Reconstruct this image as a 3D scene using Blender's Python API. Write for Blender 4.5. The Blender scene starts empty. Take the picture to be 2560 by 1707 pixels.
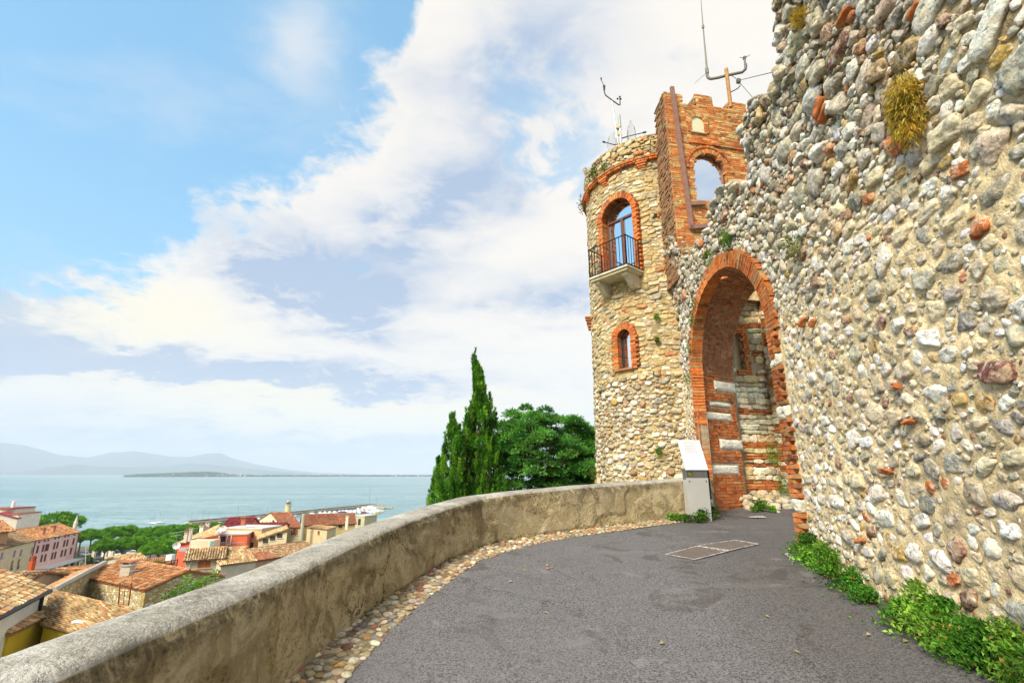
import bpy, math, random
import numpy as np
from mathutils import Vector, Matrix
rng = np.random.default_rng(7)
random.seed(7)
SC = bpy.context.scene
R = math.radians

# ------------------------------------------------------------------ camera, sky, sun, exposure
FPX = 1250.0                      # focal length in pixels of the 2560 px wide photograph
PITCH = math.atan((1183.5 - 853.5) / FPX)
cam_d = bpy.data.cameras.new('camera')
cam_d.sensor_width = 36.0
cam_d.lens = FPX / 2560 * 36.0
cam_d.clip_start = 0.05
cam_d.clip_end = 90000
cam = bpy.data.objects.new('camera', cam_d)
SC.collection.objects.link(cam)
cam.location = (0, 0, 0)
cam.rotation_euler = (math.pi / 2 + PITCH, 0, 0)
SC.camera = cam

SUN_EL, SUN_AZ = R(42), R(-141)     # azimuth from +Y towards +X
sun_d = bpy.data.lights.new('sun', 'SUN')
sun_d.energy = 3.3
sun_d.angle = R(20)
sun_d.color = (1.0, 0.90, 0.70)
sun = bpy.data.objects.new('sun', sun_d)
SC.collection.objects.link(sun)
sd = Vector((math.sin(SUN_AZ) * math.cos(SUN_EL), math.cos(SUN_AZ) * math.cos(SUN_EL), math.sin(SUN_EL)))
sun.rotation_euler = (-sd).to_track_quat('-Z', 'Y').to_euler()

SC.view_settings.view_transform = 'Standard'
SC.view_settings.look = 'None'
SC.view_settings.gamma = 1.0
SC.view_settings.use_curve_mapping = False
SC.view_settings.exposure = 1.1
SC.cycles.max_bounces = 6
SC.cycles.diffuse_bounces = 3
SC.cycles.volume_bounces = 1
SC.cycles.transparent_max_bounces = 12

class NT:
    """small helper to write node trees as expressions"""
    def __init__(s, tree): s.t = tree
    def n(s, typ, **kw):
        nd = s.t.nodes.new(typ)
        for k, v in kw.items(): setattr(nd, k, v)
        return nd
    def put(s, sock, v):
        if isinstance(v, bpy.types.NodeSocket): s.t.links.new(v, sock)
        else: sock.default_value = v
    def m(s, op, a, b=None, c=None, clamp=False):
        nd = s.n('ShaderNodeMath', operation=op, use_clamp=clamp)
        s.put(nd.inputs[0], a)
        if b is not None: s.put(nd.inputs[1], b)
        if c is not None: s.put(nd.inputs[2], c)
        return nd.outputs[0]
    def add(s, a, b): return s.m('ADD', a, b)
    def mul(s, a, b): return s.m('MULTIPLY', a, b)
    def sub(s, a, b): return s.m('SUBTRACT', a, b)
    def step(s, v, lo, hi, o0=0.0, o1=1.0):
        nd = s.n('ShaderNodeMapRange', interpolation_type='SMOOTHSTEP')
        s.put(nd.inputs[0], v); s.put(nd.inputs[1], lo); s.put(nd.inputs[2], hi)
        s.put(nd.inputs[3], o0); s.put(nd.inputs[4], o1)
        return nd.outputs[0]
    def mix(s, f, a, b, typ='MIX'):
        nd = s.n('ShaderNodeMix', data_type='RGBA', blend_type=typ)
        s.put(nd.inputs[0], f)
        for sock, v in ((nd.inputs[6], a), (nd.inputs[7], b)):
            if isinstance(v, tuple) and len(v) == 3: v = v + (1.0,)
            s.put(sock, v)
        return nd.outputs[2]
    def noise(s, vec, scale, detail=4, rough=0.55, dist=0.0, out=0):
        nd = s.n('ShaderNodeTexNoise')
        if vec is not None: s.put(nd.inputs['Vector'], vec)
        nd.inputs['Scale'].default_value = scale
        nd.inputs['Detail'].default_value = detail
        nd.inputs['Roughness'].default_value = rough
        nd.inputs['Distortion'].default_value = dist
        return nd.outputs[out]
    def mapping(s, vec, scale=(1, 1, 1), rot=(0, 0, 0), loc=(0, 0, 0)):
        nd = s.n('ShaderNodeMapping')
        s.put(nd.inputs[0], vec)
        nd.inputs['Scale'].default_value = scale
        nd.inputs['Rotation'].default_value = rot
        nd.inputs['Location'].default_value = loc
        return nd.outputs[0]

def make_world():
    w = bpy.data.worlds.new('World')
    SC.world = w
    w.use_nodes = True
    t = w.node_tree
    t.nodes.clear()
    N = NT(t)
    tc = N.n('ShaderNodeTexCoord').outputs['Generated']
    sep = N.n('ShaderNodeSeparateXYZ'); N.put(sep.inputs[0], tc)
    x, y, z = sep.outputs
    az = N.mul(N.m('ARCTAN2', x, y), 180 / math.pi)
    el = N.mul(N.m('ARCSINE', z), 180 / math.pi)
    sky = N.n('ShaderNodeTexSky', sky_type='NISHITA', sun_disc=False)
    sky.sun_elevation = SUN_EL
    sky.sun_rotation = SUN_AZ
    sky.air_density = 1.0; sky.dust_density = 0.6; sky.ozone_density = 1.6
    # cloud layer coordinates: directions dropped on a flat layer overhead
    den = N.add(N.m('MAXIMUM', z, 0.0), 0.22)
    comb = N.n('ShaderNodeCombineXYZ')
    N.put(comb.inputs[0], N.m('DIVIDE', x, den)); N.put(comb.inputs[1], N.m('DIVIDE', y, den)); N.put(comb.inputs[2], z)
    pc = comb.outputs[0]
    n1 = N.noise(N.mapping(pc, (1.0, 1.0, 1.5), loc=(3.1, 1.7, 0)), 1.5, 9, 0.56, 0.5)
    n2 = N.noise(N.mapping(pc, (0.8, 1.3, 1.0), loc=(8.3, 5.1, 2.0)), 2.6, 8, 0.58, 0.4)
    n3 = N.noise(N.mapping(pc, (1.0, 1.0, 1.0), loc=(1.3, 9.1, 4.0)), 5.5, 6, 0.6, 0.6)
    # upper limit of the cloud bank as a function of azimuth
    fc = N.n('ShaderNodeFloatCurve')
    N.put(fc.inputs['Value'], N.m('MULTIPLY_ADD', az, 1 / 360, 0.5))
    pts = [(-180, 62), (-125, 52), (-80, 10), (-49, 14), (-41, 18), (-35, 24), (-26, 31.5), (-17, 38), (-13.5, 45), (-9, 66), (6, 85), (40, 80), (70, 72), (120, 60), (180, 62)]
    cv = fc.mapping.curves[0]
    cv.points[0].location = ((pts[0][0] + 180) / 360, pts[0][1] / 90)
    cv.points[1].location = ((pts[-1][0] + 180) / 360, pts[-1][1] / 90)
    for a, e in pts[1:-1]: cv.points.new((a + 180) / 360, e / 90)
    for q in cv.points: q.handle_type = 'AUTO_CLAMPED'
    fc.mapping.update()
    bank = N.sub(N.mul(fc.outputs[0], 90), el)
    n4 = N.noise(N.mapping(pc, (1.0, 1.0, 1.0), loc=(4.3, 2.1, 1.0)), 15, 6, 0.62, 0.5)
    edge = N.add(N.add(bank, N.mul(N.sub(n4, 0.5), 9)), N.add(N.mul(N.sub(n1, 0.5), 26), N.mul(N.sub(n3, 0.5), 15)))
    mask = N.step(edge, -1.5, 4.0)
    azw = N.add(az, N.add(N.mul(N.sub(n1, .5), 22), N.mul(N.sub(n4, .5), 7))); elw = N.add(el, N.add(N.mul(N.sub(n2, .5), 9), N.mul(N.sub(n4, .5), 3.2)))
    def blob(a0, e0, ra, re, tilt=0.0, warp=1):
        da, de = (N.sub(azw, a0), N.sub(elw, e0)) if warp else (N.sub(az, a0), N.sub(el, e0))
        c, s_ = math.cos(R(tilt)), math.sin(R(tilt))
        u = N.mul(N.add(N.mul(da, c), N.mul(de, s_)), 1 / ra)
        v = N.mul(N.sub(N.mul(de, c), N.mul(da, s_)), 1 / re)
        q = N.add(N.mul(u, u), N.mul(v, v))
        return N.m('POWER', 2.718, N.mul(q, -1))
    # blue holes inside the bank
    holes = N.add(N.mul(blob(6.5, 36, 8, 10, 20), 1.0), N.add(N.mul(blob(-17, 22.5, 4.5, 3, 10), 0.7), N.mul(blob(24, 49, 10, 7), 0.9)))
    holes = N.step(N.mul(holes, N.step(N.add(N.mul(n1, .5), N.mul(n3, .5)), 0.40, 0.60)), 0.25, 0.8)
    mask = N.mul(mask, N.sub(1.0, N.mul(holes, 0.6)))
    # thin veil and small wisps over the blue
    veil = N.mul(N.step(n2, 0.5, 0.78), 0.30)
    wisp = N.mul(N.mul(blob(-24.5, 42, 5, 4), N.step(n1, 0.38, 0.66)), 0.6)
    mask = N.m('MAXIMUM', mask, N.m('MAXIMUM', veil, wisp))
    mask = N.m('MAXIMUM', mask, N.step(el, 9.0, 1.0, 0.0, 0.93))
    # grey-blue undersides
    sh = N.add(N.mul(blob(-23.5, 20.6, 9.5, 4.0, -8), 1.25), N.mul(blob(-9, 29.5, 11, 4.2, 24), 1.0))
    sh = N.add(sh, N.mul(blob(-15, 18.5, 6, 3.2, 10), 0.8))
    sh = N.add(sh, N.mul(blob(-37, 9.4, 15, 1.3, 3), 1.6))
    sh = N.add(sh, N.mul(blob(-20, 9.4, 14, 1.5, 2), 1.05))
    sh = N.add(sh, N.mul(blob(-47, 14.5, 8, 3.2, -25), 1.2))
    sh = N.add(sh, N.mul(blob(6, 20.0, 8, 2.6, 5), 0.8))
    sh = N.add(sh, N.mul(blob(4, 44, 12, 6.0, 20), 0.6))
    sh = N.add(sh, N.mul(blob(-30, 3.2, 26, 1.8, -2), 0.75))
    sh = N.add(sh, N.mul(blob(-12, 3.4, 16, 1.5, 0), 0.4))
    sh = N.add(sh, N.mul(blob(150, 30, 60, 25), 0.6))
    nn = N.add(N.mul(n2, .5), N.add(N.mul(n1, .2), N.mul(n3, .3)))
    sh = N.mul(sh, N.step(nn, 0.34, 0.58, 0.5, 1.3))
    sh = N.mul(sh, N.step(N.add(N.mul(n3, .6), N.mul(n4, .4)), .34, .58, .62, 1.15))
    sh = N.add(sh, N.mul(N.step(nn, 0.48, 0.68), 0.28))
    sh = N.m('MINIMUM', sh, 1.0)
    cl = N.mix(sh, (1.05, 0.985, 0.90), (0.42, 0.54, 0.75))
    glow = N.add(N.mul(blob(-39, 13.6, 8, 3.0), 0.9), N.mul(blob(-16, 6.2, 28, 2.2), 1.0))
    glow = N.m('MINIMUM', N.mul(glow, N.sub(1.35, sh)), 1.0)
    cl = N.mix(glow, cl, (1.13, 1.02, 0.78))
    clk = N.n('ShaderNodeVectorMath', operation='SCALE')
    N.put(clk.inputs[0], cl); clk.inputs['Scale'].default_value = CLOUD
    skb = N.n('ShaderNodeVectorMath', operation='MULTIPLY')
    gm = N.n('ShaderNodeGamma'); N.put(gm.inputs[0], sky.outputs[0]); gm.inputs[1].default_value = 0.4
    N.put(skb.inputs[0], gm.outputs[0]); skb.inputs[1].default_value = SKYTINT
    col = N.mix(mask, skb.outputs[0], clk.outputs[0])
    bg = N.n('ShaderNodeBackground')
    N.put(bg.inputs[0], col)
    bg.inputs[1].default_value = 0.12
    out = N.n('ShaderNodeOutputWorld')
    t.links.new(bg.outputs[0], out.inputs[0])
CLOUD = 3.85          # cloud radiance over the sky texture's scale
SKYTINT = (.92, 1.78, 2.28)
make_world()

# ------------------------------------------------------------------ sight lines of the survey: pixel of the photograph -> world
CP, SP = math.cos(PITCH), math.sin(PITCH)
def ray(u, v):
    a, b = (u - 1280) / FPX, -(v - 853.5) / FPX
    return np.array((a, CP - SP * b, SP + CP * b))
def at(u, v, t): return ray(u, v) * t
def zp(u, v, z):
    r = ray(u, v); return r * (z / r[2])
def pl(u, v, P0, n):
    r = ray(u, v); n = np.array(n); return r * (np.dot(P0, n) / np.dot(r, n))
def gz(x, y): return -1.85 + 0.09 * y       # surface of the castle road

# ------------------------------------------------------------------ mesh building
class Acc:
    def __init__(s): s.V, s.F, s.C, s.MI, s.n = [], [], [], [], 0
    def add(s, v, f, col=(1, 1, 1), mi=0):
        v = np.asarray(v, float).reshape(-1, 3)
        f = np.asarray(f, int)
        c = np.asarray(col, float)
        if c.ndim == 1: c = np.tile(c, (len(v), 1))
        s.V.append(v); s.F.append(f + s.n); s.C.append(c); s.MI.append(np.full(len(f), mi)); s.n += len(v)
    def build(s, name, mats, parent=None, smooth=False, sharp=None):
        me = bpy.data.meshes.new(name)
        V = np.concatenate(s.V); C = np.concatenate(s.C)
        me.vertices.add(len(V)); me.vertices.foreach_set('co', V.ravel().astype(np.float32))
        sizes = np.concatenate([np.full(len(f), f.shape[1]) for f in s.F])
        loops = np.concatenate([f.ravel() for f in s.F])
        me.loops.add(len(loops)); me.loops.foreach_set('vertex_index', loops.astype(np.int32))
        starts = np.concatenate(([0], np.cumsum(sizes)[:-1]))
        me.polygons.add(len(sizes)); me.polygons.foreach_set('loop_start', starts.astype(np.int32))
        me.polygons.foreach_set('material_index', np.concatenate(s.MI).astype(np.int32))
        me.polygons.foreach_set('use_smooth', np.full(len(sizes), smooth))
        at_ = me.attributes.new('Col', 'FLOAT_COLOR', 'POINT')
        at_.data.foreach_set('color', np.concatenate((C, np.ones((len(C), 1))), 1).ravel().astype(np.float32))
        me.update(calc_edges=True)
        if not isinstance(mats, (list, tuple)): mats = [mats]
        for m in mats: me.materials.append(m)
        o = bpy.data.objects.new(name, me)
        SC.collection.objects.link(o)
        if parent is not None: adopt(o, parent)
        return o

def adopt(o, parent):
    o.parent = parent
    if parent.parent is None: o.matrix_parent_inverse = Matrix.Translation(parent.location).inverted()
def tag(o, label=None, cat=None, group=None, kind=None):
    if label: o['label'] = label
    if cat: o['category'] = cat
    if group: o['group'] = group
    if kind: o['kind'] = kind
    return o
def thing(name, label, cat, loc=(0, 0, 0), group=None):
    o = bpy.data.objects.new(name, None)
    o.empty_display_size = 0.3
    SC.collection.objects.link(o)
    o.location = loc
    return tag(o, label, cat, group)
def copy_tree(o, parent=None):
    c = o.copy()
    SC.collection.objects.link(c)
    if parent is not None: c.parent = parent
    for ch in [k for k in SC.objects if k.parent == o]: copy_tree(ch, c)
    return c

BOXF = np.array([(0, 3, 2, 1), (4, 5, 6, 7), (0, 1, 5, 4), (1, 2, 6, 5), (2, 3, 7, 6), (3, 0, 4, 7)])
BOXV = np.array([(-1, -1, -1), (1, -1, -1), (1, 1, -1), (-1, 1, -1), (-1, -1, 1), (1, -1, 1), (1, 1, 1), (-1, 1, 1)]) * 0.5
def unit(v):
    v = np.asarray(v, float); return v / np.linalg.norm(v)
def frame(u, n):
    """axes: u along, n outward, third is up"""
    u = unit(u); n = unit(n); return np.array((u, np.cross(n, u), n))   # rows: u, v(up), n
def box(a, c, size, ax=None, col=(1, 1, 1), mi=0, jit=0.0):
    v = BOXV * np.asarray(size, float)
    if jit: v = v + rng.normal(0, jit, v.shape)
    if ax is not None: v = v @ np.asarray(ax, float)
    a.add(v + np.asarray(c, float), BOXF, col, mi)
def hexa(a, p8, col=(1, 1, 1), mi=0): a.add(p8, BOXF, col, mi)
def tube(a, pts, r, n=8, col=(1, 1, 1), mi=0, caps=True):
    pts = np.asarray(pts, float); m = len(pts)
    r = np.broadcast_to(np.asarray(r, float), (m,))
    T = np.gradient(pts, axis=0); T /= np.linalg.norm(T, axis=1)[:, None] + 1e-12
    ref = np.array((0, 0, 1.0)) if abs(T[0][2]) < 0.9 else np.array((1.0, 0, 0))
    V = []
    for i in range(m):
        e1 = np.cross(ref, T[i]); e1 /= np.linalg.norm(e1) + 1e-9
        e2 = np.cross(T[i], e1)
        ang = np.linspace(0, 2 * math.pi, n, endpoint=False)
        V.append(pts[i] + r[i] * (np.cos(ang)[:, None] * e1 + np.sin(ang)[:, None] * e2))
    V = np.concatenate(V)
    F = []
    for i in range(m - 1):
        for k in range(n):
            F.append((i * n + k, i * n + (k + 1) % n, (i + 1) * n + (k + 1) % n, (i + 1) * n + k))
    a.add(V, F, col, mi)
    if caps:
        a.add(V[:n], [tuple(range(n))[::-1]], col, mi); a.add(V[-n:], [tuple(range(n))], col, mi)
def lathe(a, c, prof, n=16, col=(1, 1, 1), mi=0):
    """prof: list of (radius, z)"""
    ang = np.linspace(0, 2 * math.pi, n, endpoint=False)
    V = [np.stack((c[0] + r * np.cos(ang), c[1] + r * np.sin(ang), np.full(n, c[2] + z)), 1) for r, z in prof]
    F = [(i * n + k, i * n + (k + 1) % n, (i + 1) * n + (k + 1) % n, (i + 1) * n + k) for i in range(len(prof) - 1) for k in range(n)]
    a.add(np.concatenate(V), F, col, mi)
    a.add(V[-1], [tuple(range(n))], col, mi); a.add(V[0], [tuple(range(n))[::-1]], col, mi)
def prism(a, poly, vec, col=(1, 1, 1), mi=0):
    """extrude a planar polygon (list of 3D points) by vec"""
    P = np.asarray(poly, float); n = len(P); Q = P + np.asarray(vec, float)
    V = np.concatenate((P, Q))
    a.add(P, [tuple(range(n))[::-1]], col, mi); a.add(Q, [tuple(range(n))], col, mi)
    a.add(V, [(i, (i + 1) % n, n + (i + 1) % n, n + i) for i in range(n)], col, mi)
def grid(a, P, mask=None, col=(1, 1, 1), mi=0, flip=False):
    """P: (n,m,3) points; mask: (n-1,m-1) of quads kept"""
    n, m = P.shape[:2]
    i, j = np.meshgrid(np.arange(n - 1), np.arange(m - 1), indexing='ij')
    F = np.stack((i * m + j, (i + 1) * m + j, (i + 1) * m + j + 1, i * m + j + 1), -1)
    F = F[mask] if mask is not None else F.reshape(-1, 4)
    if flip: F = F[:, ::-1]
    c = np.asarray(col, float)
    if c.ndim == 3: c = c.reshape(-1, 3)
    a.add(P.reshape(-1, 3), F, c, mi)

def vnoise(p, seed=0):
    """smooth value noise in -1..1"""
    p = np.asarray(p, float)
    i = np.floor(p).astype(np.int64); f = p - i
    f = f * f * (3 - 2 * f)
    def h(ix, iy, iz):
        k = (ix * 374761393 + iy * 668265263 + iz * 2147483647 + seed * 1274126177) & 0xffffffff
        k = ((k ^ (k >> 13)) * 1274126177) & 0xffffffff
        k = k ^ (k >> 16)
        return (k & 0xffff) / 32767.5 - 1
    r = 0
    for dx in (0, 1):
        for dy in (0, 1):
            for dz in (0, 1):
                w = (f[..., 0] if dx else 1 - f[..., 0]) * (f[..., 1] if dy else 1 - f[..., 1]) * (f[..., 2] if dz else 1 - f[..., 2])
                r = r + w * h(i[..., 0] + dx, i[..., 1] + dy, i[..., 2] + dz)
    return r
def fbm(p, seed=0, oct=4):
    r, a, q = 0, 1.0, np.asarray(p, float)
    for k in range(oct):
        r = r + a * vnoise(q, seed + k); q = q * 2.03; a *= 0.5
    return r / 1.9

def icosphere(level):
    t = (1 + 5 ** 0.5) / 2
    V = [(-1, t, 0), (1, t, 0), (-1, -t, 0), (1, -t, 0), (0, -1, t), (0, 1, t), (0, -1, -t), (0, 1, -t), (t, 0, -1), (t, 0, 1), (-t, 0, -1), (-t, 0, 1)]
    V = [unit(v) for v in V]
    F = [(0, 11, 5), (0, 5, 1), (0, 1, 7), (0, 7, 10), (0, 10, 11), (1, 5, 9), (5, 11, 4), (11, 10, 2), (10, 7, 6), (7, 1, 8), (3, 9, 4), (3, 4, 2), (3, 2, 6), (3, 6, 8), (3, 8, 9), (4, 9, 5), (2, 4, 11), (6, 2, 10), (8, 6, 7), (9, 8, 1)]
    for _ in range(level):
        mid, F2 = {}, []
        def md(i, j):
            k = (min(i, j), max(i, j))
            if k not in mid: V.append(unit(V[i] + V[j])); mid[k] = len(V) - 1
            return mid[k]
        for a_, b_, c_ in F:
            x, y, z = md(a_, b_), md(b_, c_), md(c_, a_)
            F2 += [(a_, x, z), (b_, y, x), (c_, z, y), (x, y, z)]
        F = F2
    return np.array(V), np.array(F)
ICO = {l: icosphere(l) for l in (1, 2, 3)}
def stone_templates(level, k=36, planes=9, soft=0.0, rough=0.05, seed=3, boxy=0):
    g = np.random.default_rng(seed)
    V, F = ICO[level]
    T = []
    for i in range(k):
        n = g.normal(size=(planes, 3)); n /= np.linalg.norm(n, axis=1)[:, None]
        d = g.uniform(0.62, 0.98, planes)
        dots = np.maximum(V @ n.T, 1e-3)
        rr = d[None, :] / dots
        allr = np.concatenate((rr, np.ones((len(V), 1))), 1)
        p = 14 if soft == 0 else soft
        r = (np.sum(allr ** -p, axis=1)) ** (-1 / p)
        r = r * (1 + rough * fbm(V * 2.3 + i * 7.7, seed + i, 3) + 0.5 * rough * vnoise(V * 6 + i * 3.1, seed + i))
        if boxy: r = np.minimum(r * 1.12, 1.25) * (np.sum(np.abs(V) ** boxy, axis=1)) ** (-1 / boxy) * 0.88
        T.append(V * r[:, None])
    return np.array(T), F
TPL = {('rock', 3): stone_templates(3, 64, 12, 34, .17), ('rock', 2): stone_templates(2, 64, 11, 30, .15), ('cobble', 2): stone_templates(2, 30, 5, 5, 0.03, 11),
       ('cobble', 3): stone_templates(3, 30, 6, 6, 0.04, 12), ('slab', 2): stone_templates(2, 44, 7, 20, 0.13, 13, 5), ('slab', 3): stone_templates(3, 44, 7, 24, 0.16, 14, 4)}

def scatter(bounds, radii, region, aspect=1.25, seed=1, gap=0.93):
    """pack discs of falling radius on a plane; returns arrays u, v, r"""
    g = np.random.default_rng(seed)
    u0, u1, v0, v1 = bounds
    cell = max(r for r, _ in radii) * 2.2
    H, out = {}, []
    for r, tries in radii:
        cu = g.uniform(u0, u1, tries); cv_ = g.uniform(v0, v1, tries)
        rr = r * g.uniform(0.85, 1.15, tries)
        ok = region(cu, cv_, rr)
        for u, v, q in zip(cu[ok], cv_[ok], rr[ok]):
            ku, kv = int(u / aspect // cell), int(v // cell)
            bad = False
            for a_ in (ku - 1, ku, ku + 1):
                for b_ in (kv - 1, kv, kv + 1):
                    for (pu, pv, pr) in H.get((a_, b_), ()):
                        if ((u - pu) / aspect) ** 2 + (v - pv) ** 2 < ((pr + q) * gap) ** 2: bad = True; break
                    if bad: break
                if bad: break
            if not bad:
                H.setdefault((ku, kv), []).append((u, v, q)); out.append((u, v, q))
    return np.array(out)
def pick(pal, n, g, jit=0.12):
    w = np.array([p[3] for p in pal]); w = w / w.sum()
    c = np.array([p[:3] for p in pal])[g.choice(len(pal), n, p=w)]
    return np.clip(c * (1 + g.normal(0, jit, (n, 1))) * (1 + g.normal(0, 0.03, (n, 3))), 0.02, 0.92)
def put_stones(a, pos, U, V, N, su, sv, sn, cols, kind, level, g, spin=0.35, mi=0, tint=None):
    """instances of rock templates, one row per stone; U,V,N frames (n,3)"""
    T, F = TPL[(kind, level)]
    n = len(pos)
    k = g.integers(0, len(T), n)
    P = T[k].copy()                                # n,v,3
    fl = g.choice([-1, 1], (n, 1, 3)); 
    fl[:, :, 2] = fl[:, :, 0] * fl[:, :, 1]        # keep orientation of the faces
    P = P * fl
    P = P * np.stack((su, sv, sn), 1)[:, None, :]
    th = g.normal(0, spin, n); c, s_ = np.cos(th), np.sin(th)
    x = P[:, :, 0] * c[:, None] - P[:, :, 1] * s_[:, None]
    y = P[:, :, 0] * s_[:, None] + P[:, :, 1] * c[:, None]
    W = pos[:, None, :] + x[..., None] * U[:, None, :] + y[..., None] * V[:, None, :] + P[:, :, 2][..., None] * N[:, None, :]
    nv = P.shape[1]
    FF = (F[None] + (np.arange(n) * nv)[:, None, None]).reshape(-1, 3)
    a.add(W.reshape(-1, 3), FF, np.repeat(cols, nv, 0), mi)

# ------------------------------------------------------------------ materials
def new_mat(name):
    m = bpy.data.materials.new(name)
    m.use_nodes = True
    m.node_tree.nodes.clear()
    N = NT(m.node_tree)
    b = N.n('ShaderNodeBsdfPrincipled'); o = N.n('ShaderNodeOutputMaterial')
    m.node_tree.links.new(b.outputs[0], o.inputs[0])
    return m, N, b
def bump(N, b, h, strength=0.4, dist=0.02):
    bp = N.n('ShaderNodeBump'); bp.inputs['Strength'].default_value = strength; bp.inputs['Distance'].default_value = dist
    N.put(bp.inputs['Height'], h)
    N.t.links.new(bp.outputs[0], b.inputs['Normal'])
def vcol_mat(name, rough=0.9, var=0.35, vs=9.0, speck=0.0, ss=40.0, bs=60.0, bstr=0.35, bd=0.01, lichen=None, spec=0.2, dirt=None, smear=None, mottle=0):
    m, N, b = new_mat(name)
    c = N.n('ShaderNodeAttribute', attribute_name='Col').outputs['Color']
    pos = N.n('ShaderNodeNewGeometry').outputs['Position']
    nz = N.noise(pos, vs, 5, 0.6)
    f = N.step(nz, 0.25, 0.75, 1 - var, 1 + var * 0.6)
    sc = N.n('ShaderNodeVectorMath', operation='SCALE'); N.put(sc.inputs[0], c); N.put(sc.inputs['Scale'], f)
    col = sc.outputs[0]
    if speck:
        s1 = N.step(N.noise(pos, ss, 4, 0.65, 0.6), 0.56, 0.66, 0.0, speck)
        col = N.mix(s1, col, (0.07, 0.065, 0.055))
    if lichen:
        z0, z1, amt, lc = lichen
        sp = N.n('ShaderNodeSeparateXYZ'); N.put(sp.inputs[0], pos)
        zz = N.add(sp.outputs[2], N.mul(N.sub(N.noise(pos, 0.9, 3, 0.6), 0.5), 5.0))
        g = N.mul(N.step(zz, z0, z1), N.step(N.noise(pos, 6, 6, 0.7), 0.38, 0.62))
        col = N.mix(N.mul(g, amt), col, lc)
    if mottle:
        q = N.noise(pos, 11, 6, .72, 1.0)
        col = N.mix(N.mul(N.step(q, .53, .62), .55 * mottle), col, (.82, .80, .76))
        col = N.mix(N.mul(N.step(q, .44, .36), .55 * mottle), col, (.16, .15, .13))
        col = N.mix(N.mul(N.step(N.noise(N.mapping(pos, (1, 1, 1), loc=(7, 3, 2)), 3.2, 5, .7, .6), .57, .66), .40 * mottle), col, (.50, .33, .14))
    if smear:
        col = N.mix(N.mul(N.step(N.add(N.mul(N.noise(pos, 7.5, 6, .7, .6), .7), N.mul(N.noise(pos, 33, 4, .7), .3)), .47, .57), smear[0]), col, smear[1])
    if dirt:
        col = N.mix(N.step(N.noise(pos, dirt[0], 5, 0.65), 0.5, 0.7, 0.0, dirt[1]), col, dirt[2])
    N.put(b.inputs['Base Color'], col)
    b.inputs['Roughness'].default_value = rough
    b.inputs['Specular IOR Level'].default_value = spec
    if bstr: bump(N, b, N.noise(pos, bs, 5, 0.65), bstr, bd)
    return m
def plain_mat(name, col, rough=0.6, metal=0.0, var=0.12, vs=8.0, bs=40.0, bstr=0.1, stain=None, spec=0.4):
    m, N, b = new_mat(name)
    pos = N.n('ShaderNodeNewGeometry').outputs['Position']
    f = N.step(N.noise(pos, vs, 5, 0.6), 0.25, 0.75, 1 - var, 1 + var)
    sc = N.n('ShaderNodeVectorMath', operation='SCALE'); sc.inputs[0].default_value = col; N.put(sc.inputs['Scale'], f)
    c = sc.outputs[0]
    if stain: c = N.mix(N.step(N.noise(pos, stain[0], 6, 0.65), 0.5, 0.72, 0.0, stain[1]), c, stain[2])
    N.put(b.inputs['Base Color'], c)
    b.inputs['Roughness'].default_value = rough; b.inputs['Metallic'].default_value = metal
    b.inputs['Specular IOR Level'].default_value = spec
    if bstr: bump(N, b, N.noise(pos, bs, 4, 0.6), bstr, 0.01)
    return m
def leaf_mat(name, var=0.35, vs=2.0, trans=0.3):
    m, N, b = new_mat(name)
    c = N.n('ShaderNodeAttribute', attribute_name='Col').outputs['Color']
    pos = N.n('ShaderNodeNewGeometry').outputs['Position']
    f = N.step(N.noise(pos, vs, 3, 0.6), 0.3, 0.7, 1 - var, 1 + var)
    sc = N.n('ShaderNodeVectorMath', operation='SCALE'); N.put(sc.inputs[0], c); N.put(sc.inputs['Scale'], f)
    N.put(b.inputs['Base Color'], sc.outputs[0])
    b.inputs['Roughness'].default_value = 0.55; b.inputs['Specular IOR Level'].default_value = 0.25
    tr = N.n('ShaderNodeBsdfTranslucent'); N.put(tr.inputs[0], N.mix(1.0, sc.outputs[0], (1.25, 1.35, 0.5), 'MULTIPLY'))
    mx = N.n('ShaderNodeMixShader'); mx.inputs[0].default_value = trans
    N.t.links.new(b.outputs[0], mx.inputs[1]); N.t.links.new(tr.outputs[0], mx.inputs[2])
    o = [q for q in N.t.nodes if q.type == 'OUTPUT_MATERIAL'][0]
    N.t.links.new(mx.outputs[0], o.inputs[0])
    return m
def glass_mat(name, tint=(0.62, 0.75, 0.88), mirror=0.75, dark=(0.03, 0.05, 0.08)):
    m, N, b = new_mat(name)
    b.inputs['Base Color'].default_value = dark + (1,); b.inputs['Roughness'].default_value = 0.1
    gl = N.n('ShaderNodeBsdfGlossy'); gl.inputs[0].default_value = tint + (1,); gl.inputs[1].default_value = 0.03
    mx = N.n('ShaderNodeMixShader'); mx.inputs[0].default_value = mirror
    N.t.links.new(b.outputs[0], mx.inputs[1]); N.t.links.new(gl.outputs[0], mx.inputs[2])
    o = [q for q in N.t.nodes if q.type == 'OUTPUT_MATERIAL'][0]
    N.t.links.new(mx.outputs[0], o.inputs[0])
    return m
M_STONE = vcol_mat('wall_stone', 0.92, 0.42, 17, 0.85, 19, 38, 0.9, 0.022, lichen=(2.8, 6.0, 0.68, (0.11, 0.10, 0.075)), smear=(.40, (.84, .68, .43)), mottle=.9, spec=0.1)
M_TSTONE = vcol_mat('tower_stone', 0.92, 0.40, 13, 0.45, 20, 40, 0.8, 0.018, dirt=(1.3, 0.55, (0.17, 0.12, 0.06)), smear=(.45, (.60, .46, .23)), spec=0.1, mottle=.6)
M_PEBBLE = vcol_mat('gutter_pebble', 0.85, 0.35, 25, 0.3, 40, 60, 0.3, 0.006, dirt=(2.2, 0.7, (0.20, 0.15, 0.09)))
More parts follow.
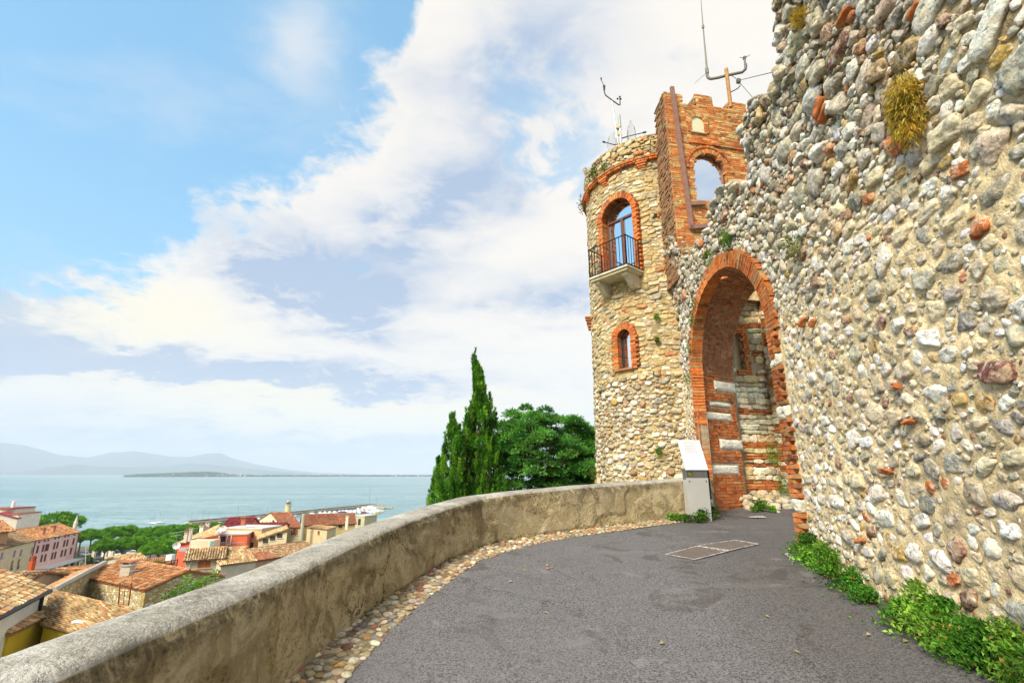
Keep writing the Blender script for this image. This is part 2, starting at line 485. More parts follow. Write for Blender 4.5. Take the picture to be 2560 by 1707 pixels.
M_MORTAR = vcol_mat('lime_mortar', 0.95, 0.42, 9, 0.55, 48, 42, 1.0, 0.03, lichen=(2.0, 4.8, 0.92, (0.11, 0.09, 0.055)), spec=0.1, dirt=(3.0, .45, (.60, .44, .22)))
M_TMORTAR = vcol_mat('sandy_mortar', 0.95, 0.38, 6, 0.3, 50, 40, 0.9, 0.02, spec=0.1, dirt=(1.1, 0.4, (0.26, 0.18, 0.09)))
M_BRICK = vcol_mat('red_brick', 0.9, 0.36, 14, 0.35, 30, 70, 0.6, 0.008, spec=0.12, dirt=(1.7, 0.5, (0.20, 0.10, 0.055)), smear=(.38, (.56, .34, .18)))
M_BLOCK = vcol_mat('pale_block', 0.85, 0.25, 10, 0.35, 30, 40, 0.9, 0.02)
M_VC = vcol_mat('painted', 0.75, 0.10, 3.0, 0, 40, 40, 0.1, 0.005)
M_TILE = vcol_mat('clay_tile', 0.9, 0.30, 1.6, 0.12, 9, 12, 0.2, 0.01, dirt=(0.35, 0.35, (0.22, 0.17, 0.09)))
M_LEAF = leaf_mat('leaf')
M_BARK = vcol_mat('bark', 0.95, 0.4, 12, 0.3, 30, 30, 0.8, 0.02)
M_IRON = plain_mat('black_iron', (0.03, 0.03, 0.033), 0.5, 0.6, 0.2)
M_STEEL = plain_mat('brushed_steel', (0.56, 0.56, 0.55), 0.45, 0.35, 0.05, 3)
M_GREYMETAL = plain_mat('grey_metal', (0.42, 0.43, 0.42), 0.5, 0.5, 0.15)
M_BROWN = plain_mat('brown_metal', (0.30, 0.165, 0.13), 0.55, 0.2, 0.15)
M_WOODF = plain_mat('brown_frame', (0.13, 0.055, 0.035), 0.5, 0, 0.2)
M_CREAMST = plain_mat('cream_stone', (0.60, 0.54, 0.40), 0.85, 0, 0.15, 6, 30, 0.4, stain=(2.2, 0.35, (0.28, 0.24, 0.15)))
M_GLASS = glass_mat('window_glass', (.86, .92, .98), .95)
M_DULL = plain_mat('dull_pipe', (0.17, 0.155, 0.135), 0.6, 0.2, 0.2)
M_DARK = plain_mat('dark_interior', (0.02, 0.018, 0.016), 0.9, 0, 0.2, bstr=0)
M_WHITE = plain_mat('white_paint', (0.78, 0.78, 0.76), 0.7, 0, 0.06)
STONES = [(.80, .79, .77, .36), (.62, .56, .45, .24), (.46, .44, .40, .15), (.27, .265, .245, .07), (.22, .115, .09, .055), (.40, .28, .11, .035), (.48, .14, .04, .016), (.35, .355, .31, .06), (.46, .35, .31, .045)]
STONES_M = [(.82, .80, .77, .30), (.62, .53, .38, .28), (.56, .48, .36, .12), (.46, .44, .40, .10), (.25, .245, .22, .07), (.26, .12, .09, .065), (.48, .31, .10, .045), (.52, .15, .045, .015), (.38, .38, .33, .045)]
STONES_U = [(.80, .79, .77, .24), (.60, .54, .42, .14), (.46, .44, .40, .18), (.25, .245, .22, .14), (.24, .115, .085, .11), (.36, .22, .11, .07), (.44, .29, .08, .035), (.50, .14, .04, .02), (.36, .37, .31, .07)]
BRICKS = [(.60, .155, .032, .4), (.52, .12, .03, .25), (.64, .22, .055, .2), (.33, .09, .04, .1), (.46, .25, .10, .07)]
MORT = (.90, .72, .44)

# ================================================================== THE CASTLE WALL ON THE RIGHT
WX = lambda y: np.interp(y, [-4, 2, 4.16, 6, 7.9, 11.45, 13.2], [3.1, 3.42, 3.74, 4.02, 4.27, 4.27, 4.50])
AC, AZ, AR = 9.68, 2.25, 1.76          # archway: centre, springing height, radius
SKEW = 0.82 / 1.23                      # the passage runs askew through the wall
def wall_top(y):
    y = np.asarray(y, float)
    t = np.interp(y, [-4, 5.85, 6.02, 6.06, 6.7, 7.5, 8.00, 8.03, 9.1, 9.11, 9.75, 9.78, 11.2, 11.7, 12.2, 13.2], [9.5, 9.2, 7.4, 5.6, 5.85, 6.30, 6.15, 5.05, 5.58, 5.55, 5.55, 5.1, 5.15, 5.25, 6.1, 6.4])
    return t + 0.07 * vnoise(np.stack((y * 3.1, y * 0, y * 0), -1), 5)
def in_arch(y, z, m=0.0):
    y, z = np.asarray(y), np.asarray(z)
    return ((np.abs(y - AC) < AR + m) & (z < AZ)) | (((y - AC) ** 2 + (z - AZ) ** 2 < (AR + m) ** 2) & (z >= AZ))
def wbulge(y, z):
    p = np.stack((y * 0.55, z * 0.55, y * 0), -1)
    ad = np.where(z < AZ, np.abs(y - AC), np.hypot(y - AC, z - AZ)) - AR
    k = np.clip((ad - .30) / .7, 0, 1)
    return k * (0.10 * fbm(p, 21, 3) * np.clip((z + 1.2) / 3, 0.2, 1) + 0.06 * np.clip(z - 4, 0, 3) * 0.3) - .02 * (1 - k)
def wpoint(y, z, off=0.0):
    """point on the weathered wall face, off metres in front of it"""
    return np.stack((WX(y) - wbulge(y, z) - off, y, z), -1)
castle_wall = thing('castle_wall', 'high ruined castle wall of rounded river stones on the right with brick arched gateway', 'castle wall', (4.3, 6, -1.3))
a = Acc()
ys = np.concatenate((np.arange(-3.0, 2.0, 0.1), np.arange(2.0, 8.0, 0.026), np.arange(8.0, 13.21, 0.04))); zs = np.concatenate((np.arange(-2.2, 6.5, 0.03), np.arange(6.5, 9.6, .05)))
Y, Z = np.meshgrid(ys, zs, indexing='ij')
off = 0.022 * fbm(np.stack((Y * 4.5, Z * 5, Y * 0), -1), 31, 5) + 0.012 * vnoise(np.stack((Y * 17, Z * 19, Y * 0), -1), 32) - .004 - .045 * np.clip((Z - 2.0) / 3, 0, 1)
P = wpoint(Y, Z, off)
yc, zc = (Y[:-1, :-1] + Y[1:, 1:]) / 2, (Z[:-1, :-1] + Z[1:, 1:]) / 2
mk = (zc < wall_top(yc)) & ~in_arch(yc, zc, 0.12)
mk &= (yc > 1.9) | (zc < 5)
shade = 0.92 + 0.25 * fbm(np.stack((Y * 0.8, Z * 0.8, Y * 0), -1), 33, 3)
grid(a, P, mk, np.array(MORT) * shade[..., None], flip=False)
# body of the wall behind its face, in upright slices
for y0 in np.arange(-3.0, 13.1, 0.1):
    ym = y0 + 0.05
    sk = float(np.clip((ym - 7.0) / 0.9, 0, 1)) * SKEW * 1.25
    top = float(wall_top(np.array(ym))) - 0.03
    zb = -2.2
    if abs(ym - AC) < AR + 0.05: zb = AZ + math.sqrt(max((AR + 0.1) ** 2 - (ym - AC) ** 2, 0.01))
    xa, xb = float(WX(y0)) + 0.16, float(WX(y0 + 0.1)) + 0.16
    s0 = sk * .16 / 1.25 + (.04 if ym > AC else -.0); sk = sk + s0
    hexa(a, [(xa, y0 + s0, zb), (xa + 1.2, y0 + sk, zb), (xb + 1.2, y0 + .1 + sk, zb), (xb, y0 + .1 + s0, zb),
             (xa, y0 + s0, top), (xa + 1.2, y0 + sk, top), (xb + 1.2, y0 + .1 + sk, top), (xb, y0 + .1 + s0, top)], (.42, .37, .26))
a.build('mortar_core', M_MORTAR, castle_wall, smooth=True)

g = np.random.default_rng(42)
def wall_region(y0, y1):
    def f(y, z, r):
        return ((r < .125) | (z > 3.4) | (y < 3.6)) & (z < wall_top(y) - r * 0.1) & ~in_arch(y, z, np.where(y > AC, 0.16, 0.30) + r * 0.7) & (z > gz(4, y) - 0.1) & ~((y - 1.0 * r < 8.25) & (y + r > 7.6) & (z < AZ)) & ~((y > 7.7) & (y < 11.7) & in_arch(y, z, np.where(y > AC + .5, .18, .33)))
    return f
def stones_on_wall(a, pts, kind, level, asp, prot, pal, spin=0.45):
    y, z, r = pts.T
    n = len(y)
    hi = np.clip((z - 2.6) / 3.2, 0, 1)
    thick = r * g.uniform(.44, .72, n) * (1 + .6 * hi)
    pos = wpoint(y, z, thick * (g.uniform(-0.62, -0.14, n) + hi * g.uniform(.15, .6, n)) * prot)
    e = 0.04
    U = wpoint(y - e, z) - wpoint(y + e, z); U /= np.linalg.norm(U, axis=1)[:, None]     # towards the viewer = picture right
    V = wpoint(y, z + e) - wpoint(y, z - e); V /= np.linalg.norm(V, axis=1)[:, None]
    N_ = np.cross(U, V)
    N_[N_[:, 0] > 0] *= -1
    cols = pick(pal, n, g)
    u_ = g.random(n) < hi * .9; cols[u_] = pick(STONES_U, int(u_.sum()), g) if u_.any() else cols[u_]
    sh_ = g.random(n) < .55 - .2 * hi
    for m_, kd in ((sh_, 'slab'), (~sh_, kind)):
        if not m_.any(): continue
        k_ = int(m_.sum()); kf = 1.0 if kd == kind else .92
        put_stones(a, pos[m_], U[m_], V[m_], N_[m_], r[m_] * asp * kf * g.uniform(0.95, 1.35, k_), r[m_] * kf * g.uniform(0.8, 1.15, k_), thick[m_], cols[m_], kd, 3 if (kd, level) == ('slab', 3) else level, g, spin * (.6 if kd == 'slab' else 1))
a = Acc()
near_up = scatter((1.6, 6.6, 2.4, 9.4), [(0.16, 80), (0.125, 220), (0.098, 700), (0.078, 1800), (0.060, 4200), (0.046, 8000), (0.034, 12000), (0.025, 16000)], wall_region(0, 7), 1.22, 5, 0.93)
near_lo = scatter((1.6, 6.6, -1.6, 2.4), [(0.125, 50), (0.098, 260), (0.077, 900), (0.060, 2800), (0.046, 6500), (0.034, 11000), (0.025, 14000), (.017, 12000)], wall_region(0, 7), 1.30, 15, 1.06)
near = np.concatenate((near_up, near_lo))
big = near[:, 2] > 0.06
med = (near[:, 2] > 0.038) & ~big
stones_on_wall(a, near[big & (near[:, 1] < 3.2)], 'rock', 3, 1.2, 1.0, STONES_M)
stones_on_wall(a, near[big & (near[:, 1] >= 3.2)], 'rock', 3, 1.25, 1.3, STONES, 0.6)
stones_on_wall(a, near[med], 'rock', 3, 1.25, 1.0, STONES_M, 0.7)
stones_on_wall(a, near[~big & ~med], 'rock', 2, 1.25, 1.1, STONES_M, 0.8)
far_up = scatter((6.6, 13.1, 2.6, 7.0), [(0.11, 160), (0.086, 700), (0.066, 2000), (0.049, 5000), (0.036, 9000), (0.025, 10000)], wall_region(7, 13), 1.2, 6, 0.90)
far_lo = scatter((6.6, 13.1, -1.4, 2.6), [(0.088, 100), (0.070, 500), (0.054, 1800), (0.041, 4500), (0.031, 8000), (0.022, 9000)], wall_region(7, 13), 1.27, 16, 1.04)
far = np.concatenate((far_up, far_lo))
big = far[:, 2] > 0.05
stones_on_wall(a, far[big], 'rock', 2, 1.2, 1.15, STONES, 0.6)
stones_on_wall(a, far[~big], 'rock', 2, 1.15, 1.0, STONES_M, 0.7)
# rubble along the broken top
n = 330
ty = g.uniform(6.0, 13.0, n); tx = g.uniform(0.0, 1.1, n); tr = g.uniform(0.05, 0.14, n)
tz = wall_top(ty) + g.uniform(-0.06, 0.04, n)
pos = np.stack((WX(ty) + tx, ty + tx * SKEW * np.clip((ty - 7) / .9, 0, 1), tz), 1)
E = np.tile(np.eye(3)[None], (n, 1, 1))
put_stones(a, pos, E[:, 0], E[:, 1], E[:, 2], tr * 1.4, tr * 1.2, tr * 0.6, pick(STONES, n, g), 'rock', 2, g, 2.0)
# stones along the upright broken edge of the high part
n = 260
tz = g.uniform(5.6, 9.2, n); tx = g.uniform(-0.05, 0.9, n); tr = g.uniform(0.05, 0.15, n)
pos = np.stack((WX(6.0) + tx, np.interp(tz, [5.6, 7.4, 9.2], [6.10, 6.05, 5.85]) + g.uniform(-0.12, 0.08, n), tz), 1)
E = np.tile(np.eye(3)[None], (n, 1, 1))
put_stones(a, pos, E[:, 0], E[:, 1], E[:, 2], tr, tr, tr * 0.8, pick(STONES, n, g), 'rock', 2, g, 2.0)
a.build('stone_facing', M_STONE, castle_wall, smooth=True)

# ------------------------------------------------------------------ brickwork helper
def bricks(a, O, u, n, U0, U1, V0, V1, keep=None, L=0.26, H=0.058, joint=0.011, depth=0.08, proud=0.0, pal=BRICKS, seed=1, bond=True, jit=0.004, holes=(), dark=1.0):
    """courses of separate bricks on a plane; keep(u,v) says which stay"""
    gg = np.random.default_rng(seed)
    ax = frame(u, n); O = np.asarray(O, float)
    v, row = V0, 0
    while v < V1 - 0.01:
        h = min(H, V1 - v)
        x = U0 - (gg.uniform(0.3, 0.7) * L if (row % 2 and bond) else 0)
        while x < U1:
            l = L * (gg.choice([0.48, 1.0, 1.0, 1.05]) if bond else 1.0)
            x0, x1 = max(x, U0), min(x + l, U1)
            segs = [(x0, x1)]
            for (h0, h1, h2, h3) in holes:
                if v + h > h2 + .004 and v < h3 - .004:
                    segs = [q for p0, p1 in segs for q in ((p0, min(p1, h0)), (max(p0, h1), p1)) if q[1] - q[0] > .02]
            for x0, x1 in segs:
                if x1 - x0 < 0.025 or not (keep is None or keep((x0 + x1) / 2, v + h / 2)): continue
                pr = proud + gg.normal(0, jit)
                c = pick(pal, 1, gg)[0] * dark
                box(a, O + ax[0] * (x0 + x1) / 2 + ax[1] * (v + h / 2) + ax[2] * (pr - depth / 2), (x1 - x0 - joint, h, depth), ax, c, jit=0.0025)
            x += l
        v += h + joint; row += 1
def mortar_plane(a, O, u, n, U0, U1, V0, V1, keep=None, off=-0.012, step=0.04, col=(.42, .34, .22), amp=0.004):
    ax = frame(u, n)
    us = np.arange(U0, U1 + step * 0.5, step); vs = np.arange(V0, V1 + step * 0.5, step)
    Ug, Vg = np.meshgrid(us, vs, indexing='ij')
    P = np.asarray(O, float) + Ug[..., None] * ax[0] + Vg[..., None] * ax[1] + (off + amp * vnoise(np.stack((Ug * 20, Vg * 20, Ug * 0), -1), 3))[..., None] * ax[2]
    m = None
    if keep is not None: m = np.vectorize(lambda p, q: bool(keep(p, q)))(Ug[:-1, :-1] + step / 2, Vg[:-1, :-1] + step / 2)
    grid(a, P, m, col)
def arch_ring(a, O, u, n, c, z0, r0, r1, a0, a1, depth, proud, seed, step=0.068, pal=BRICKS, dark=1.0, taper=0.0, rows=1, neardark=1.0):
    """fan of bricks; a0..a1 in degrees measured from +u"""
    gg = np.random.default_rng(seed); ax = frame(u, n); O = np.asarray(O, float)
    k = int(R(a1 - a0) * r0 / step)
    for i in range(k):
        t0, t1 = R(a0 + (a1 - a0) * (i + 0.06) / k), R(a0 + (a1 - a0) * (i + 0.94) / k)
        rad = [(r0, r1)] if rows == 1 else ([(r0, (r0 + r1) / 2 - .006), ((r0 + r1) / 2 + .006, r1)] if i % 2 else [(r0, r1)])
        for (q0, q1) in rad:
            if taper: q1 = q0 + (q1 - q0) * (1 - taper * max(0, math.cos(math.pi - (t0 + t1) / 2)) ** 1.2)
            q1 = q1 + gg.normal(0, 0.012); pr = proud + gg.normal(0, 0.004)
            p = []
            for w in (pr - depth, pr):
                for (rr, t) in ((q0, t0), (q1, t0), (q1, t1), (q0, t1)):
                    p.append(O + ax[0] * (c + rr * math.cos(t)) + ax[1] * (z0 + rr * math.sin(t)) + ax[2] * w)
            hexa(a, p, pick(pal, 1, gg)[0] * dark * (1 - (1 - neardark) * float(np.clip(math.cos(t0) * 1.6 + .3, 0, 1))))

# ------------------------------------------------------------------ gateway arch, part of the castle wall
a = Acc(); b = Acc()
XF = 4.27 - 0.05
O = (XF, 0, 0); uY = (0, -1, 0); nX = (-1, 0, 0)          # u runs towards the viewer
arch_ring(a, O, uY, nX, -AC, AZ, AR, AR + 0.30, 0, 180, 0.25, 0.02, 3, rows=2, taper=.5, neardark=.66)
arch_ring(b, O, uY, nX, -AC, AZ, AR + 0.01, AR + 0.28, 0, 180, 0.2, 0.008, 4, step=0.2, pal=[(.36, .26, .17, 1)], taper=.6)
# near jamb: toothed brick edge, with pale stones let in
gg = np.random.default_rng(9)
z = -1.45; row = 0; jb_done = set()
while z < AZ:
    w = 0.17 if row % 2 else 0.25
    lean = -0.09 * (1 - (z + 1.3) / 3.5) + 0.02
    y1 = AC - AR + lean
    if -0.58 < z < -0.37 or (0.78 < z < 1.0) or (1.62 < z < 1.75):
        if row % 3 == 0 or True:
            if row not in jb_done:
                jb_done |= {row, row + 1, row + 2}
                put_stones(b, np.array([(XF + .10, y1 - .10, z + .09)]), np.array([(0, -1., 0)]), np.array([(0, 0, 1.)]), np.array([(-1., 0, 0)]), np.array([.17]), np.array([.115]), np.array([.15]), np.array([(.72, .68, .58)]), 'slab', 2, gg, .05)
    else:
        l0 = gg.choice([0.0, 0.11])
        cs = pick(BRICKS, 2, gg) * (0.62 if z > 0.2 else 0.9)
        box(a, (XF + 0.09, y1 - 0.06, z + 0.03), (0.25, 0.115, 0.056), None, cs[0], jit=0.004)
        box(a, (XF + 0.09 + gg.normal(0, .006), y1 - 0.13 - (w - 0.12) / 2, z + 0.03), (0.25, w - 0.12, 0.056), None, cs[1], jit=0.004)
        box(b, (XF + 0.10, y1 - w / 2, z + 0.03), (0.24, w - .03, 0.072), None, (.40, .32, .22))
    z += 0.069; row += 1
# far jamb edge facing the road
z = -1.1; row = 0
while z < AZ:
    w = 0.09 if row % 2 else 0.16
    y0 = AC + AR + 0.03 * math.sin(z * 2)
    cs = pick(BRICKS, 2, gg)
    if True:
        box(a, (XF + 0.09, y0 + w / 2, z + 0.03), (0.25, w, 0.057), None, cs[0], jit=0.004)
    z += 0.069; row += 1
box(b, (XF + 0.11, AC + AR + 0.085, 0.5), (0.24, 0.12, 3.4), None, (.40, .32, .22))
# passage side: the reveal that faces the viewer, with five pale blocks
RO = np.array((4.24, AC + AR, 0.0)); RU = unit((1.25, 1.25 * SKEW, 0)); RN = np.array((RU[1], -RU[0], 0)); RL = 1.52
blocks = []
def rev(zx, zy):    # reading on the detail crop of the pier
    p = pl(1640 + zx / 3.016, 900 + zy / 3.016, RO, RN); return float(np.dot(p - RO, RU)), float(p[2])
for (x0, y0, x1, y1) in [(435, 150, 605, 245), (405, 312, 570, 358), (330, 382, 575, 462), (478, 592, 660, 674), (388, 790, 630, 860), (520, 500, 560, 520)][:5]:
    u0, v1 = rev(x0, y0); u1, v0 = rev(x1, y1)
    blocks.append((max(u0, 0.0), u1, v0, v1))
def rkeep(u, v): return not any(b0 - 0.05 < u < b1 + 0.05 and b2 - 0.02 < v < b3 + 0.02 for b0, b1, b2, b3 in blocks)
bricks(a, RO, RU, RN, 0.0, RL, -1.2, AZ, None, seed=12, proud=0.0, holes=[(p0 - .008, p1 + .008, p2 - .008, p3 + .008) for p0, p1, p2, p3 in blocks])
mortar_plane(b, RO, RU, RN, 0.0, RL, -1.2, AZ, None, -0.014, 0.06, (.44, .36, .25))
axR = frame(RU, RN)
for (b0, b1, b2, b3) in blocks:
    us = np.linspace(0, 1, 13); vs = np.linspace(0, 1, 7)
    Ug, Vg = np.meshgrid(us, vs, indexing='ij')
    edge = np.minimum(np.minimum(Ug, 1 - Ug) * 8, np.minimum(Vg, 1 - Vg) * 4)
    w = 0.03 * np.clip(edge, 0, 1) ** 0.6 + 0.012 * fbm(np.stack((Ug * 5, Vg * 3, Ug * 0 + b0 * 9), -1), 8, 3) - 0.014
    P = RO + (b0 + Ug * (b1 - b0))[..., None] * axR[0] + (b2 + Vg * (b3 - b2))[..., None] * axR[1] + w[..., None] * axR[2]
    grid(b, P, None, np.array((.92, .86, .72)), mi=1)
# vault of the passage
nA, nD = 78, 6
for i in range(nA):
    t0, t1 = math.pi * (i + 0.05) / nA, math.pi * (i + 0.95) / nA
    offs = gg.uniform(0, 1)
    edges = np.concatenate(([0], (np.arange(nD) + offs) / nD * 1.0, [1.0]))
    edges = np.unique(np.clip(edges, 0, 1))
    for s0, s1 in zip(edges[:-1], edges[1:]):
        if s1 - s0 < 0.02: continue
        pr = gg.normal(0, 0.004)
        p = []
        for rr in (AR + 0.09, AR + pr):
            for s_, t in ((s0 + .004, t0), (s1 - .004, t0), (s1 - .004, t1), (s0 + .004, t1)):
                p.append((XF + 0.03 + s_ * 1.27, AC + s_ * 1.27 * SKEW - rr * math.cos(t), AZ + rr * math.sin(t)))
        hexa(a, p, pick([(.44, .16, .08, .5), (.36, .14, .07, .3), (.48, .23, .12, .2)], 1, gg)[0])
th = np.linspace(0, math.pi, 60); ss = np.linspace(0, 1.27, 6)
TH, S_ = np.meshgrid(th, ss, indexing='ij')
P = np.stack((XF + 0.03 + S_, AC + S_ * SKEW - (AR + 0.012) * np.cos(TH), AZ + (AR + 0.012) * np.sin(TH)), -1)
grid(b, P, None, (.36, .28, .19))
arch_o = a.build('brick_arch', M_BRICK, castle_wall)
adopt(b.build('arch_mortar', [M_TMORTAR, M_BLOCK], None, smooth=False), arch_o)

# ------------------------------------------------------------------ inner gate wall seen through the arch
inner = thing('inner_gate_wall', 'banded stone and brick wall with small niche seen through the archway', 'wall', (6.2, 12.3, -0.8))
IO = np.array((5.35, 12.52, 0.0)); IU = unit((3.2, 0.5, 0)); IN = np.array((IU[1], -IU[0], 0)); axI = frame(IU, IN)
def inn(u, v, off=0.0):
    p = pl(u * 2560 / 2352, v * 2560 / 2352, IO + IN * off, IN); return float(np.dot(p - IO, IU)), float(p[2])
nu0, nz1 = inn(1687, 768); nu1, nz0 = inn(1712, 850)
a = Acc(); b = Acc()
def courses(a, U0, U1, Z0, Z1, off, hole, seed, brick_share):
    gg = np.random.default_rng(seed)
    z = Z0
    while z < Z1:
        if gg.random() < brick_share:
            k = gg.integers(1, 3)
            for _ in range(k):
                x = U0
                while x < U1:
                    l = gg.uniform(0.14, 0.28); x1 = min(x + l, U1)
                    if not (hole and x1 > hole[0] and x < hole[1] and z + .05 > hole[2] and z < hole[3]) and x1 - x > .03:
                        box(a, IO + axI[0] * (x + x1) / 2 + axI[1] * (z + .028) + axI[2] * (off - .05 + gg.normal(0, .006)), (x1 - x - .012, .054, .14), axI, pick(BRICKS, 1, gg)[0], jit=.005)
                    x = x1
                z += .066
        else:
            h = gg.uniform(0.09, 0.19); x = U0
            while x < U1:
                l = gg.uniform(0.16, 0.42); x1 = min(x + l, U1)
                if not (hole and x1 > hole[0] and x < hole[1] and z + h > hole[2] and z < hole[3]) and x1 - x > .05:
                    c = pick([(.90, .80, .58, .55), (.72, .56, .30, .3), (.48, .40, .25, .15)], 1, gg)[0]
                    put_stones(a, (IO + axI[0] * (x + x1) / 2 + axI[1] * (z + h / 2) + axI[2] * (off - .07))[None], axI[0][None], axI[1][None], axI[2][None],
                               np.array([(x1 - x) * .60]), np.array([h * .60]), np.array([.11]), c[None], 'slab', 2, gg, 0.03)
                x = x1
            z += h + .014
hole = (nu0 - .08, nu1 + .16, nz0 - .1, nz1 + .12)
courses(a, -0.1, 1.32, -0.95, 5.0, 0.0, hole, 21, 0.24)
courses(a, 1.20, 1.75, -0.95, 5.0, 0.22, None, 22, 0.5)
courses(a, 1.75, 2.9, -0.95, 5.0, 0.10, None, 23, 0.3)
# brick frame of the niche
bricks(a, IO, IU, IN, nu0 - .02, nu1 + .18, nz0 - .12, nz1 + .2, lambda u, v: not (nu0 < u < nu1 and nz0 < v < nz1), L=.11, seed=5, proud=.02)
bwo = a.build('masonry_courses', M_BRICK, inner, smooth=False)
mortar_plane(b, IO, IU, IN, -0.3, 3.2, -1.2, 5.2, lambda u, v: not (nu0 < u < nu1 and nz0 < v < nz1), -0.05, 0.06, (.46, .37, .22), 0.012)
box(b, IO + axI[0] * 1.5 + axI[2] * 0.02 + np.array((0, 0, 2.0)), (.54, .2, 6.2)[::1] if False else (.5, 6.2, .2), axI, (.44, .35, .22))
b.build('mortar', M_TMORTAR, inner, smooth=True)
b = Acc()
box(b, IO + axI[0] * (nu0 + nu1) / 2 + axI[1] * (nz0 + nz1) / 2 - axI[2] * .22, (nu1 - nu0 + .1, nz1 - nz0 + .1, .04), axI, (.62, .50, .30))
b.build('niche_panel', M_VC, inner)
# fallen rubble at its foot
rub = Acc(); gg = np.random.default_rng(31)
n = 150
ux = gg.uniform(-0.1, 2.2, n); dy = np.abs(gg.normal(0, .35, n)); rr = gg.uniform(.04, .16, n)
pos = IO + ux[:, None] * axI[0] + (dy + .1)[:, None] * axI[2]
pos[:, 2] = gz(0, pos[:, 1]) + np.clip(.32 - dy * .45, 0, 1) * gg.uniform(.2, 1, n)
E = np.tile(np.eye(3)[None], (n, 1, 1))
put_stones(rub, pos, E[:, 0], E[:, 1], E[:, 2], rr * 1.3, rr, rr * .75, pick([(.42, .37, .27, .5), (.56, .50, .40, .3), (.30, .24, .15, .2)], n, gg), 'rock', 2, gg, 3)
tag(rub.build('rubble_heap', M_TSTONE, None, smooth=True), 'low heap of rough earthy rubble at the foot of the inner gate wall', 'rubble')

# ================================================================== THE ROUND TOWER
TC = np.array((5.0, 15.4)); TR = 2.4; TTOP = 9.95; TCOR = 9.15
tower = thing('round_tower', 'round stone tower with arched balcony door and small lower window', 'tower', (5.0, 15.4, -1.2))
DA = math.atan2(-0.65, -0.76)                    # outward direction of the door
DN = np.array((math.cos(DA), math.sin(DA), 0.0)); DU = np.array((-DN[1], DN[0], 0.0))
if DU[0] < 0: DU = -DU                            # picture right
DO = np.array((TC[0], TC[1], 0)) + DN * TR
def trad(z):
    r = TR + 0.05 * np.clip(0.5 - z, 0, 2)
    return r
# openings as (u centre, half width, sill, spring) on the tangent plane; u = angle * R
DOOR = (0.03, 0.56, 5.62, 7.62); WIN = (0.05, 0.22, 2.86, 3.78)
def in_open(u, z, o, m=0.0):
    uc, hw, z0, z1 = o
    u, z = np.asarray(u), np.asarray(z)
    return ((np.abs(u - uc) < hw + m) & (z > z0 - m) & (z <= z1)) | (((u - uc) ** 2 + (z - z1) ** 2 < (hw + m) ** 2) & (z > z1))
def tpoint(u, z, off=0.0):
    """u: arc length along the wall from the door axis, towards picture right"""
    ang = DA + np.asarray(u) / TR
    r = trad(z) + off
    return np.stack((TC[0] + r * np.cos(ang), TC[1] + r * np.sin(ang), np.asarray(z) + 0 * r), -1)
a = Acc()
us = np.arange(-math.pi * TR, math.pi * TR + 0.01, math.pi * TR / 160); zs = np.arange(-4.5, TTOP + .01, 0.06)
Ug, Zg = np.meshgrid(us, zs, indexing='ij')
offp = 0.016 * fbm(np.stack((Ug * 5, Zg * 5, Ug * 0), -1), 41, 4)
P = tpoint(Ug, Zg, offp - 0.0)
# the grid is closed on itself: noise must match at the seam, which lies on the far side
mk = ~(in_open(Ug[:-1, :-1] + .024, Zg[:-1, :-1] + .03, DOOR, 0.06) | in_open(Ug[:-1, :-1] + .024, Zg[:-1, :-1] + .03, WIN, 0.04))
tc0 = np.array((.52, .40, .21)) * (0.9 + 0.25 * fbm(np.stack((Ug, Zg, Ug * 0), -1), 43, 3))[..., None]
grid(a, P, mk, tc0)
lathe(a, (TC[0], TC[1], 0), [(TR - .35, TTOP - .02), (TR + .02, TTOP)], 64, (.35, .30, .18))
tw_core = a.build('mortar_core', M_TMORTAR, tower, smooth=True)
g = np.random.default_rng(77)
def treg(z0, z1):
    def f(u, z, r):
        return (z > z0) & (z < z1) & ~in_open(u, z, DOOR, 0.20 + r) & ~in_open(u, z, WIN, 0.20 + r) & ~((np.abs(z - TCOR) < 0.10 + r * .6))
    return f
def stones_on_tower(a, pts, kind, asp, pal, dep=1.0, spin=0.2, extra=0.0):
    u, z, r = pts.T; n = len(u)
    pos = tpoint(u, z, r * g.uniform(-.1, .15, n) + extra)
    ang = DA + u / TR
    U = np.stack((-np.sin(ang), np.cos(ang), 0 * ang), 1); V = np.tile((0, 0, 1.0), (n, 1)); N_ = np.stack((np.cos(ang), np.sin(ang), 0 * ang), 1)
    put_stones(a, pos, U, V, N_, r * asp * g.uniform(.9, 1.25, n), r * g.uniform(.8, 1.1, n), r * dep * g.uniform(.6, .9, n), pick(pal, n, g), kind, 2, g, spin)
UPPER = [(.56, .40, .18, .26), (.64, .53, .35, .26), (.47, .34, .16, .16), (.44, .39, .29, .13), (.72, .67, .56, .13), (.50, .17, .06, .045), (.30, .27, .20, .04)]
LOWER = [(.72, .68, .61, .36), (.56, .47, .30, .20), (.44, .39, .29, .15), (.27, .22, .16, .11), (.40, .22, .14, .07), (.50, .31, .09, .035), (.33, .32, .29, .08)]
a = Acc()
lim = 4.3
low = scatter((-lim, lim, -1.3, 2.6), [(.088, 150), (.07, 900), (.055, 4000), (.042, 9000), (.031, 14000), (.022, 14000)], treg(-1.4, 2.6), 1.2, 8, .97)
hf = g.random(len(low)) < .5
stones_on_tower(a, low[hf], 'rock', 1.25, LOWER, 1.15, .3)
stones_on_tower(a, low[~hf], 'slab', 1.35, LOWER, 1.1, .2)
up = scatter((-lim, lim, 2.6, 9.9), [(.085, 160), (.066, 1100), (.05, 6000), (.037, 13000), (.026, 20000), (.018, 16000)], treg(2.6, 9.9), 2.1, 9, .90)
stones_on_tower(a, up[up[:, 1] < TCOR], 'slab', 2.0, UPPER, .8, .12, -.008)
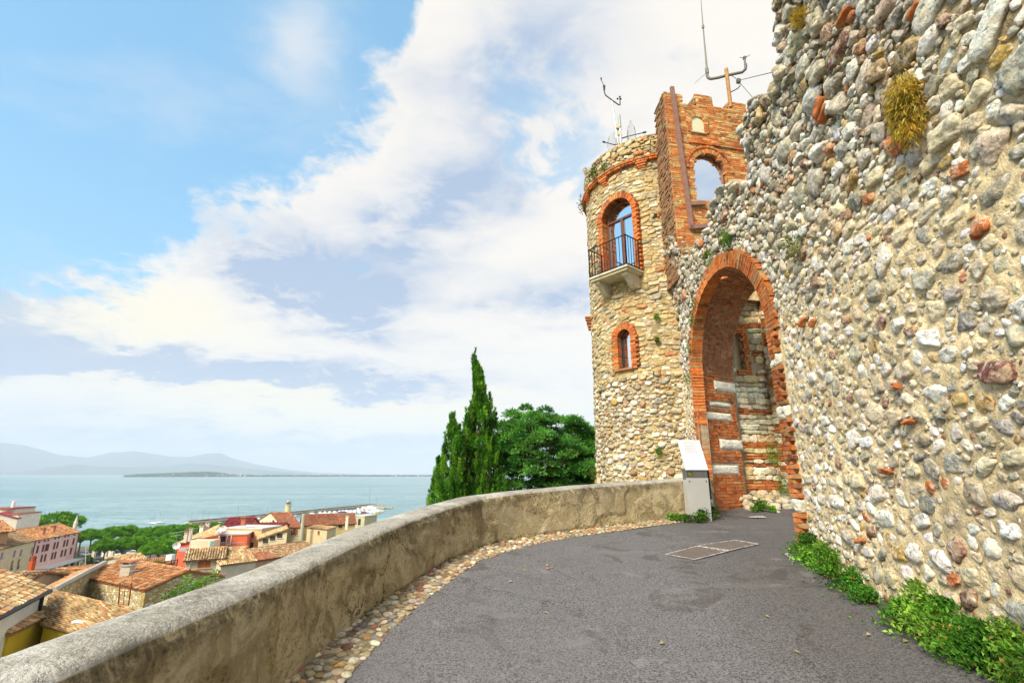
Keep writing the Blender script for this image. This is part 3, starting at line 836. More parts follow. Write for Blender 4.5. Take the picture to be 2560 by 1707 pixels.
stones_on_tower(a, up[up[:, 1] >= TCOR], 'slab', 1.9, UPPER, .9, .12, 0.04)
# uneven top course
n = 110; u = np.linspace(-lim, lim, n) + g.normal(0, .01, n)
stones_on_tower(a, np.stack((u, np.full(n, TTOP - .01) + g.normal(0, .008, n), g.uniform(.035, .045, n)), 1), 'slab', 1.5, UPPER, 1.4, .04, 0.02)
a.build('stone_facing', M_TSTONE, tower, smooth=True)
# brick cornice band with stepped corbels
a = Acc(); gg = np.random.default_rng(12)
k = 128
for i in range(k):
    u = -math.pi * TR + (i + .5) * 2 * math.pi * TR / k
    ang = DA + u / TR
    ax = np.array(((-math.sin(ang), math.cos(ang), 0), (0, 0, 1.0), (math.cos(ang), math.sin(ang), 0)))
    for j in range(2):
        box(a, tpoint(u + (.05 if j else 0), TCOR - .03 + j * .066, .035 + .025 * j), (.112, .058, .2), ax, pick(BRICKS, 1, gg)[0], jit=.004)
for u in (-2.62, -1.45, -0.35, 0.95, 2.2, 3.4):
    ang = DA + u / TR
    ax = np.array(((-math.sin(ang), math.cos(ang), 0), (0, 0, 1.0), (math.cos(ang), math.sin(ang), 0)))
    for j, w in enumerate((.34, .27, .20, .13)):
        box(a, tpoint(u, TCOR - .10 - j * .066, .03 - j * .012), (w, .058, .18 - .03 * j), ax, pick(BRICKS, 1, gg)[0], jit=.004)
a.build('brick_cornice', M_BRICK, tower)
def tower_opening(o, ring, seed, deep, rows):
    uc, hw, z0, z1 = o
    a = Acc()
    O = DO + DU * uc
    arch_ring(a, O, DU, DN, 0, z1, hw, hw + ring, 0, 180, .3, .035, seed, step=.06)
    for s_ in (-1, 1):
        z = z0 - .04; row = 0; gg = np.random.default_rng(seed + s_)
        while z < z1 - .01:
            w = ring * (1.25 if row % 2 else .85)
            box(a, O + DU * s_ * (hw + w / 2) + DN * (-.09 + gg.normal(0, .004) - abs(hw + w / 2) ** 2 * .1) + np.array((0, 0, z + .03)), (w, .057, .28), frame(DU, DN), pick(BRICKS, 1, gg)[0], jit=.004)
            z += .067; row += 1
    # reveals in brick, set back from the face
    for s_ in (-1, 1):
        bricks(a, O + DU * s_ * hw - DN * deep, DN * (1), DU * -s_, 0.0, deep, z0 - .03, z1, None, seed=seed + 5, L=.2)
    arch_ring(a, O, DU, DN, 0, z1, hw, hw + .1, 0, 180, deep, -.02, seed + 9, step=.06, dark=.9)
    box(a, O - DN * (deep / 2 - .05) + np.array((0, 0, z0 - .03)), (hw * 2 + .1, .05, deep + .08), frame(DU, DN), (.46, .15, .06))
    return a.build('brick_surround', M_BRICK, tower)
tower_opening(DOOR, .17, 51, .32, 1)
tower_opening(WIN, .20, 61, .30, 1)
axD = frame(DU, DN)
def arched_glass(o, deep, pane_col, mull):
    uc, hw, z0, z1 = o
    O = DO + DU * uc - DN * deep
    def arc(r, n=20): return [O + DU * r * math.cos(t) + np.array((0, 0, z1 + r * math.sin(t))) for t in np.linspace(0, math.pi, n)]
    w = Acc()
    prism(w, [O + DU * hw + np.array((0, 0, z0)), O - DU * hw + np.array((0, 0, z0))][::-1] + arc(hw) if False else [O - DU * hw + np.array((0, 0, z0)), O + DU * hw + np.array((0, 0, z0))] + arc(hw), -DN * .02)
    f = Acc()
    t = .055 if mull else .018
    for s_ in (-1, 1): box(f, O + DU * s_ * (hw - t / 2) + DN * .02 + np.array((0, 0, (z0 + z1) / 2)), (t, z1 - z0, .06), axD, (1, 1, 1))
    ar = arc(hw - t / 2, 24)
    tube(f, [p + DN * .02 for p in ar], t * .6, 6)
    box(f, O + DN * .02 + np.array((0, 0, z0 + t / 2)), (hw * 2, t * 1.6, .06), axD)
    if mull:
        box(f, O + DN * .02 + np.array((0, 0, z1)), (hw * 2, .06, .07), axD)
        box(f, O + DN * .025 + np.array((0, 0, (z0 + z1) / 2)), (.085, z1 - z0, .07), axD)
        box(f, O + DN * .02 + np.array((0, 0, z0 + .12)), (hw * 2, .10, .05), axD)
    return w, f
w, f = arched_glass(DOOR, .30, None, True)
door = f.build('door', M_WOODF, tower)
adopt(w.build('door_pane', M_GLASS, None), door)
w, f = arched_glass(WIN, .20, None, False)
wino = f.build('window', M_IRON, tower)
adopt(w.build('window_pane', M_GLASS, None), wino)
# putlog holes
a = Acc()
for (u, z) in ((1.22, 7.25), (.92, 2.62), (-1.3, 6.6)):
    ang = DA + u / TR
    ax = np.array(((-math.sin(ang), math.cos(ang), 0), (0, 0, 1.0), (math.cos(ang), math.sin(ang), 0)))
    p = tpoint(u, z, .015)
    a = Acc(); box(a, p, (.15, .13, .03), ax, (.02, .018, .015)); box(a, p + ax[0] * .09, (.05, .15, .12), ax, (.44, .13, .04))
    a.build('putlog_hole', M_VC, tower)
# balcony
bal = Acc(); BZ = 5.60
BO = DO + DU * .07
SW, SD = 1.42, .66
poly = [BO + DU * s_ * SW / 2 + DN * d for s_, d in ((-1, -.15), (1, -.15), (1, SD), (-1, SD))]
prism(bal, [p + np.array((0, 0, BZ - .05)) for p in poly], (0, 0, .05))
poly2 = [BO + DU * s_ * (SW / 2 - .05) + DN * d for s_, d in ((-1, -.15), (1, -.15), (1, SD - .05), (-1, SD - .05))]
prism(bal, [p + np.array((0, 0, BZ - .12)) for p in poly2], (0, 0, .068))
balcony = bal.build('balcony', M_CREAMST, tower)
for s_ in (-1, 1):
    c = Acc()
    prof = [(-.12, BZ - .122), (.52, BZ - .122), (.52, BZ - .20), (.44, BZ - .24), (.40, BZ - .23), (.34, BZ - .30), (.24, BZ - .42), (.12, BZ - .50), (-.12, BZ - .50)]
    prism(c, [BO + DU * (s_ * (SW / 2 - .22) - .09) + DN * d + np.array((0, 0, z)) for d, z in prof], DU * .18)
    adopt(c.build('corbel', M_CREAMST, None), balcony)
r_ = Acc()
RH = .92
cor = [BO + DU * s_ * (SW / 2 - .04) + DN * d for s_, d in ((-1, .02), (-1, SD - .04), (1, SD - .04), (1, .02))]
for p, q in zip(cor[:-1], cor[1:]):
    for hz in (.05, RH):
        d = unit(q - p); m_ = (p + q) / 2 + np.array((0, 0, BZ + hz))
        box(r_, m_, (np.linalg.norm(q - p) + .02, .022, .03), frame(d, np.cross(d, (0, 0, 1))))
    k = int(np.linalg.norm(q - p) / .105)
    for i in range(k + 1):
        s_ = p + (q - p) * i / k
        box(r_, s_ + np.array((0, 0, BZ + RH / 2)), (.016 if 0 < i < k else .026,) * 2 + (RH,), None)
adopt(r_.build('railing', M_IRON, None), balcony)
# little brick spout at the left edge of the tower below the balcony
a = Acc()
for i in range(9):
    u = -2.22 - .02 * (i % 2); p = tpoint(u, 5.02 - i * .05, .10 - .012 * i)
    ang = DA + u / TR
    ax = np.array(((-math.sin(ang), math.cos(ang), 0), (0, 0, 1.0), (math.cos(ang), math.sin(ang), 0)))
    box(a, p, (.26 - .015 * i, .05, .22), ax, pick(BRICKS, 1, gg)[0] * .7, jit=.008)
a.build('brick_corbel', M_BRICK, tower)

# ================================================================== THE BRICK TURRET BETWEEN TOWER AND WALL
turret = thing('brick_turret', 'red brick turret with notched battlements and arched window behind the wall', 'turret', (5.5, 12.4, 5.0))
UO = np.array((4.33, 12.0, 0.0)); UU = unit((2.57, .55, 0)); UN = np.array((UU[1], -UU[0], 0)); axU = frame(UU, UN)
def tp(zx, zy):     # reading on the detail crop of the turret -> (along, height)
    p = pl(1400 + zx / 3.015, 180 + zy / 3.015, UO, UN); return float(np.dot(p - UO, UU)), float(p[2])
mer = [(tp(760, 145), tp(910, 135), tp(925, 245)), (tp(1015, 165), tp(1133, 157), tp(1145, 265)), (tp(1258, 235), tp(1378, 232), None)]
aw0, az0 = tp(1030, 960); aw1, _ = tp(1262, 850); acx = (aw0 + aw1) / 2; arw = (aw1 - aw0) / 2
_, atop = tp(1135, 620); asp_ = atop - arw
n0, nb = tp(990, 452); n1, _ = tp(1085, 450); ncx = (n0 + n1) / 2; nr = (n1 - n0) / 2
_, nt = tp(1035, 345); nsp = nt - nr
TL = 2.66
t0 = mer[0][0][1]; ta = tp(925, 245)[1]; tb = tp(1145, 265)[1]
def ttop(u):
    if u < tp(910, 135)[0]: return t0
    if u < tp(1015, 165)[0]: return ta
    if u < tp(1135, 157)[0]: return mer[1][0][1]
    if u < tp(1258, 235)[0]: return tb
    return tp(1300, 232)[1]
def tkeep(u, v, m=0.0):
    if v > ttop(u): return False
    if abs(u - acx) < arw + m and v < asp_: return not (v > az0 - .02)
    if (u - acx) ** 2 + (v - asp_) ** 2 < (arw + m) ** 2 and v >= asp_: return False
    if abs(u - ncx) < nr + m and nb < v < nsp: return False
    if (u - ncx) ** 2 + (v - nsp) ** 2 < (nr + m) ** 2 and v >= nsp: return False
    return True
a = Acc(); b = Acc()
TB = [(.60, .19, .05, .32), (.52, .15, .04, .2), (.64, .31, .10, .22), (.64, .44, .19, .20), (.42, .14, .06, .06)]
bricks(a, UO, UU, UN, 0, TL, 5.1, 10.95, lambda u, v: tkeep(u, v, .02), L=.24, H=.056, pal=TB, seed=71, proud=.010, jit=.0035)
mortar_plane(b, UO, UU, UN, 0, TL, 4.4, 10.9, lambda u, v: tkeep(u, v, 0.02), .001, .05, (.62, .46, .24), .004)
# left flank, in darker brick and mortar than the front
sO = np.array((4.33, 13.4, 0.0)); sU = np.array((0, -1.0, 0)); sN = np.array((-1.0, 0, 0))
fl = lambda u, v: v < (9.6 if u < .55 else 10.55)
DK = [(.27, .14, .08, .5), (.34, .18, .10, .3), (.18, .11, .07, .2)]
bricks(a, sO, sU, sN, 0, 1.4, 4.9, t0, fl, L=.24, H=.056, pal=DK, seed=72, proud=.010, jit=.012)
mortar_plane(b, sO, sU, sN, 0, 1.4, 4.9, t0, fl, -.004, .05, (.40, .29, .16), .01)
# solid body behind the front, leaving the window chamber open
def tbox(u0, u1, v0, v1, d0, d1, col=(.34, .22, .12)):
    c = UO + axU[0] * (u0 + u1) / 2 + axU[1] * (v0 + v1) / 2 - axU[2] * (d0 + d1) / 2
    box(b, c, (u1 - u0, v1 - v0, d1 - d0), axU, col)
tbox(.36, acx - arw - .02, 4.4, 9.6, .05, 1.3); tbox(acx + arw + .02, TL - .02, 4.4, 9.6, .05, 1.3)
tbox(acx - arw - .02, acx + arw + .02, 4.4, az0 - .03, .05, 1.3); tbox(.36, TL - .02, atop + .12, 9.6, .06, 1.29)
tbox(.36, tp(910, 135)[0] - .02, 9.6, t0 - .02, .05, .45); tbox(.36, TL - .03, 9.6, min(ta, tb) - .03, .06, .42)
tbox(tp(1015, 165)[0] + .02, tp(1135, 157)[0] - .02, 9.7, mer[1][0][1] - .02, .05, .43); tbox(tp(1258, 235)[0] + .02, TL - .02, 9.7, tp(1300, 232)[1] - .02, .05, .43)
# arch over the window: two rings and label mould; string course; niche
arch_ring(a, UO, UU, UN, acx, asp_, arw, arw + .16, -4, 184, .22, .022, 73, step=.055, pal=TB)
arch_ring(a, UO, UU, UN, acx, asp_, arw + .165, arw + .225, -4, 184, .16, .05, 74, step=.11, pal=BRICKS)
arch_ring(a, UO, UU, UN, ncx, nsp, nr, nr + .15, -3, 183, .2, .05, 75, step=.055, pal=TB)
for s_ in (-1, 1): bricks(a, UO + axU[0] * (ncx + s_ * (nr + .06)), UU, UN, -.06, .06, nb, nsp, None, L=.12, H=.056, seed=81, proud=.05, pal=TB, bond=False)
su0, sz = tp(965, 530); su1 = TL
bricks(a, UO, UU, UN, su0, su1, sz - .03, sz + .09, None, L=.24, H=.052, seed=76, proud=.06, depth=.12, pal=BRICKS)
bricks(a, UO, UU, UN, 0.0, .8, 5.02, 5.16, None, L=.24, H=.056, seed=78, proud=.05, depth=.2, pal=BRICKS)
for s_ in (-1, 1):    # reveals of the window
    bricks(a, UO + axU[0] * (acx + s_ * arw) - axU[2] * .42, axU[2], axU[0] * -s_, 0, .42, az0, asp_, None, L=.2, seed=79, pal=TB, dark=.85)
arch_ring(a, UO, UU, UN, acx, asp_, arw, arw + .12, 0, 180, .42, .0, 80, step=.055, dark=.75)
a.build('brick_facing', M_BRICK, turret)
b.build('masonry_core', M_TMORTAR, turret)
w = Acc()
arc = [UO + axU[0] * (acx + arw * math.cos(t)) + axU[1] * (asp_ + arw * math.sin(t)) - axU[2] * .13 for t in np.linspace(0, math.pi, 22)]
prism(w, [UO + axU[0] * (acx - arw) + axU[1] * az0 - axU[2] * .13, UO + axU[0] * (acx + arw) + axU[1] * az0 - axU[2] * .13] + arc, -axU[2] * .03)
f = Acc(); tube(f, [p + axU[2] * .02 for p in arc], .03, 6)
for s_ in (-1, 1): box(f, UO + axU[0] * (acx + s_ * (arw - .02)) + axU[1] * (az0 + asp_) / 2 - axU[2] * .11, (.05, asp_ - az0, .06), axU)
wf = f.build('window', M_WOODF, turret)
adopt(w.build('window_pane', M_GLASS, None), wf)
w = Acc()
narc = [UO + axU[0] * (ncx + nr * math.cos(t)) + axU[1] * (nsp + nr * math.sin(t)) - axU[2] * .02 for t in np.linspace(0, math.pi, 16)]
prism(w, [UO + axU[0] * (ncx - nr) + axU[1] * nb - axU[2] * .02, UO + axU[0] * (ncx + nr) + axU[1] * nb - axU[2] * .02] + narc, axU[2] * .035, (.74, .66, .46))
box(w, UO + axU[0] * ncx + axU[1] * (nb - .02) + axU[2] * .0, (nr * 2 + .1, .03, .11), axU, (.50, .38, .22))
w.build('niche_panel', M_VC, turret)
# brown metal duct running down the face and turning right
d_ = Acc()
pt = lambda zx, zy, off=.07: (lambda q: UO + axU[0] * q[0] + axU[1] * q[1] + axU[2] * off)(tp(zx, zy))
path = [pt(835, 138), pt(880, 450), pt(935, 800), pt(980, 1180), pt(1085, 1170)]
for p, q in ((path[0], path[3]), (path[3], path[4])):
    d = unit(q - p)
    box(d_, (p + q) / 2, (np.linalg.norm(q - p) + .08, .11, .08), frame(d, UN), (1, 1, 1))
p, q = pt(968, 1003), pt(1080, 998)
box(d_, (p + q) / 2, (np.linalg.norm(q - p), .11, .07), frame(unit(q - p), UN))
d_.build('metal_duct', M_BROWN, turret)

# ------------------------------------------------------------------ instruments on the roofs
def P_at(u, v, D):   # point at horizontal distance D from the viewer along a sight line
    r = ray(u, v); return r * (D / math.hypot(r[0], r[1]))
def c3(zx, zy, D=15.6): return P_at(1480 + zx / 7.125, 180 + zy / 7.125, D)
ws = thing('weather_mast', 'slim white mast on the tower roof with wind vane and cup anemometer', 'weather station', tuple(c3(450, 1430)))
a = Acc(); top = c3(355, 520); base = c3(440, 1100); base2 = base + (base - top) * 1.0
tube(a, [base2, base, top], [.035, .035, .028], 8); a.build('mast', M_GREYMETAL, ws)
a = Acc(); tube(a, [c3(218, 330), c3(228, 390), c3(245, 420), c3(350, 500), c3(480, 592), c3(498, 590), c3(500, 540)], .022, 8); a.build('cross_arm', M_IRON, ws)
a = Acc(); tube(a, [c3(218, 330), c3(216, 250)], [.03, .05], 8); tube(a, [c3(216, 250), c3(175, 175), c3(160, 110)], [.012, .01, .03], 6); a.build('wind_vane', M_IRON, ws)
a = Acc(); tube(a, [c3(500, 540), c3(492, 470)], .018, 6)
V2, F2 = ICO[1]
for q in (c3(455, 480), c3(512, 484), c3(496, 445)):
    a.add(V2 * .035 + q, F2); tube(a, [c3(492, 472), q], .008, 4)
a.build('anemometer', M_IRON, ws)
def grid_dish(c, n, up, w, h, name_parent, stem):
    a = Acc(); n = unit(n); s_ = unit(np.cross(up, n)); upv = np.cross(n, s_)
    def surf(x, y): return c + s_ * x * w / 2 + upv * y * h / 2 + n * (.55 * w * (x * x * .35 + y * y * .25))
    for y in np.linspace(-1, 1, 13):
        hw_ = math.sqrt(max(1 - (abs(y) ** 2.2) * .75, .05))
        tube(a, [surf(x * hw_, y) for x in np.linspace(-1, 1, 8)], .006, 4, caps=False)
    for sgn in (-1, 1): tube(a, [surf(sgn * math.sqrt(max(1 - (abs(y) ** 2.2) * .75, .05)), y) for y in np.linspace(-1, 1, 13)], .012, 5)
    a.build('grid_reflector', M_GREYMETAL, name_parent)
    a = Acc(); tube(a, [c, c + n * w * .75], .015, 6); tube(a, [c + n * w * .7, c + n * w * .86], .03, 6)
    tube(a, [c, stem], .02, 6); a.build('feed_arm', M_IRON, name_parent)
am = thing('antenna_mast', 'grey pole on the tower roof carrying two grid dish antennas', 'antenna', tuple(c3(525, 1390)))
a = Acc(); tube(a, [c3(530, 1600), c3(522, 1380), c3(500, 1000)], .045, 8); a.build('pole', M_GREYMETAL, am)
a = Acc(); tube(a, [c3(498, 990), c3(480, 770)], .055, 8); a.build('radio_housing', plain_mat('pale_green_plastic', (.33, .42, .40), .5), am)
for q_, sz in ((c3(455, 985), (.14, .14, .16)), (c3(495, 1100), (.12, .10, .14))):
    a = Acc(); box(a, q_, sz); a.build('junction_box', M_CREAMST, am)
grid_dish(c3(640, 1150), (.75, -.45, -.1), (0, 0, 1), .75, .95, am, c3(515, 1190))
grid_dish(c3(400, 1300), (-.9, -.35, 0), (0, 0, 1), .55, .80, am, c3(520, 1280))
def c4(zx, zy, D=13.0): return P_at(1720 + zx / 6.03, zy / 6.03, D)
wm = thing('wind_mast', 'rusty mast on the brick turret with curved crossbar and tall thin aerial', 'aerial', tuple(c4(640, 1530)))
a = Acc(); tube(a, [c4(645, 1620), c4(585, 1120), c4(575, 1040)], .05, 10); a.build('mast', plain_mat('rusty_pole', (.42, .22, .08), .7, .2, .3, 12), wm)
a = Acc(); tube(a, [c4(286, 1070), c4(290, 1150), c4(310, 1180), c4(345, 1192), c4(450, 1175), c4(580, 1140), c4(700, 1115), c4(820, 1090), c4(862, 1050), c4(872, 1000), c4(865, 970)], .04, 10)
a.build('crossbar', M_DULL, wm)
a = Acc(); tube(a, [c4(286, 1060), c4(228, 420), c4(190, -60), c4(165, -300)], [.028, .016, .008, .005], 6); tube(a, [c4(228, 430), c4(225, 385)], .035, 6); tube(a, [c4(282, 1040), c4(290, 1110)], .05, 8)
a.build('whip_aerial', M_DULL, wm)
a = Acc(); tube(a, [c4(862, 970), c4(852, 880)], .03, 8); tube(a, [c4(852, 878), c4(935, 832)], .01, 4); tube(a, [c4(852, 878), c4(778, 868)], .01, 4); box(a, c4(852, 876), (.07, .07, .07))
a.build('wind_sensor', M_DULL, wm)
a = Acc(); tube(a, [c4(630, 1395), c4(700, 1365), c4(750, 1335), c4(785, 1295), c4(785, 1260), c4(762, 1225)], .016, 6); box(a, c4(760, 1225), (.09, .09, .11)); a.build('lamp_arm', M_DULL, wm)
a = Acc(); tube(a, [c4(780, 1212), c4(1450, 1050, 9.0)], .008, 4); tube(a, [c4(790, 1260), c4(1050, 1560, 12.4)], .008, 4); tube(a, [c4(300, 1080), c4(100, 1260, 14)], .006, 4); tube(a, [c4(640, 1130), c4(760, 1215)], .008, 4)
a.build('stay_wire', M_IRON, wm)

# ================================================================== ROAD, PARAPET AND WHAT STANDS ON THE TERRACE
BASE = np.array([(-2.3, -4.0), (-2.0, -.5), (-1.86, 2.0), (-1.70, 4.16), (-1.56, 5.18), (-1.40, 5.95), (-1.17, 6.75), (-.90, 7.6), (-.50, 8.34), (.0, 8.85), (.56, 9.25), (1.3, 9.70), (2.2, 10.2), (3.2, 10.72), (4.35, 11.32)])
ASPH = np.array([(-1.75, -4.0), (-1.5, -.5), (-1.36, 2.0), (-1.23, 4.16), (-1.10, 5.18), (-.87, 6.1), (-.66, 6.85), (-.42, 7.5), (.03, 8.13), (.45, 8.55), (.98, 8.97), (1.65, 9.36), (2.45, 9.82), (3.3, 10.32), (4.3, 10.95)])
TOPZ = np.array([-.86, -.82, -.775, -.745, -.675, -.60, -.535, -.455, -.365, -.315, -.275, -.225, -.18, -.13, -.07])
def resample(P, n):
    d = np.concatenate(([0], np.cumsum(np.linalg.norm(np.diff(P[:, :2], axis=0), axis=1))))
    t = np.linspace(0, d[-1], n)
    Q = np.stack([np.interp(t, d, P[:, k]) for k in range(P.shape[1])], 1)
    for _ in range(max(2, n // 60)):
        Q[1:-1] = (Q[:-2] + 2 * Q[1:-1] + Q[2:]) / 4
    return Q, t
a = Acc()
m, N, b_ = new_mat('asphalt')
pos = N.n('ShaderNodeNewGeometry').outputs['Position']
fine = N.add(N.mul(N.noise(pos, 62, 3, 0.8), .6), N.mul(N.noise(pos, 150, 2, .8), .4)); mid = N.noise(pos, 30, 4, 0.6); lg = N.noise(pos, .8, 5, 0.6, .5)
fine = N.add(N.mul(N.noise(pos, 48, 2, 0.9), .65), N.mul(N.noise(pos, 120, 2, .8), .35))
c = N.mix(N.step(fine, .40, .58), (.046, .043, .048), (.20, .192, .205))
c = N.mix(N.step(N.noise(pos, 70, 2, .8), .62, .70, 0, .8), c, (.36, .35, .35))
c = N.mix(N.step(lg, .42, .68, 0, .38), c, (.15, .14, .15))
c = N.mix(N.step(N.noise(pos, 1.7, 5, .65, 1.0), .55, .7, 0, .45), c, (.05, .043, .044))
vo = N.n('ShaderNodeTexVoronoi', feature='DISTANCE_TO_EDGE'); vo.inputs['Scale'].default_value = .42
wob = N.n('ShaderNodeVectorMath', operation='MULTIPLY_ADD'); N.put(wob.inputs[0], N.noise(pos, 2.2, 5, .65, 0, 1)); wob.inputs[1].default_value = (.9, .9, .9); N.put(wob.inputs[2], pos); N.put(vo.inputs['Vector'], wob.outputs[0])
crack = N.mul(N.step(vo.outputs[0], .001, .006, 1, 0), N.step(N.noise(pos, .55, 3), .48, .60))
c = N.mix(N.mul(crack, .6), c, (.02, .018, .018))
sx = N.n('ShaderNodeSeparateXYZ'); N.put(sx.inputs[0], pos)
c = N.mix(N.mul(N.step(N.noise(N.mapping(pos, (.5, 2.2, 1), (0, 0, .5)), 1.3, 5, .6, .6), .56, .72), .4), c, (.22, .21, .21))
c = N.mix(N.mul(N.step(N.noise(pos, 1.1, 4, .6, 1.5), .58, .66), .5), c, (.06, .05, .045))
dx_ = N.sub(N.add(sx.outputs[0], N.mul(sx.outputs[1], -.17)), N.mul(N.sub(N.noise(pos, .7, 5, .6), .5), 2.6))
c = N.mix(N.mul(N.step(dx_, .6, 2.2), .38), c, (.05, .04, .034))  # wall's shade on the road, plus damp dirt at its foot, put into the colour
c = N.mix(N.mul(N.step(N.noise(N.mapping(pos, (1, 1, 1), loc=(4, 8, 0)), 1.5, 5, .6, 1.0), .60, .70), .45), c, (.26, .245, .24))
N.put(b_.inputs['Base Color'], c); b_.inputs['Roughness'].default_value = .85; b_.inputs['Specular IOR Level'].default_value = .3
bump(N, b_, N.sub(N.add(fine, N.mul(mid, .8)), crack), .55, .006)
M_ASPH = m
yy = np.arange(-4, 12.6, .15)
xl = np.interp(yy, BASE[:, 1], BASE[:, 0]) - .02
xs = np.linspace(0, 1, 70)
X = xl[:, None] + xs[None, :] * (9 - xl[:, None]); Yg = np.repeat(yy[:, None], 70, 1)
P = np.stack((X, Yg, gz(X, Yg) + .012 * fbm(np.stack((X * .6, Yg * .6, X * 0), -1), 3, 2)), -1)
grid(a, P)
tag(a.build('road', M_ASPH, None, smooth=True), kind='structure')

# parapet -----------------------------------------------------------
m, N, b_ = new_mat('stained_render')
ch = N.n('ShaderNodeSeparateColor'); N.t.links.new(N.n('ShaderNodeAttribute', attribute_name='Col').outputs['Color'], ch.inputs[0])
hf, topf, patchf = ch.outputs
pos = N.n('ShaderNodeNewGeometry').outputs['Position']
nA_ = N.noise(pos, 1.6, 6, .62, .8); nB_ = N.noise(pos, 3.2, 7, .66, 1.2); nC_ = N.noise(pos, 38, 4, .7); nD_ = N.noise(pos, 9, 5, .65, .5)
c = N.mix(N.step(nB_, .40, .62), (.40, .32, .19), (.60, .50, .31))
c = N.mix(N.step(N.add(N.mul(nA_, .75), N.mul(nD_, .3)), .51, .62, 0, .7), c, (.22, .17, .09))
c = N.mix(N.step(N.noise(pos, 2.3, 3, .5, .3), .60, .63, 0, .75), c, (.58, .49, .32))
c = N.mix(N.mul(N.step(nC_, .50, .66), N.step(nD_, .40, .60, .2, .85)), c, (.085, .07, .042))
c = N.mix(N.step(N.noise(pos, 2.9, 4, .6), .62, .72, 0, .5), c, (.24, .20, .04))
vk = N.n('ShaderNodeTexVoronoi', feature='DISTANCE_TO_EDGE'); vk.inputs['Scale'].default_value = 1.1
wb = N.n('ShaderNodeVectorMath', operation='MULTIPLY_ADD'); N.put(wb.inputs[0], N.noise(pos, 3.0, 5, .65, 0, 1)); wb.inputs[1].default_value = (.7, .7, .7); N.put(wb.inputs[2], pos); N.put(vk.inputs['Vector'], wb.outputs[0])
crk = N.mul(N.step(vk.outputs[0], .003, .012, 1, 0), N.step(N.noise(pos, .9, 3), .48, .56))
c = N.mix(N.mul(crk, .8), c, (.05, .04, .025))
c = N.mix(N.step(patchf, .3, .7, 0, .85), c, N.mix(N.step(nB_, .45, .6), (.43, .355, .22), (.53, .47, .34)))
edge = N.mul(N.step(hf, .70, .90), N.step(N.add(nD_, N.mul(nC_, .5)), .56, .80))
c = N.mix(N.mul(edge, .6), c, (.07, .058, .038))
tc_ = N.mix(N.step(N.noise(pos, 75, 4, .75), .36, .62), (.30, .28, .25), (.52, .49, .44))
tc_ = N.mix(N.step(N.add(N.mul(nD_, .5), N.mul(nA_, .5)), .47, .60, 0, .7), tc_, (.24, .225, .19))
tc_ = N.mix(N.step(N.noise(N.mapping(pos, (1, 1, 1), loc=(5, 2, 1)), 2.2, 6, .65), .52, .64, 0, .6), tc_, (.62, .60, .56))
c = N.mix(N.step(N.add(topf, N.mul(N.sub(nD_, .5), .7)), .35, .65), c, tc_)
N.put(b_.inputs['Base Color'], c); b_.inputs['Roughness'].default_value = .93; b_.inputs['Specular IOR Level'].default_value = .1
bump(N, b_, N.sub(N.add(N.mul(nB_, 1.6), N.add(nC_, nD_)), crk), .9, .025)
M_PAR = m
Q, S = resample(np.concatenate((BASE, TOPZ[:, None]), 1), 620)
T = np.gradient(Q[:, :2], axis=0); T /= np.linalg.norm(T, axis=1)[:, None]
OUT = np.stack((-T[:, 1], T[:, 0]), 1)                   # away from the road
prof = [(0.0, f) for f in np.linspace(-.15, .90, 26)] + [(.008, .93), (.022, .96), (.045, .982), (.08, .995), (.14, 1.003), (.20, 1.005), (.26, 1.008), (.33, 1.008), (.39, .998), (.43, .965), (.44, .90), (.45, .6), (.46, 0), (.48, -2.5)]
V = np.zeros((len(Q), len(prof), 3)); C = np.zeros_like(V)
zb = gz(Q[:, 0], Q[:, 1])
for j, (o, f) in enumerate(prof):
    o2 = o - .05 * (1 - min(max(f, 0), 1)) * (o < .3)
    V[:, j, 0] = Q[:, 0] + OUT[:, 0] * o2; V[:, j, 1] = Q[:, 1] + OUT[:, 1] * o2
    V[:, j, 2] = zb + (Q[:, 2] - zb) * f
    C[:, j, 0] = min(max(f, 0), 1); C[:, j, 1] = 1.0 if .02 < o < .43 else 0.0
nn = fbm(V * np.array((2.2, 2.2, 2.6)), 61, 5)
pit = np.clip(fbm(V * np.array((1.4, 1.4, 1.8)), 71, 3) - .12, 0, 1)
face = (C[:, :, 1] < .5)[..., None]
disp = (.018 * nn - .09 * pit * (C[:, :, 0] > .05))[..., None] * face
V[..., :2] += -disp * OUT[:, None, :] if False else disp * (-OUT[:, None, :])
V[..., 2] += .008 * fbm(V * 3.0, 64, 3) * (1 - face[..., 0])
plate = np.clip((fbm(V * np.array((1.15, 1.15, 1.5)) + 4.7, 81, 4) - .06) / .05, 0, 1) * (C[:, :, 0] < .86) * (C[:, :, 0] > .03)
V[..., :2] -= (plate * .022)[..., None] * face * OUT[:, None, :]
# the pale repair of smooth render with its straight joint
tj = np.array([(p[0] * T[i, 0] + p[1] * T[i, 1]) for i, p in enumerate(Q[:, :2])])
i0 = int(np.argmin(np.hypot(Q[:, 0] - (-.27), Q[:, 1] - 8.6))); s0 = S[i0]
ss_ = S[:, None] + .0 * C[:, :, 0] + .10 * nn
C[:, :, 2] = ((S[:, None] > s0) & (ss_ < s0 + 1.15 - 1.0 * np.clip(C[:, :, 0] - .25, 0, 1) * 1.6) & (C[:, :, 0] < .80 - .18 * nn))
C[:, :, 2] = np.maximum(C[:, :, 2], plate * .50 * face[..., 0])
a = Acc(); grid(a, V, None, C.reshape(-1, 3))
ring_end = [tuple(V[-1, j]) for j in range(len(prof))]
o = a.build('parapet_wall', M_PAR, None, smooth=True)
tag(o, 'low curving parapet wall of stained render with rounded pale grey top', 'parapet')

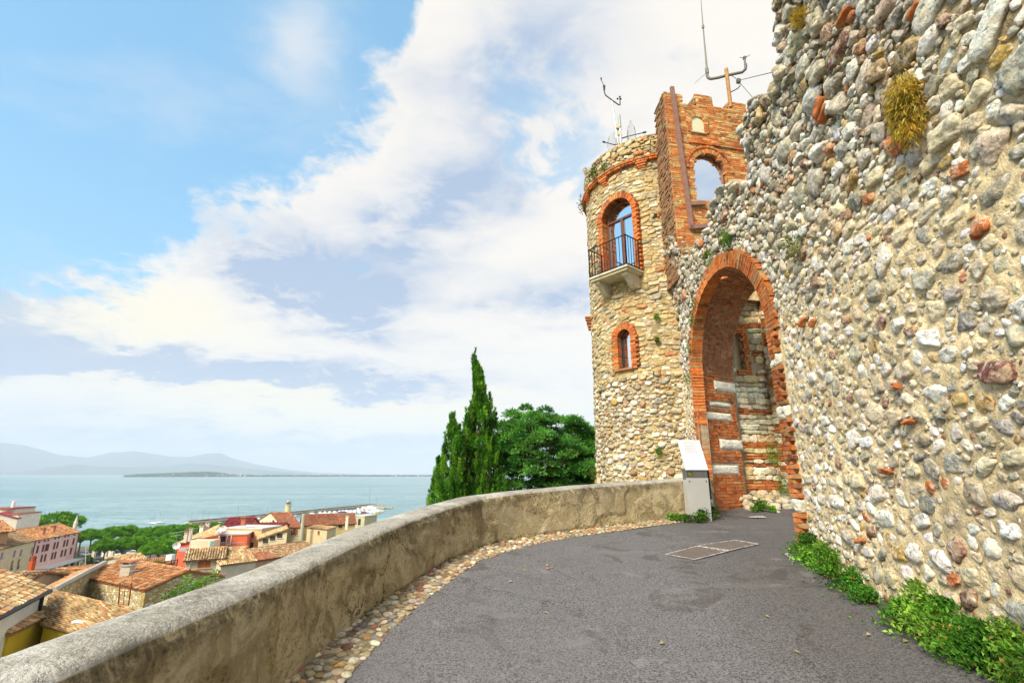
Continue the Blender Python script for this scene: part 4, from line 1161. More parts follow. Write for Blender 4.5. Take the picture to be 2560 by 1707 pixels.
# cobbled gutter ----------------------------------------------------------
Qb, _ = resample(BASE, 300); Qa, _ = resample(ASPH, 300)
a = Acc()
W = np.linspace(-.05, 1.0, 8)
P = Qb[:, None, :] * (1 - W[None, :, None]) + Qa[:, None, :] * W[None, :, None]
Zc = gz(P[..., 0], P[..., 1]) + .006 + .006 * vnoise(np.concatenate((P * 9, P[..., :1] * 0), -1), 3)
grid(a, np.concatenate((P, Zc[..., None]), -1), None, (.30, .25, .16), 1)
sl = np.concatenate(([0], np.cumsum(np.linalg.norm(np.diff(Qb, axis=0), axis=1))))
wd = np.linalg.norm(Qa - Qb, axis=1)
g = np.random.default_rng(5)
def creg(s, w, r): return (w > .02 + r * .5) & (w < np.interp(s, sl, wd) - r * .6)
peb = scatter((4.5, sl[-1], 0, .55), [(.046, 2500), (.037, 7000), (.028, 14000), (.02, 16000)], creg, 1.15, 3, .93)
s_, w_, r_p = peb.T
fr = w_ / np.interp(s_, sl, wd)
pb = np.stack([np.interp(s_, sl, Qb[:, k]) * (1 - fr) + np.interp(s_, sl, Qa[:, k]) * fr for k in (0, 1)], 1)
pos = np.concatenate((pb, (gz(pb[:, 0], pb[:, 1]) + .004 + r_p * .1)[:, None]), 1)
tx_ = np.stack([np.interp(s_, sl, np.gradient(Qb[:, k])) for k in (0, 1)], 1); tx_ /= np.linalg.norm(tx_, axis=1)[:, None]
U = np.concatenate((tx_, np.full((len(tx_), 1), .0)), 1); U[:, 2] = .09 * U[:, 1]
V_ = np.stack((-U[:, 1], U[:, 0], 0 * U[:, 0]), 1); N_ = np.tile((0, -.09, 1.0), (len(U), 1))
PEB = [(.46, .36, .22, .28), (.58, .51, .40, .22), (.32, .25, .16, .2), (.34, .17, .11, .14), (.48, .29, .12, .08), (.26, .24, .21, .08)]
put_stones(a, pos, V_, U, N_, r_p * 1.2, r_p * .98, r_p * .5, pick(PEB, len(r_p), g), 'cobble', 2, g, .5)
tag(a.build('cobbled_gutter', [M_PEBBLE, M_TMORTAR], None, smooth=True), kind='structure')

# access covers and painted outlines --------------------------------------
def road_pt(u, v):
    p = ground_hit(u * 2560 / 2352, v * 2560 / 2352); return p
def ground_hit(u, v):
    r = ray(u, v); t = -1.85 / (r[2] - .09 * r[1]); return r * t
m, N, b_ = new_mat('cover_plate')
pos = N.n('ShaderNodeNewGeometry').outputs['Position']
wv = N.n('ShaderNodeTexChecker'); N.put(wv.inputs[0], N.mapping(pos, (1, 1, 1), (0, 0, .6))); wv.inputs['Scale'].default_value = 26
c = N.mix(wv.outputs[1], (.16, .125, .11), (.085, .07, .065))
c = N.mix(N.step(N.noise(pos, 12, 5, .6), .45, .7, 0, .6), c, (.20, .17, .15))
N.put(b_.inputs['Base Color'], c); b_.inputs['Roughness'].default_value = .7
bump(N, b_, wv.outputs[1], .4, .004)
M_COVER = m
m, N, b_ = new_mat('worn_white_marking')
pos = N.n('ShaderNodeNewGeometry').outputs['Position']
N.put(b_.inputs['Base Color'], N.mix(N.step(N.noise(pos, 28, 5, .7), .40, .56), (.62, .61, .60), (.20, .19, .19)))
b_.inputs['Roughness'].default_value = .8
M_MARK = m
quads = [[(1531, 1275), (1597, 1287), (1674, 1267), (1602, 1256)], [(1604, 1255), (1676, 1266), (1743, 1251), (1690, 1242)]]
lab = ['rectangular patterned metal cover in the road, the one nearer the parapet', 'rectangular patterned metal cover in the road, the one nearer the archway']
for qd, lb in zip(quads, lab):
    pts_ = [road_pt(*q) for q in qd]; ctr = np.mean(pts_, 0)
    t_ = thing('access_cover', lb, 'manhole cover', tuple(ctr))
    a = Acc()
    ins = [ctr + (p - ctr) * .90 + np.array((0, 0, .012)) for p in pts_]
    prism(a, ins, (0, 0, .006)); a.build('plate', M_COVER, t_)
    a = Acc()
    for i in range(4):
        p, q = pts_[i], pts_[(i + 1) % 4]
        if lb.endswith('archway') and i == 3 and False: continue
        d = unit(q - p); nrm = np.cross((0, 0, 1), d); hw = .024 if i in (0, 2) else .013
        prism(a, [p - nrm * hw + np.array((0, 0, .013)), q - nrm * hw + np.array((0, 0, .013)), q + nrm * hw + np.array((0, 0, .013)), p + nrm * hw + np.array((0, 0, .013))], (0, 0, .005 + .002 * (i % 2)))
    a.build('painted_outline', M_MARK, t_)
a = Acc()
for poly in ([(1718, 1188), (1750, 1186), (1762, 1190), (1728, 1190)], [(1801, 1274), (1812, 1272), (1830, 1287), (1822, 1288)]):
    prism(a, [road_pt(*q) + np.array((0, 0, .013)) for q in poly], (0, 0, .006))
tag(a.build('road_marking', M_MARK, None), kind='structure')

# information stand ---------------------------------------------------------
SB = ground_hit(1728, 1291); SB = np.array((3.72, 10.42, gz(3.72, 10.42)))
ss1 = thing('information_stand', 'brushed steel information stand with sloping white text panel beside the brick pier', 'information sign', tuple(SB))
fx = unit((1.0, .05, 0)); fn = np.array((fx[1], -fx[0], 0)); axS = frame(fx, fn)
wS = .43
a = Acc(); box(a, SB + axS[1] * .37, (wS, .92, .05), axS); box(a, SB + axS[1] * .37 - axS[2] * .16, (wS - .06, .9, .25), axS)
a.build('pedestal', M_STEEL, ss1)
a = Acc(); box(a, SB + axS[1] * .915 - axS[2] * .015, (wS, .155, .05), axS); box(a, SB + axS[1] * .90 - axS[2] * .15, (wS - .05, .2, .24), axS); a.build('neck', plain_mat('shaded_steel', (.36, .36, .355), .4, .85, .05), ss1)  # shade below the sloping panel is put into this darker steel colour
for s_ in (-1, 1):
    a = Acc(); q = SB + axS[0] * s_ * .17 + axS[1] * .765 + axS[2] * .026
    tube(a, [q, q + axS[2] * .006], .012, 10); a.build('bolt', M_IRON, ss1)
a = Acc(); q = SB + axS[0] * -.145 + axS[1] * .905 + axS[2] * .012
box(a, q, (.10, .075, .005), axS, (.035, .035, .03)); 
for k in range(12):
    t0, t1 = k * math.pi / 6, (k + 1) * math.pi / 6
    prism(a, [q + axS[2] * .003, q + axS[2] * .003 + axS[0] * .04 * math.cos(t0) + axS[1] * .026 * math.sin(t0), q + axS[2] * .003 + axS[0] * .04 * math.cos(t1) + axS[1] * .026 * math.sin(t1)], axS[2] * .003, (.42, .36, .04))
box(a, q + axS[2] * .008, (.07, .012, .002), axS, (.035, .035, .03)); box(a, q + axS[2] * .008 + axS[1] * .015, (.035, .008, .002), axS, (.035, .035, .03))
a.build('emblem', M_VC, ss1)
sl_u = unit(np.array((0, 0, .60)) - fn * .30); axP = np.array((axS[0], sl_u, np.cross(axS[0], sl_u)))
p0 = SB + axS[1] * .985 + axS[2] * .04
pan = Acc(); box(pan, p0 + sl_u * .34 - axP[2] * .015, (wS + .03, .68, .03), axP); po = pan.build('panel', plain_mat('white_panel', (.60, .63, .68), .4, 0, .02), ss1)
a = Acc(); gg = np.random.default_rng(4)
rows = [.625, .600, .565, .535, .505, .480, .455, .430, .400]
for r0 in rows:     # lines of small grey print
    w = gg.uniform(.17, .27); x = -w / 2 - .02
    while x < w / 2:
        l = gg.uniform(.012, .035); box(a, p0 + axS[0] * (x + l / 2) + sl_u * r0 + axP[2] * .001, (l, .007, .002), axP, (.25, .25, .28)); x += l + .006
box(a, p0 + axS[0] * .12 + sl_u * .33 + axP[2] * .001, (.07, .008, .002), axP, (.35, .35, .36)); box(a, p0 + axS[0] * .17 + sl_u * .12 + axP[2] * .001, (.02, .05, .002), axP, (.55, .55, .56))
adopt(a.build('print', M_VC, None), po)
# cable conduit
a = Acc(); cb = np.array((4.10, 10.83, gz(4.1, 10.83))); cd = thing('cable_conduit', 'black cable pipe rising from a short white sleeve beside the brick pier', 'pipe', tuple(cb))
up = np.array((0, 0, 1.0))
tube(a, [cb + up * .3, cb + up * .75, cb + up * .92, cb + up * .98 + np.array((-.02, .06, 0)), cb + up * .98 + np.array((-.03, .3, 0))], .030, 10); a.build('pipe', M_IRON, cd)
a = Acc(); tube(a, [cb - up * .05, cb + up * .36], .045, 12); a.build('sleeve', M_WHITE, cd)

# fallen leaves on the asphalt
FL = [(1205, 1311, (.55, .33, .03)), (1257, 1300, (.6, .42, .05)), (1268, 1306, (.65, .5, .12)), (1258, 1308, (.55, .16, .36)), (1239, 1290, (.5, .4, .1)), (1763, 1418, (.55, .42, .2)), (1995, 1460, (.45, .36, .2)), (1255, 1410, (.5, .45, .3)), (1172, 1338, (.45, .4, .3)), (1830, 1500, (.4, .33, .2)), (1520, 1480, (.45, .36, .16)), (2080, 1475, (.4, .3, .12))]
for i, (u, v, c) in enumerate(FL):
    p = road_pt(u, v) + np.array((0, 0, .014)); th = random.uniform(0, 6)
    a = Acc(); e1 = np.array((math.cos(th), math.sin(th), .1)); e2 = np.array((-math.sin(th), math.cos(th), .12)); s_ = .028
    a.add([p - e1 * s_, p - e2 * s_ * .6 + up * .006, p + e1 * s_ * .3 - e2 * s_ * .5 + up * .01, p + e1 * s_, p + e1 * s_ * .3 + e2 * s_ * .5 + up * .012, p + e2 * s_ * .6 + up * .004], [(0, 1, 2, 3), (0, 3, 4, 5)], c)
    tag(a.build('fallen_leaf', M_LEAF, None), 'small dry fallen leaf or petal lying on the grey asphalt road', 'leaf', 'fallen leaves on the road')

# ------------------------------------------------------------------ leaves
def leaves(a, pos, axis, L, W, cols, g, fold=.25, flat=0.0):
    """one bent leaf blade per point: base, two sides, tip"""
    n = len(pos)
    axis = axis / (np.linalg.norm(axis, axis=1)[:, None] + 1e-9)
    rv = g.normal(size=(n, 3)); rv[:, 2] += flat * 3
    side = np.cross(axis, rv); side /= np.linalg.norm(side, axis=1)[:, None] + 1e-9
    nr_ = np.cross(side, axis)
    L = np.broadcast_to(L, n)[:, None]; W = np.broadcast_to(W, n)[:, None]
    v = np.stack((pos, pos + axis * L * .45 + side * W * .5 + nr_ * W * fold, pos + axis * L - nr_ * W * fold, pos + axis * L * .45 - side * W * .5 + nr_ * W * fold), 1)
    idx = np.arange(n)[:, None] * 4
    F = np.concatenate((idx + np.array((0, 1, 2)), idx + np.array((0, 2, 3))), 0)
    a.add(v.reshape(-1, 3), F, np.repeat(cols, 4, 0))
def greens(n, g, pal, sd=.22):
    c = np.array(pal)[g.integers(0, len(pal), n)]
    return np.clip(c * (1 + g.normal(0, sd, (n, 1))), .004, .6)
GW = [(.09, .25, .02), (.06, .19, .016), (.13, .30, .03), (.045, .14, .014), (.17, .30, .04)]
def weed_patch(name, label, line, n, height, spread, seed, size=(.035, .06), pal=GW, lean=(-.5, 0, .6), top=None):
    g = np.random.default_rng(seed); L_ = np.array(line, float)
    d = np.concatenate(([0], np.cumsum(np.linalg.norm(np.diff(L_[:, :2], axis=0), axis=1))))
    # clumps along the line, each with its own height and reach
    nc = max(6, int(d[-1] * 9)); t = g.uniform(0, d[-1], nc)
    gap_ = vnoise(np.stack((t * 1.7, t * 0, t * 0 + seed), 1), seed) > -.28
    if gap_.sum() > 3: t = t[gap_]
    nc = len(t); sc = spread * g.uniform(.5, 1.1, nc)
    hc = height * g.uniform(.45, 1.15, nc) * (np.interp(t, d, L_[:, 2]) if L_.shape[1] > 2 else 1)
    k = g.integers(0, nc, n)
    tt = t[k] + g.normal(0, .07, n)
    x = np.interp(tt, d, L_[:, 0]); y = np.interp(tt, d, L_[:, 1])
    h = hc[k] * g.uniform(.0, 1, n) ** .8; w = -sc[k] * np.abs(g.normal(.35, .35, n)) * (1 - .55 * h / height)
    nx, ny = np.gradient(L_[:, 0]), np.gradient(L_[:, 1]); nl = np.hypot(nx, ny)
    ox = np.interp(tt, d, ny / nl); oy = np.interp(tt, d, -nx / nl)
    if np.mean(ox * lean[0] + oy * lean[1]) > 0: ox, oy = -ox, -oy
    px, py = x + ox * w, y + oy * w
    pos = np.stack((px, py, gz(px, py) + .02 + h), 1)
    ax = g.normal(0, .6, (n, 3)) + np.array(lean)
    a = Acc()
    cl_ = greens(nc, g, pal, .25)[k] * (1 + g.normal(0, .25, (n, 1)))
    dry = g.random(n) < .035; cl_[dry] = np.array((.34, .24, .06)) * g.uniform(.6, 1.3, (int(dry.sum()), 1))
    leaves(a, pos, ax, g.uniform(*size, n), g.uniform(*size, n) * g.uniform(.35, .85, n), np.clip(cl_, .01, .6), g, .2, .4)
    # stems
    for i in range(nc * 3):
        c = g.integers(0, nc); s_ = np.array((np.interp(t[c], d, L_[:, 0]), np.interp(t[c], d, L_[:, 1]), 0)); s_[2] = gz(s_[0], s_[1])
        e = s_ + np.array((-abs(g.normal(0, .5)) * sc[c], g.normal(0, .12), hc[c] * g.uniform(.5, 1)))
        tube(a, [s_, (s_ + e) / 2 + np.array((0, 0, .03)), e], .004, 4, (.09, .12, .03), caps=False)
    o = a.build(name, M_LEAF, None)
    return tag(o, label, 'weeds')
w1 = [(4.28, 7.92, .45), (4.2, 7.5, 1.2), (4.1, 7.0, 1.15), (3.98, 6.4, .9), (3.88, 5.95, .8), (3.82, 5.7, .25)]
weed_patch('weed_clump', 'dense green weeds at the foot of the river stone wall next to the gateway jamb', w1, 9000, .28, .34, 1, (.02, .048))
w2 = [(3.80, 5.35, .5), (3.76, 5.0, 1.1), (3.72, 4.5, .95), (3.70, 4.1, 1.15), (3.6, 3.5, 1.5), (3.5, 2.9, 1.5)]
weed_patch('weed_clump', 'tall leafy weeds at the foot of the stone wall nearest the viewer', w2, 15000, .34, .36, 2, (.022, .058))
weed_patch('weed_clump', 'green weeds round the base of the steel information stand and brick pier', [(3.1, 10.55, .3), (3.6, 10.32, .7), (4.0, 10.65, 1.3), (4.22, 10.95, .6)], 2600, .24, .22, 3, (.03, .05), lean=(.0, -.4, .6))
weed_patch('weed_clump', 'small green weeds between the brick pier and the rubble', [(5.2, 11.5, .7), (5.5, 11.65, 1.1), (5.75, 11.5, .5)], 900, .18, .2, 4, (.03, .05), lean=(-.3, -.5, .6))
# plants rooted in the masonry: (position, radius, count, palette, label)
DRY = [(.62, .40, .04), (.50, .29, .03), (.40, .27, .06), (.70, .48, .09)]
GRY = [(.10, .15, .02), (.20, .20, .04), (.07, .12, .015)]
def tuft(name, label, p, rad, n, pal, seed, size, droop=0.0, out=(-.8, -.3, .2), wr=(.1, .5)):
    g = np.random.default_rng(seed); p = np.array(p, float)
    d = g.normal(size=(n, 3)); d /= np.linalg.norm(d, axis=1)[:, None]
    d = d + np.array(out) * .6
    pos = p + d * rad * g.uniform(.1, 1, (n, 1)) ** .6 * np.array((.55, 1, 1.0))
    pos = p + (pos - p) * (1 + .55 * vnoise((pos - p) / rad * 1.6 + seed, seed))[:, None]
    pos[:, 2] -= droop * g.uniform(0, 1.6, n) ** 2 * rad
    a = Acc(); leaves(a, pos, d * (1 - abs(droop)) + np.array((0, 0, -droop)) + g.normal(0, .3, (n, 3)), g.uniform(.6, 1.2, n) * size, g.uniform(*wr, n) * size, greens(n, g, pal, .25), g)
    tag(a.build(name, M_LEAF, None), label, 'wall plant')
def wall_px(u, v):   # where a sight line of the survey meets the wall face
    r = ray(u * 2560 / 2352, v * 2560 / 2352); t = 4.0 / r[0]
    for _ in range(12): t = (WX(r[1] * t) - .06) / r[0]
    return r * t
tuft('dry_grass_tuft', 'golden hanging tuft of dry moss high on the river stone wall', wall_px(2080, 222), .19, 4200, DRY, 11, .09, .75, wr=(.05, .14))
tuft('dry_grass_tuft', 'small golden moss tuft near the broken upper left edge of the wall', wall_px(1836, 38), .12, 1200, DRY, 12, .06, .4, wr=(.06, .16))
tuft('green_tuft', 'green sprig growing on top of the brick gateway arch', wall_px(1672, 552), .20, 320, GW, 13, .06)
tuft('green_tuft', 'yellowish green sprig on the left shoulder of the gateway arch', wall_px(1628, 592), .16, 220, GRY + GW, 14, .06)
tuft('green_tuft', 'mossy green patch in the stones right of the gateway arch crown', wall_px(1828, 566), .20, 420, GRY, 15, .05, .3)
for i, (u, v, nm) in enumerate([(1592, 735, 'uppermost of the green sprigs on the pebbly wall between tower and arch'), (1588, 800, 'second green sprig down on the pebbly wall left of the arch'), (1580, 870, 'middle green sprig on the pebbly wall left of the arch'), (1596, 700, 'small dark sprig high beside the left shoulder of the arch')]):
    tuft('green_tuft', nm, wall_px(u, v), .16, 170, GW + GRY, 20 + i, .05)
for i, (u, z, c, nm, rad) in enumerate([(-2.35, 9.33, GRY, 'bushy grass tuft on the tower cornice at its left edge', .30), (-.72, 9.42, GRY, 'larger grass tuft growing above the tower cornice', .26), (-.25, 9.36, GW, 'dark green sprig above the tower cornice beside the larger tuft', .16), (-1.35, 9.95, DRY, 'yellow tuft on the tower top edge left of the antennas', .10), (1.05, 4.15, GW, 'green sprig on the tower wall at the right of the lower window', .10), (1.02, 3.5, GW, 'lower green sprig on the tower wall right of the lower window', .08), (.85, .55, GW, 'green moss patch low on the tower wall', .16), (-2.0, -.0, GRY, 'weeds at the lower left edge of the tower above the parapet', .2)]):
    ang = DA + u / TR
    tuft('green_tuft' if c is not DRY else 'dry_grass_tuft', nm, tpoint(u, z, .06), rad, 260, c, 40 + i, .09 if rad > .2 else .05, .0, (math.cos(ang), math.sin(ang), .3))
for i, (q, nm, rad) in enumerate([(inn(1768, 1050, .3), 'hanging green plant in the lower part of the inner gate wall', .26), (inn(1800, 1122, .4), 'green weeds on the rubble ledge inside the gateway', .25), (inn(1800, 1020, .25), 'small sprig on the inner gate wall near the right jamb', .14)]):
    tuft('green_tuft', nm, IO + axI[0] * q[0] + axI[1] * q[1] + axI[2] * .35, rad, 420, GW[:4], 60 + i, .05, 0, (0, -1, .2))
for (u, v, ln, sp_) in [(1888, 262, .26, .6), (1876, 252, .30, .8), (2056, 886, .11, 0), (2086, 968, .16, .1), (2030, 1082, .13, 0), (1864, 742, .13, .9), (1840, 740, .15, 1.0), (1934, 40, .24, .2), (1752, 424, .16, .5), (2100, 20, .2, .5), (1972, 1240, .14, .3), (1660, 640, .12, .2)]:
    p = wall_px(u, v); ax_ = np.array(((0, -math.cos(sp_), math.sin(sp_)), (0, math.sin(sp_), math.cos(sp_)), (-1, 0, 0)))
    a = Acc(); put_stones(a, p[None] + np.array((.035, 0, 0)), ax_[0][None], ax_[1][None], ax_[2][None], np.array([ln * .5]), np.array([.034]), np.array([.07]), np.array([(.48, .15, .05)]), 'slab', 3, g, .1)
    a.build('brick_fragment', M_BRICK, castle_wall, smooth=True)
# moss along the foot of the parapet
a = Acc(); g = np.random.default_rng(8)
k = g.choice(np.arange(len(Qb)), 2600); k = k[(vnoise(np.stack((sl[k] * 1.1, sl[k] * 0, sl[k] * 0), 1), 4) > .05)]
pp = np.stack((Qb[k, 0], Qb[k, 1], gz(Qb[k, 0], Qb[k, 1])), 1) + np.abs(g.normal(0, 1, (len(k), 3))) * np.array((.03, -.03, .025))
leaves(a, pp, g.normal(0, .5, (len(k), 3)) + np.array((.3, -.3, .6)), .03, .018, greens(len(k), g, [(.10, .16, .02), (.06, .12, .015), (.16, .17, .03)], .3), g)
tag(a.build('moss_strip', M_LEAF, None), kind='stuff')

# ------------------------------------------------------------------ trees behind the parapet
CY = [(.07, .22, .022), (.13, .32, .026), (.045, .15, .018), (.18, .37, .035), (.09, .26, .024)]
def cypress(label, spires, zb, seed, base):
    """spires: (x, y, top z, radius profile [(fraction, radius)], bend)"""
    g = np.random.default_rng(seed)
    t_ = thing('cypress_tree', label, 'tree', base)
    a = Acc(); tr = Acc()
    for (x, y, zt, prof, bend, n) in spires:
        nc = max(12, n // 55)
        fc = g.uniform(0, .97, nc); thc = g.uniform(0, 2 * math.pi, nc)
        lob = 1 + .30 * vnoise(np.stack((np.cos(thc) * 1.4, np.sin(thc) * 1.4, fc * 3.0 + seed), 1), seed)
        rc = np.maximum(np.interp(fc, [p[0] for p in prof], [p[1] for p in prof]) * lob, .02) * g.uniform(.35, 1.0, nc) ** .5
        H_ = zt - zb
        Lc = g.uniform(.35, .8, nc) * (1 - .55 * fc); wc = np.minimum(g.uniform(.07, .15, nc) * (1 - .5 * fc), .04 + .25 * (1 - fc))
        thin = np.clip((1 - fc) * H_ / .9, .12, 1); rc = rc * thin; wc = wc * (.35 + .65 * thin)
        shade_c = greens(nc, g, CY, .22)
        k = g.integers(0, nc, n); s_ = g.uniform(0, 1, n)
        bx = np.interp(fc, [0, .8, .95, 1], [0, 0, bend * .3, bend])
        tilt = .28 * (1 - .5 * fc)
        th2 = g.uniform(0, 2 * math.pi, n); rr = wc[k] * (1 - s_ * .85) * np.sqrt(g.uniform(0, 1, n))
        px = x + bx[k] + (rc[k] + s_ * Lc[k] * tilt[k]) * np.cos(thc[k]) + rr * np.cos(th2)
        py = y + (rc[k] + s_ * Lc[k] * tilt[k]) * np.sin(thc[k]) + rr * np.sin(th2)
        pz = zb + H_ * fc[k] + s_ * Lc[k] - .1
        pos = np.stack((px, py, pz - .35 * np.maximum(pz - zt, 0) ), 1)
        ax = np.stack((np.cos(thc[k]) * .3 + np.cos(th2) * .35, np.sin(thc[k]) * .3 + np.sin(th2) * .35, np.full(n, .9)), 1) + g.normal(0, .2, (n, 3))
        leaves(a, pos, ax, g.uniform(.06, .13, n), g.uniform(.02, .045, n), np.clip(shade_c[k] * (1 + g.normal(0, .2, (n, 1))), .01, .5), g, .3)
        tube(tr, [(x, y, zb - 1.5), (x, y, zb + (zt - zb) * .9)], [.12, .02], 8, (.16, .11, .07))
    a.build('crown', M_LEAF, t_); tr.build('trunk', M_BARK, t_)
c1 = at(1198, 1230, 17.5); zb0 = -3.2
def ztop(u, v, Yd): r = ray(u, v); return r[2] * Yd / r[1]
y1 = 17.6
X_ = lambda u, v=1000, y=y1: ray(u, v)[0] * y / ray(u, v)[1]
s_w = y1 / ray(1200, 1000)[1] / FPX     # metres per photograph pixel at that distance
cypress('tall dark cypress with a bent tip standing behind the parapet', [
    (X_(1200), y1, ztop(1185, 905, y1), [(0, 60 * s_w), (.33, 55 * s_w), (.52, 46 * s_w), (.66, 35 * s_w), (.76, 18 * s_w), (.85, 10 * s_w), (.94, 6 * s_w), (1, 3 * s_w)], -13 * s_w, 42000),
    (X_(1228), y1 + .1, ztop(1228, 980, y1), [(0, 22 * s_w), (.6, 20 * s_w), (.85, 9 * s_w), (1, 3 * s_w)], -2 * s_w, 7000),
    (X_(1172), y1 - .2, ztop(1166, 1022, y1), [(0, 30 * s_w), (.6, 22 * s_w), (.85, 10 * s_w), (1, 3 * s_w)], -3 * s_w, 9000),
    (X_(1188), y1, ztop(1180, 872, y1), [(0, .02), (.86, .02), (.93, 6 * s_w), (1, 4 * s_w)], -9 * s_w, 9000)], zb0, 1, (X_(1200), y1, zb0 - 1.5))
cypress('middle cypress of the clump, lower and bushier than the tall one', [
    (X_(1138), y1 - .6, ztop(1134, 1034, y1 - .6), [(0, 38 * s_w), (.5, 36 * s_w), (.75, 20 * s_w), (.9, 8 * s_w), (1, 3 * s_w)], -2 * s_w, 16000),
    (X_(1152), y1 - .7, ztop(1150, 1058, y1 - .7), [(0, 26 * s_w), (.6, 20 * s_w), (.9, 7 * s_w), (1, 3 * s_w)], 0, 9000)], zb0, 2, (X_(1138), y1 - .6, zb0 - 1.5))
cypress('lowest cypress at the left end of the clump in front of the lake', [
    (X_(1108), y1 - .4, ztop(1106, 1146, y1 - .4), [(0, 19 * s_w), (.5, 18 * s_w), (.8, 11 * s_w), (1, 3 * s_w)], -1 * s_w, 9000)], zb0, 3, (X_(1108), y1 - .4, zb0 - 1.5))
def broadleaf(name, label, c, rx, ry, rz, nclump, nl, pal, seed, trunk_h, cl=.34, leafs=(.07, .15), lw=.4, gap=.55, mat=None, flatten=1.0):
    g = np.random.default_rng(seed); c = np.array(c, float)
    t_ = thing(name, label, 'tree', (c[0], c[1], c[2] - rz - trunk_h))
    a = Acc()
    d = g.normal(size=(nclump, 3)); d /= np.linalg.norm(d, axis=1)[:, None]
    rad = g.uniform(gap, 1.0, nclump) ** .7
    cc = c + d * rad[:, None] * np.array((rx, ry, rz)) * (1 + .16 * vnoise(d * 2.2 + seed, seed))[:, None]
    cs = cl * g.uniform(.55, 1.25, nclump)
    k = g.integers(0, nclump, nl)
    e = g.normal(size=(nl, 3)); e /= np.linalg.norm(e, axis=1)[:, None]; e[:, 2] = np.abs(e[:, 2]) * .9 - .25
    pos = cc[k] + e * cs[k][:, None] * g.uniform(.35, 1.05, (nl, 1)) * np.array((1, 1, .8 * flatten))
    base = greens(nclump, g, pal, .16)[k]
    cols = np.clip(base * (1 + g.normal(0, .2, (nl, 1))), .004, .5)
    leaves(a, pos, e + g.normal(0, .35, (nl, 3)) + np.array((0, 0, .15)), g.uniform(*leafs, nl), g.uniform(*leafs, nl) * lw, cols, g, .2, .3)
    a.build('crown', mat or M_LEAF, t_)
    tr = Acc(); b0 = np.array((c[0], c[1], c[2] - rz - trunk_h)); fork = c - np.array((0, 0, rz * .55))
    tube(tr, [b0, (b0 + fork) / 2 + g.normal(0, .05, 3), fork], [rx * .085 + .03, rx * .07 + .02, rx * .06], 9, (.17, .12, .08))
    for i in range(9):
        e = cc[g.integers(0, nclump)]; mid = fork * .45 + e * .55 + g.normal(0, .06, 3) * rx
        tube(tr, [fork, mid, e], [rx * .05, rx * .03, rx * .01], 6, (.17, .12, .08))
    tr.build('trunk', M_BARK, t_)
    return t_
ASHL = [(.09, .26, .05), (.13, .34, .065), (.055, .18, .038), (.18, .40, .09)]
y2 = 19.0
cx, cz = X_(1360, 1120, y2), ztop(1372, 1142, y2)
broadleaf('ash_tree', 'broad dark green leafy tree between the cypresses and the tower', (cx, y2, cz), 2.1, 1.6, 1.98, 260, 84000, ASHL, 5, 3.0, .37, (.07, .16), .38, .45)
c2_ = (X_(1462, 1100, y2 + .6), y2 + .6, ztop(1462, 1180, y2 + .6))
broadleaf('ash_tree', 'smaller leafy tree close against the left side of the tower', c2_, .8, 1.0, 1.9, 80, 24000, ASHL, 6, 3.0, .32, (.07, .15), .38, .4)

# ================================================================== HILLSIDE AND THE TOWN BELOW
def hz(x, y):
    d = np.hypot(np.asarray(x) - 3, np.asarray(y) - 5)
    z = np.interp(d, [0, 9, 20, 40, 70, 105, 135, 600], [-3.6, -3.6, -9, -15, -20.5, -26, -28.4, -28.5])
    shore = np.asarray(y) - 214 - 6 * np.sin(np.asarray(x) * .03)
    return np.where(shore > 0, np.maximum(z - shore * .8, -40), z)
a = Acc()
gx = np.concatenate((np.linspace(-420, -90, 34), np.linspace(-85, 90, 71), np.linspace(100, 420, 30))); gy = np.concatenate((np.linspace(-90, -5, 12), np.linspace(0, 232, 94)))
X, Yg = np.meshgrid(gx, gy, indexing='ij')
P = np.stack((X, Yg, hz(X, Yg)), -1)
near_ = np.hypot(X - 3, Yg - 5) < 12
P[..., 2] += np.where(near_, 0, .35 * fbm(P * .12, 3, 3))
grid(a, P)
M_EARTH = plain_mat('hillside_earth', (.14, .14, .06), .95, 0, .45, .25, 2, .5, stain=(.15, .7, (.20, .16, .10)))
tag(a.build('hillside', M_EARTH, None, smooth=True), kind='structure')
a = Acc()
prism(a, [(-190, 118, -28.0), (-62, 118, -28.0), (-50, 205, -28.0), (-200, 205, -28.0)], (0, 0, .12))
tag(a.build('street', plain_mat('street_asphalt', (.10, .10, .105), .9, 0, .2, .4, 20, .1, stain=(.1, .5, (.16, .16, .16))), None), kind='structure')

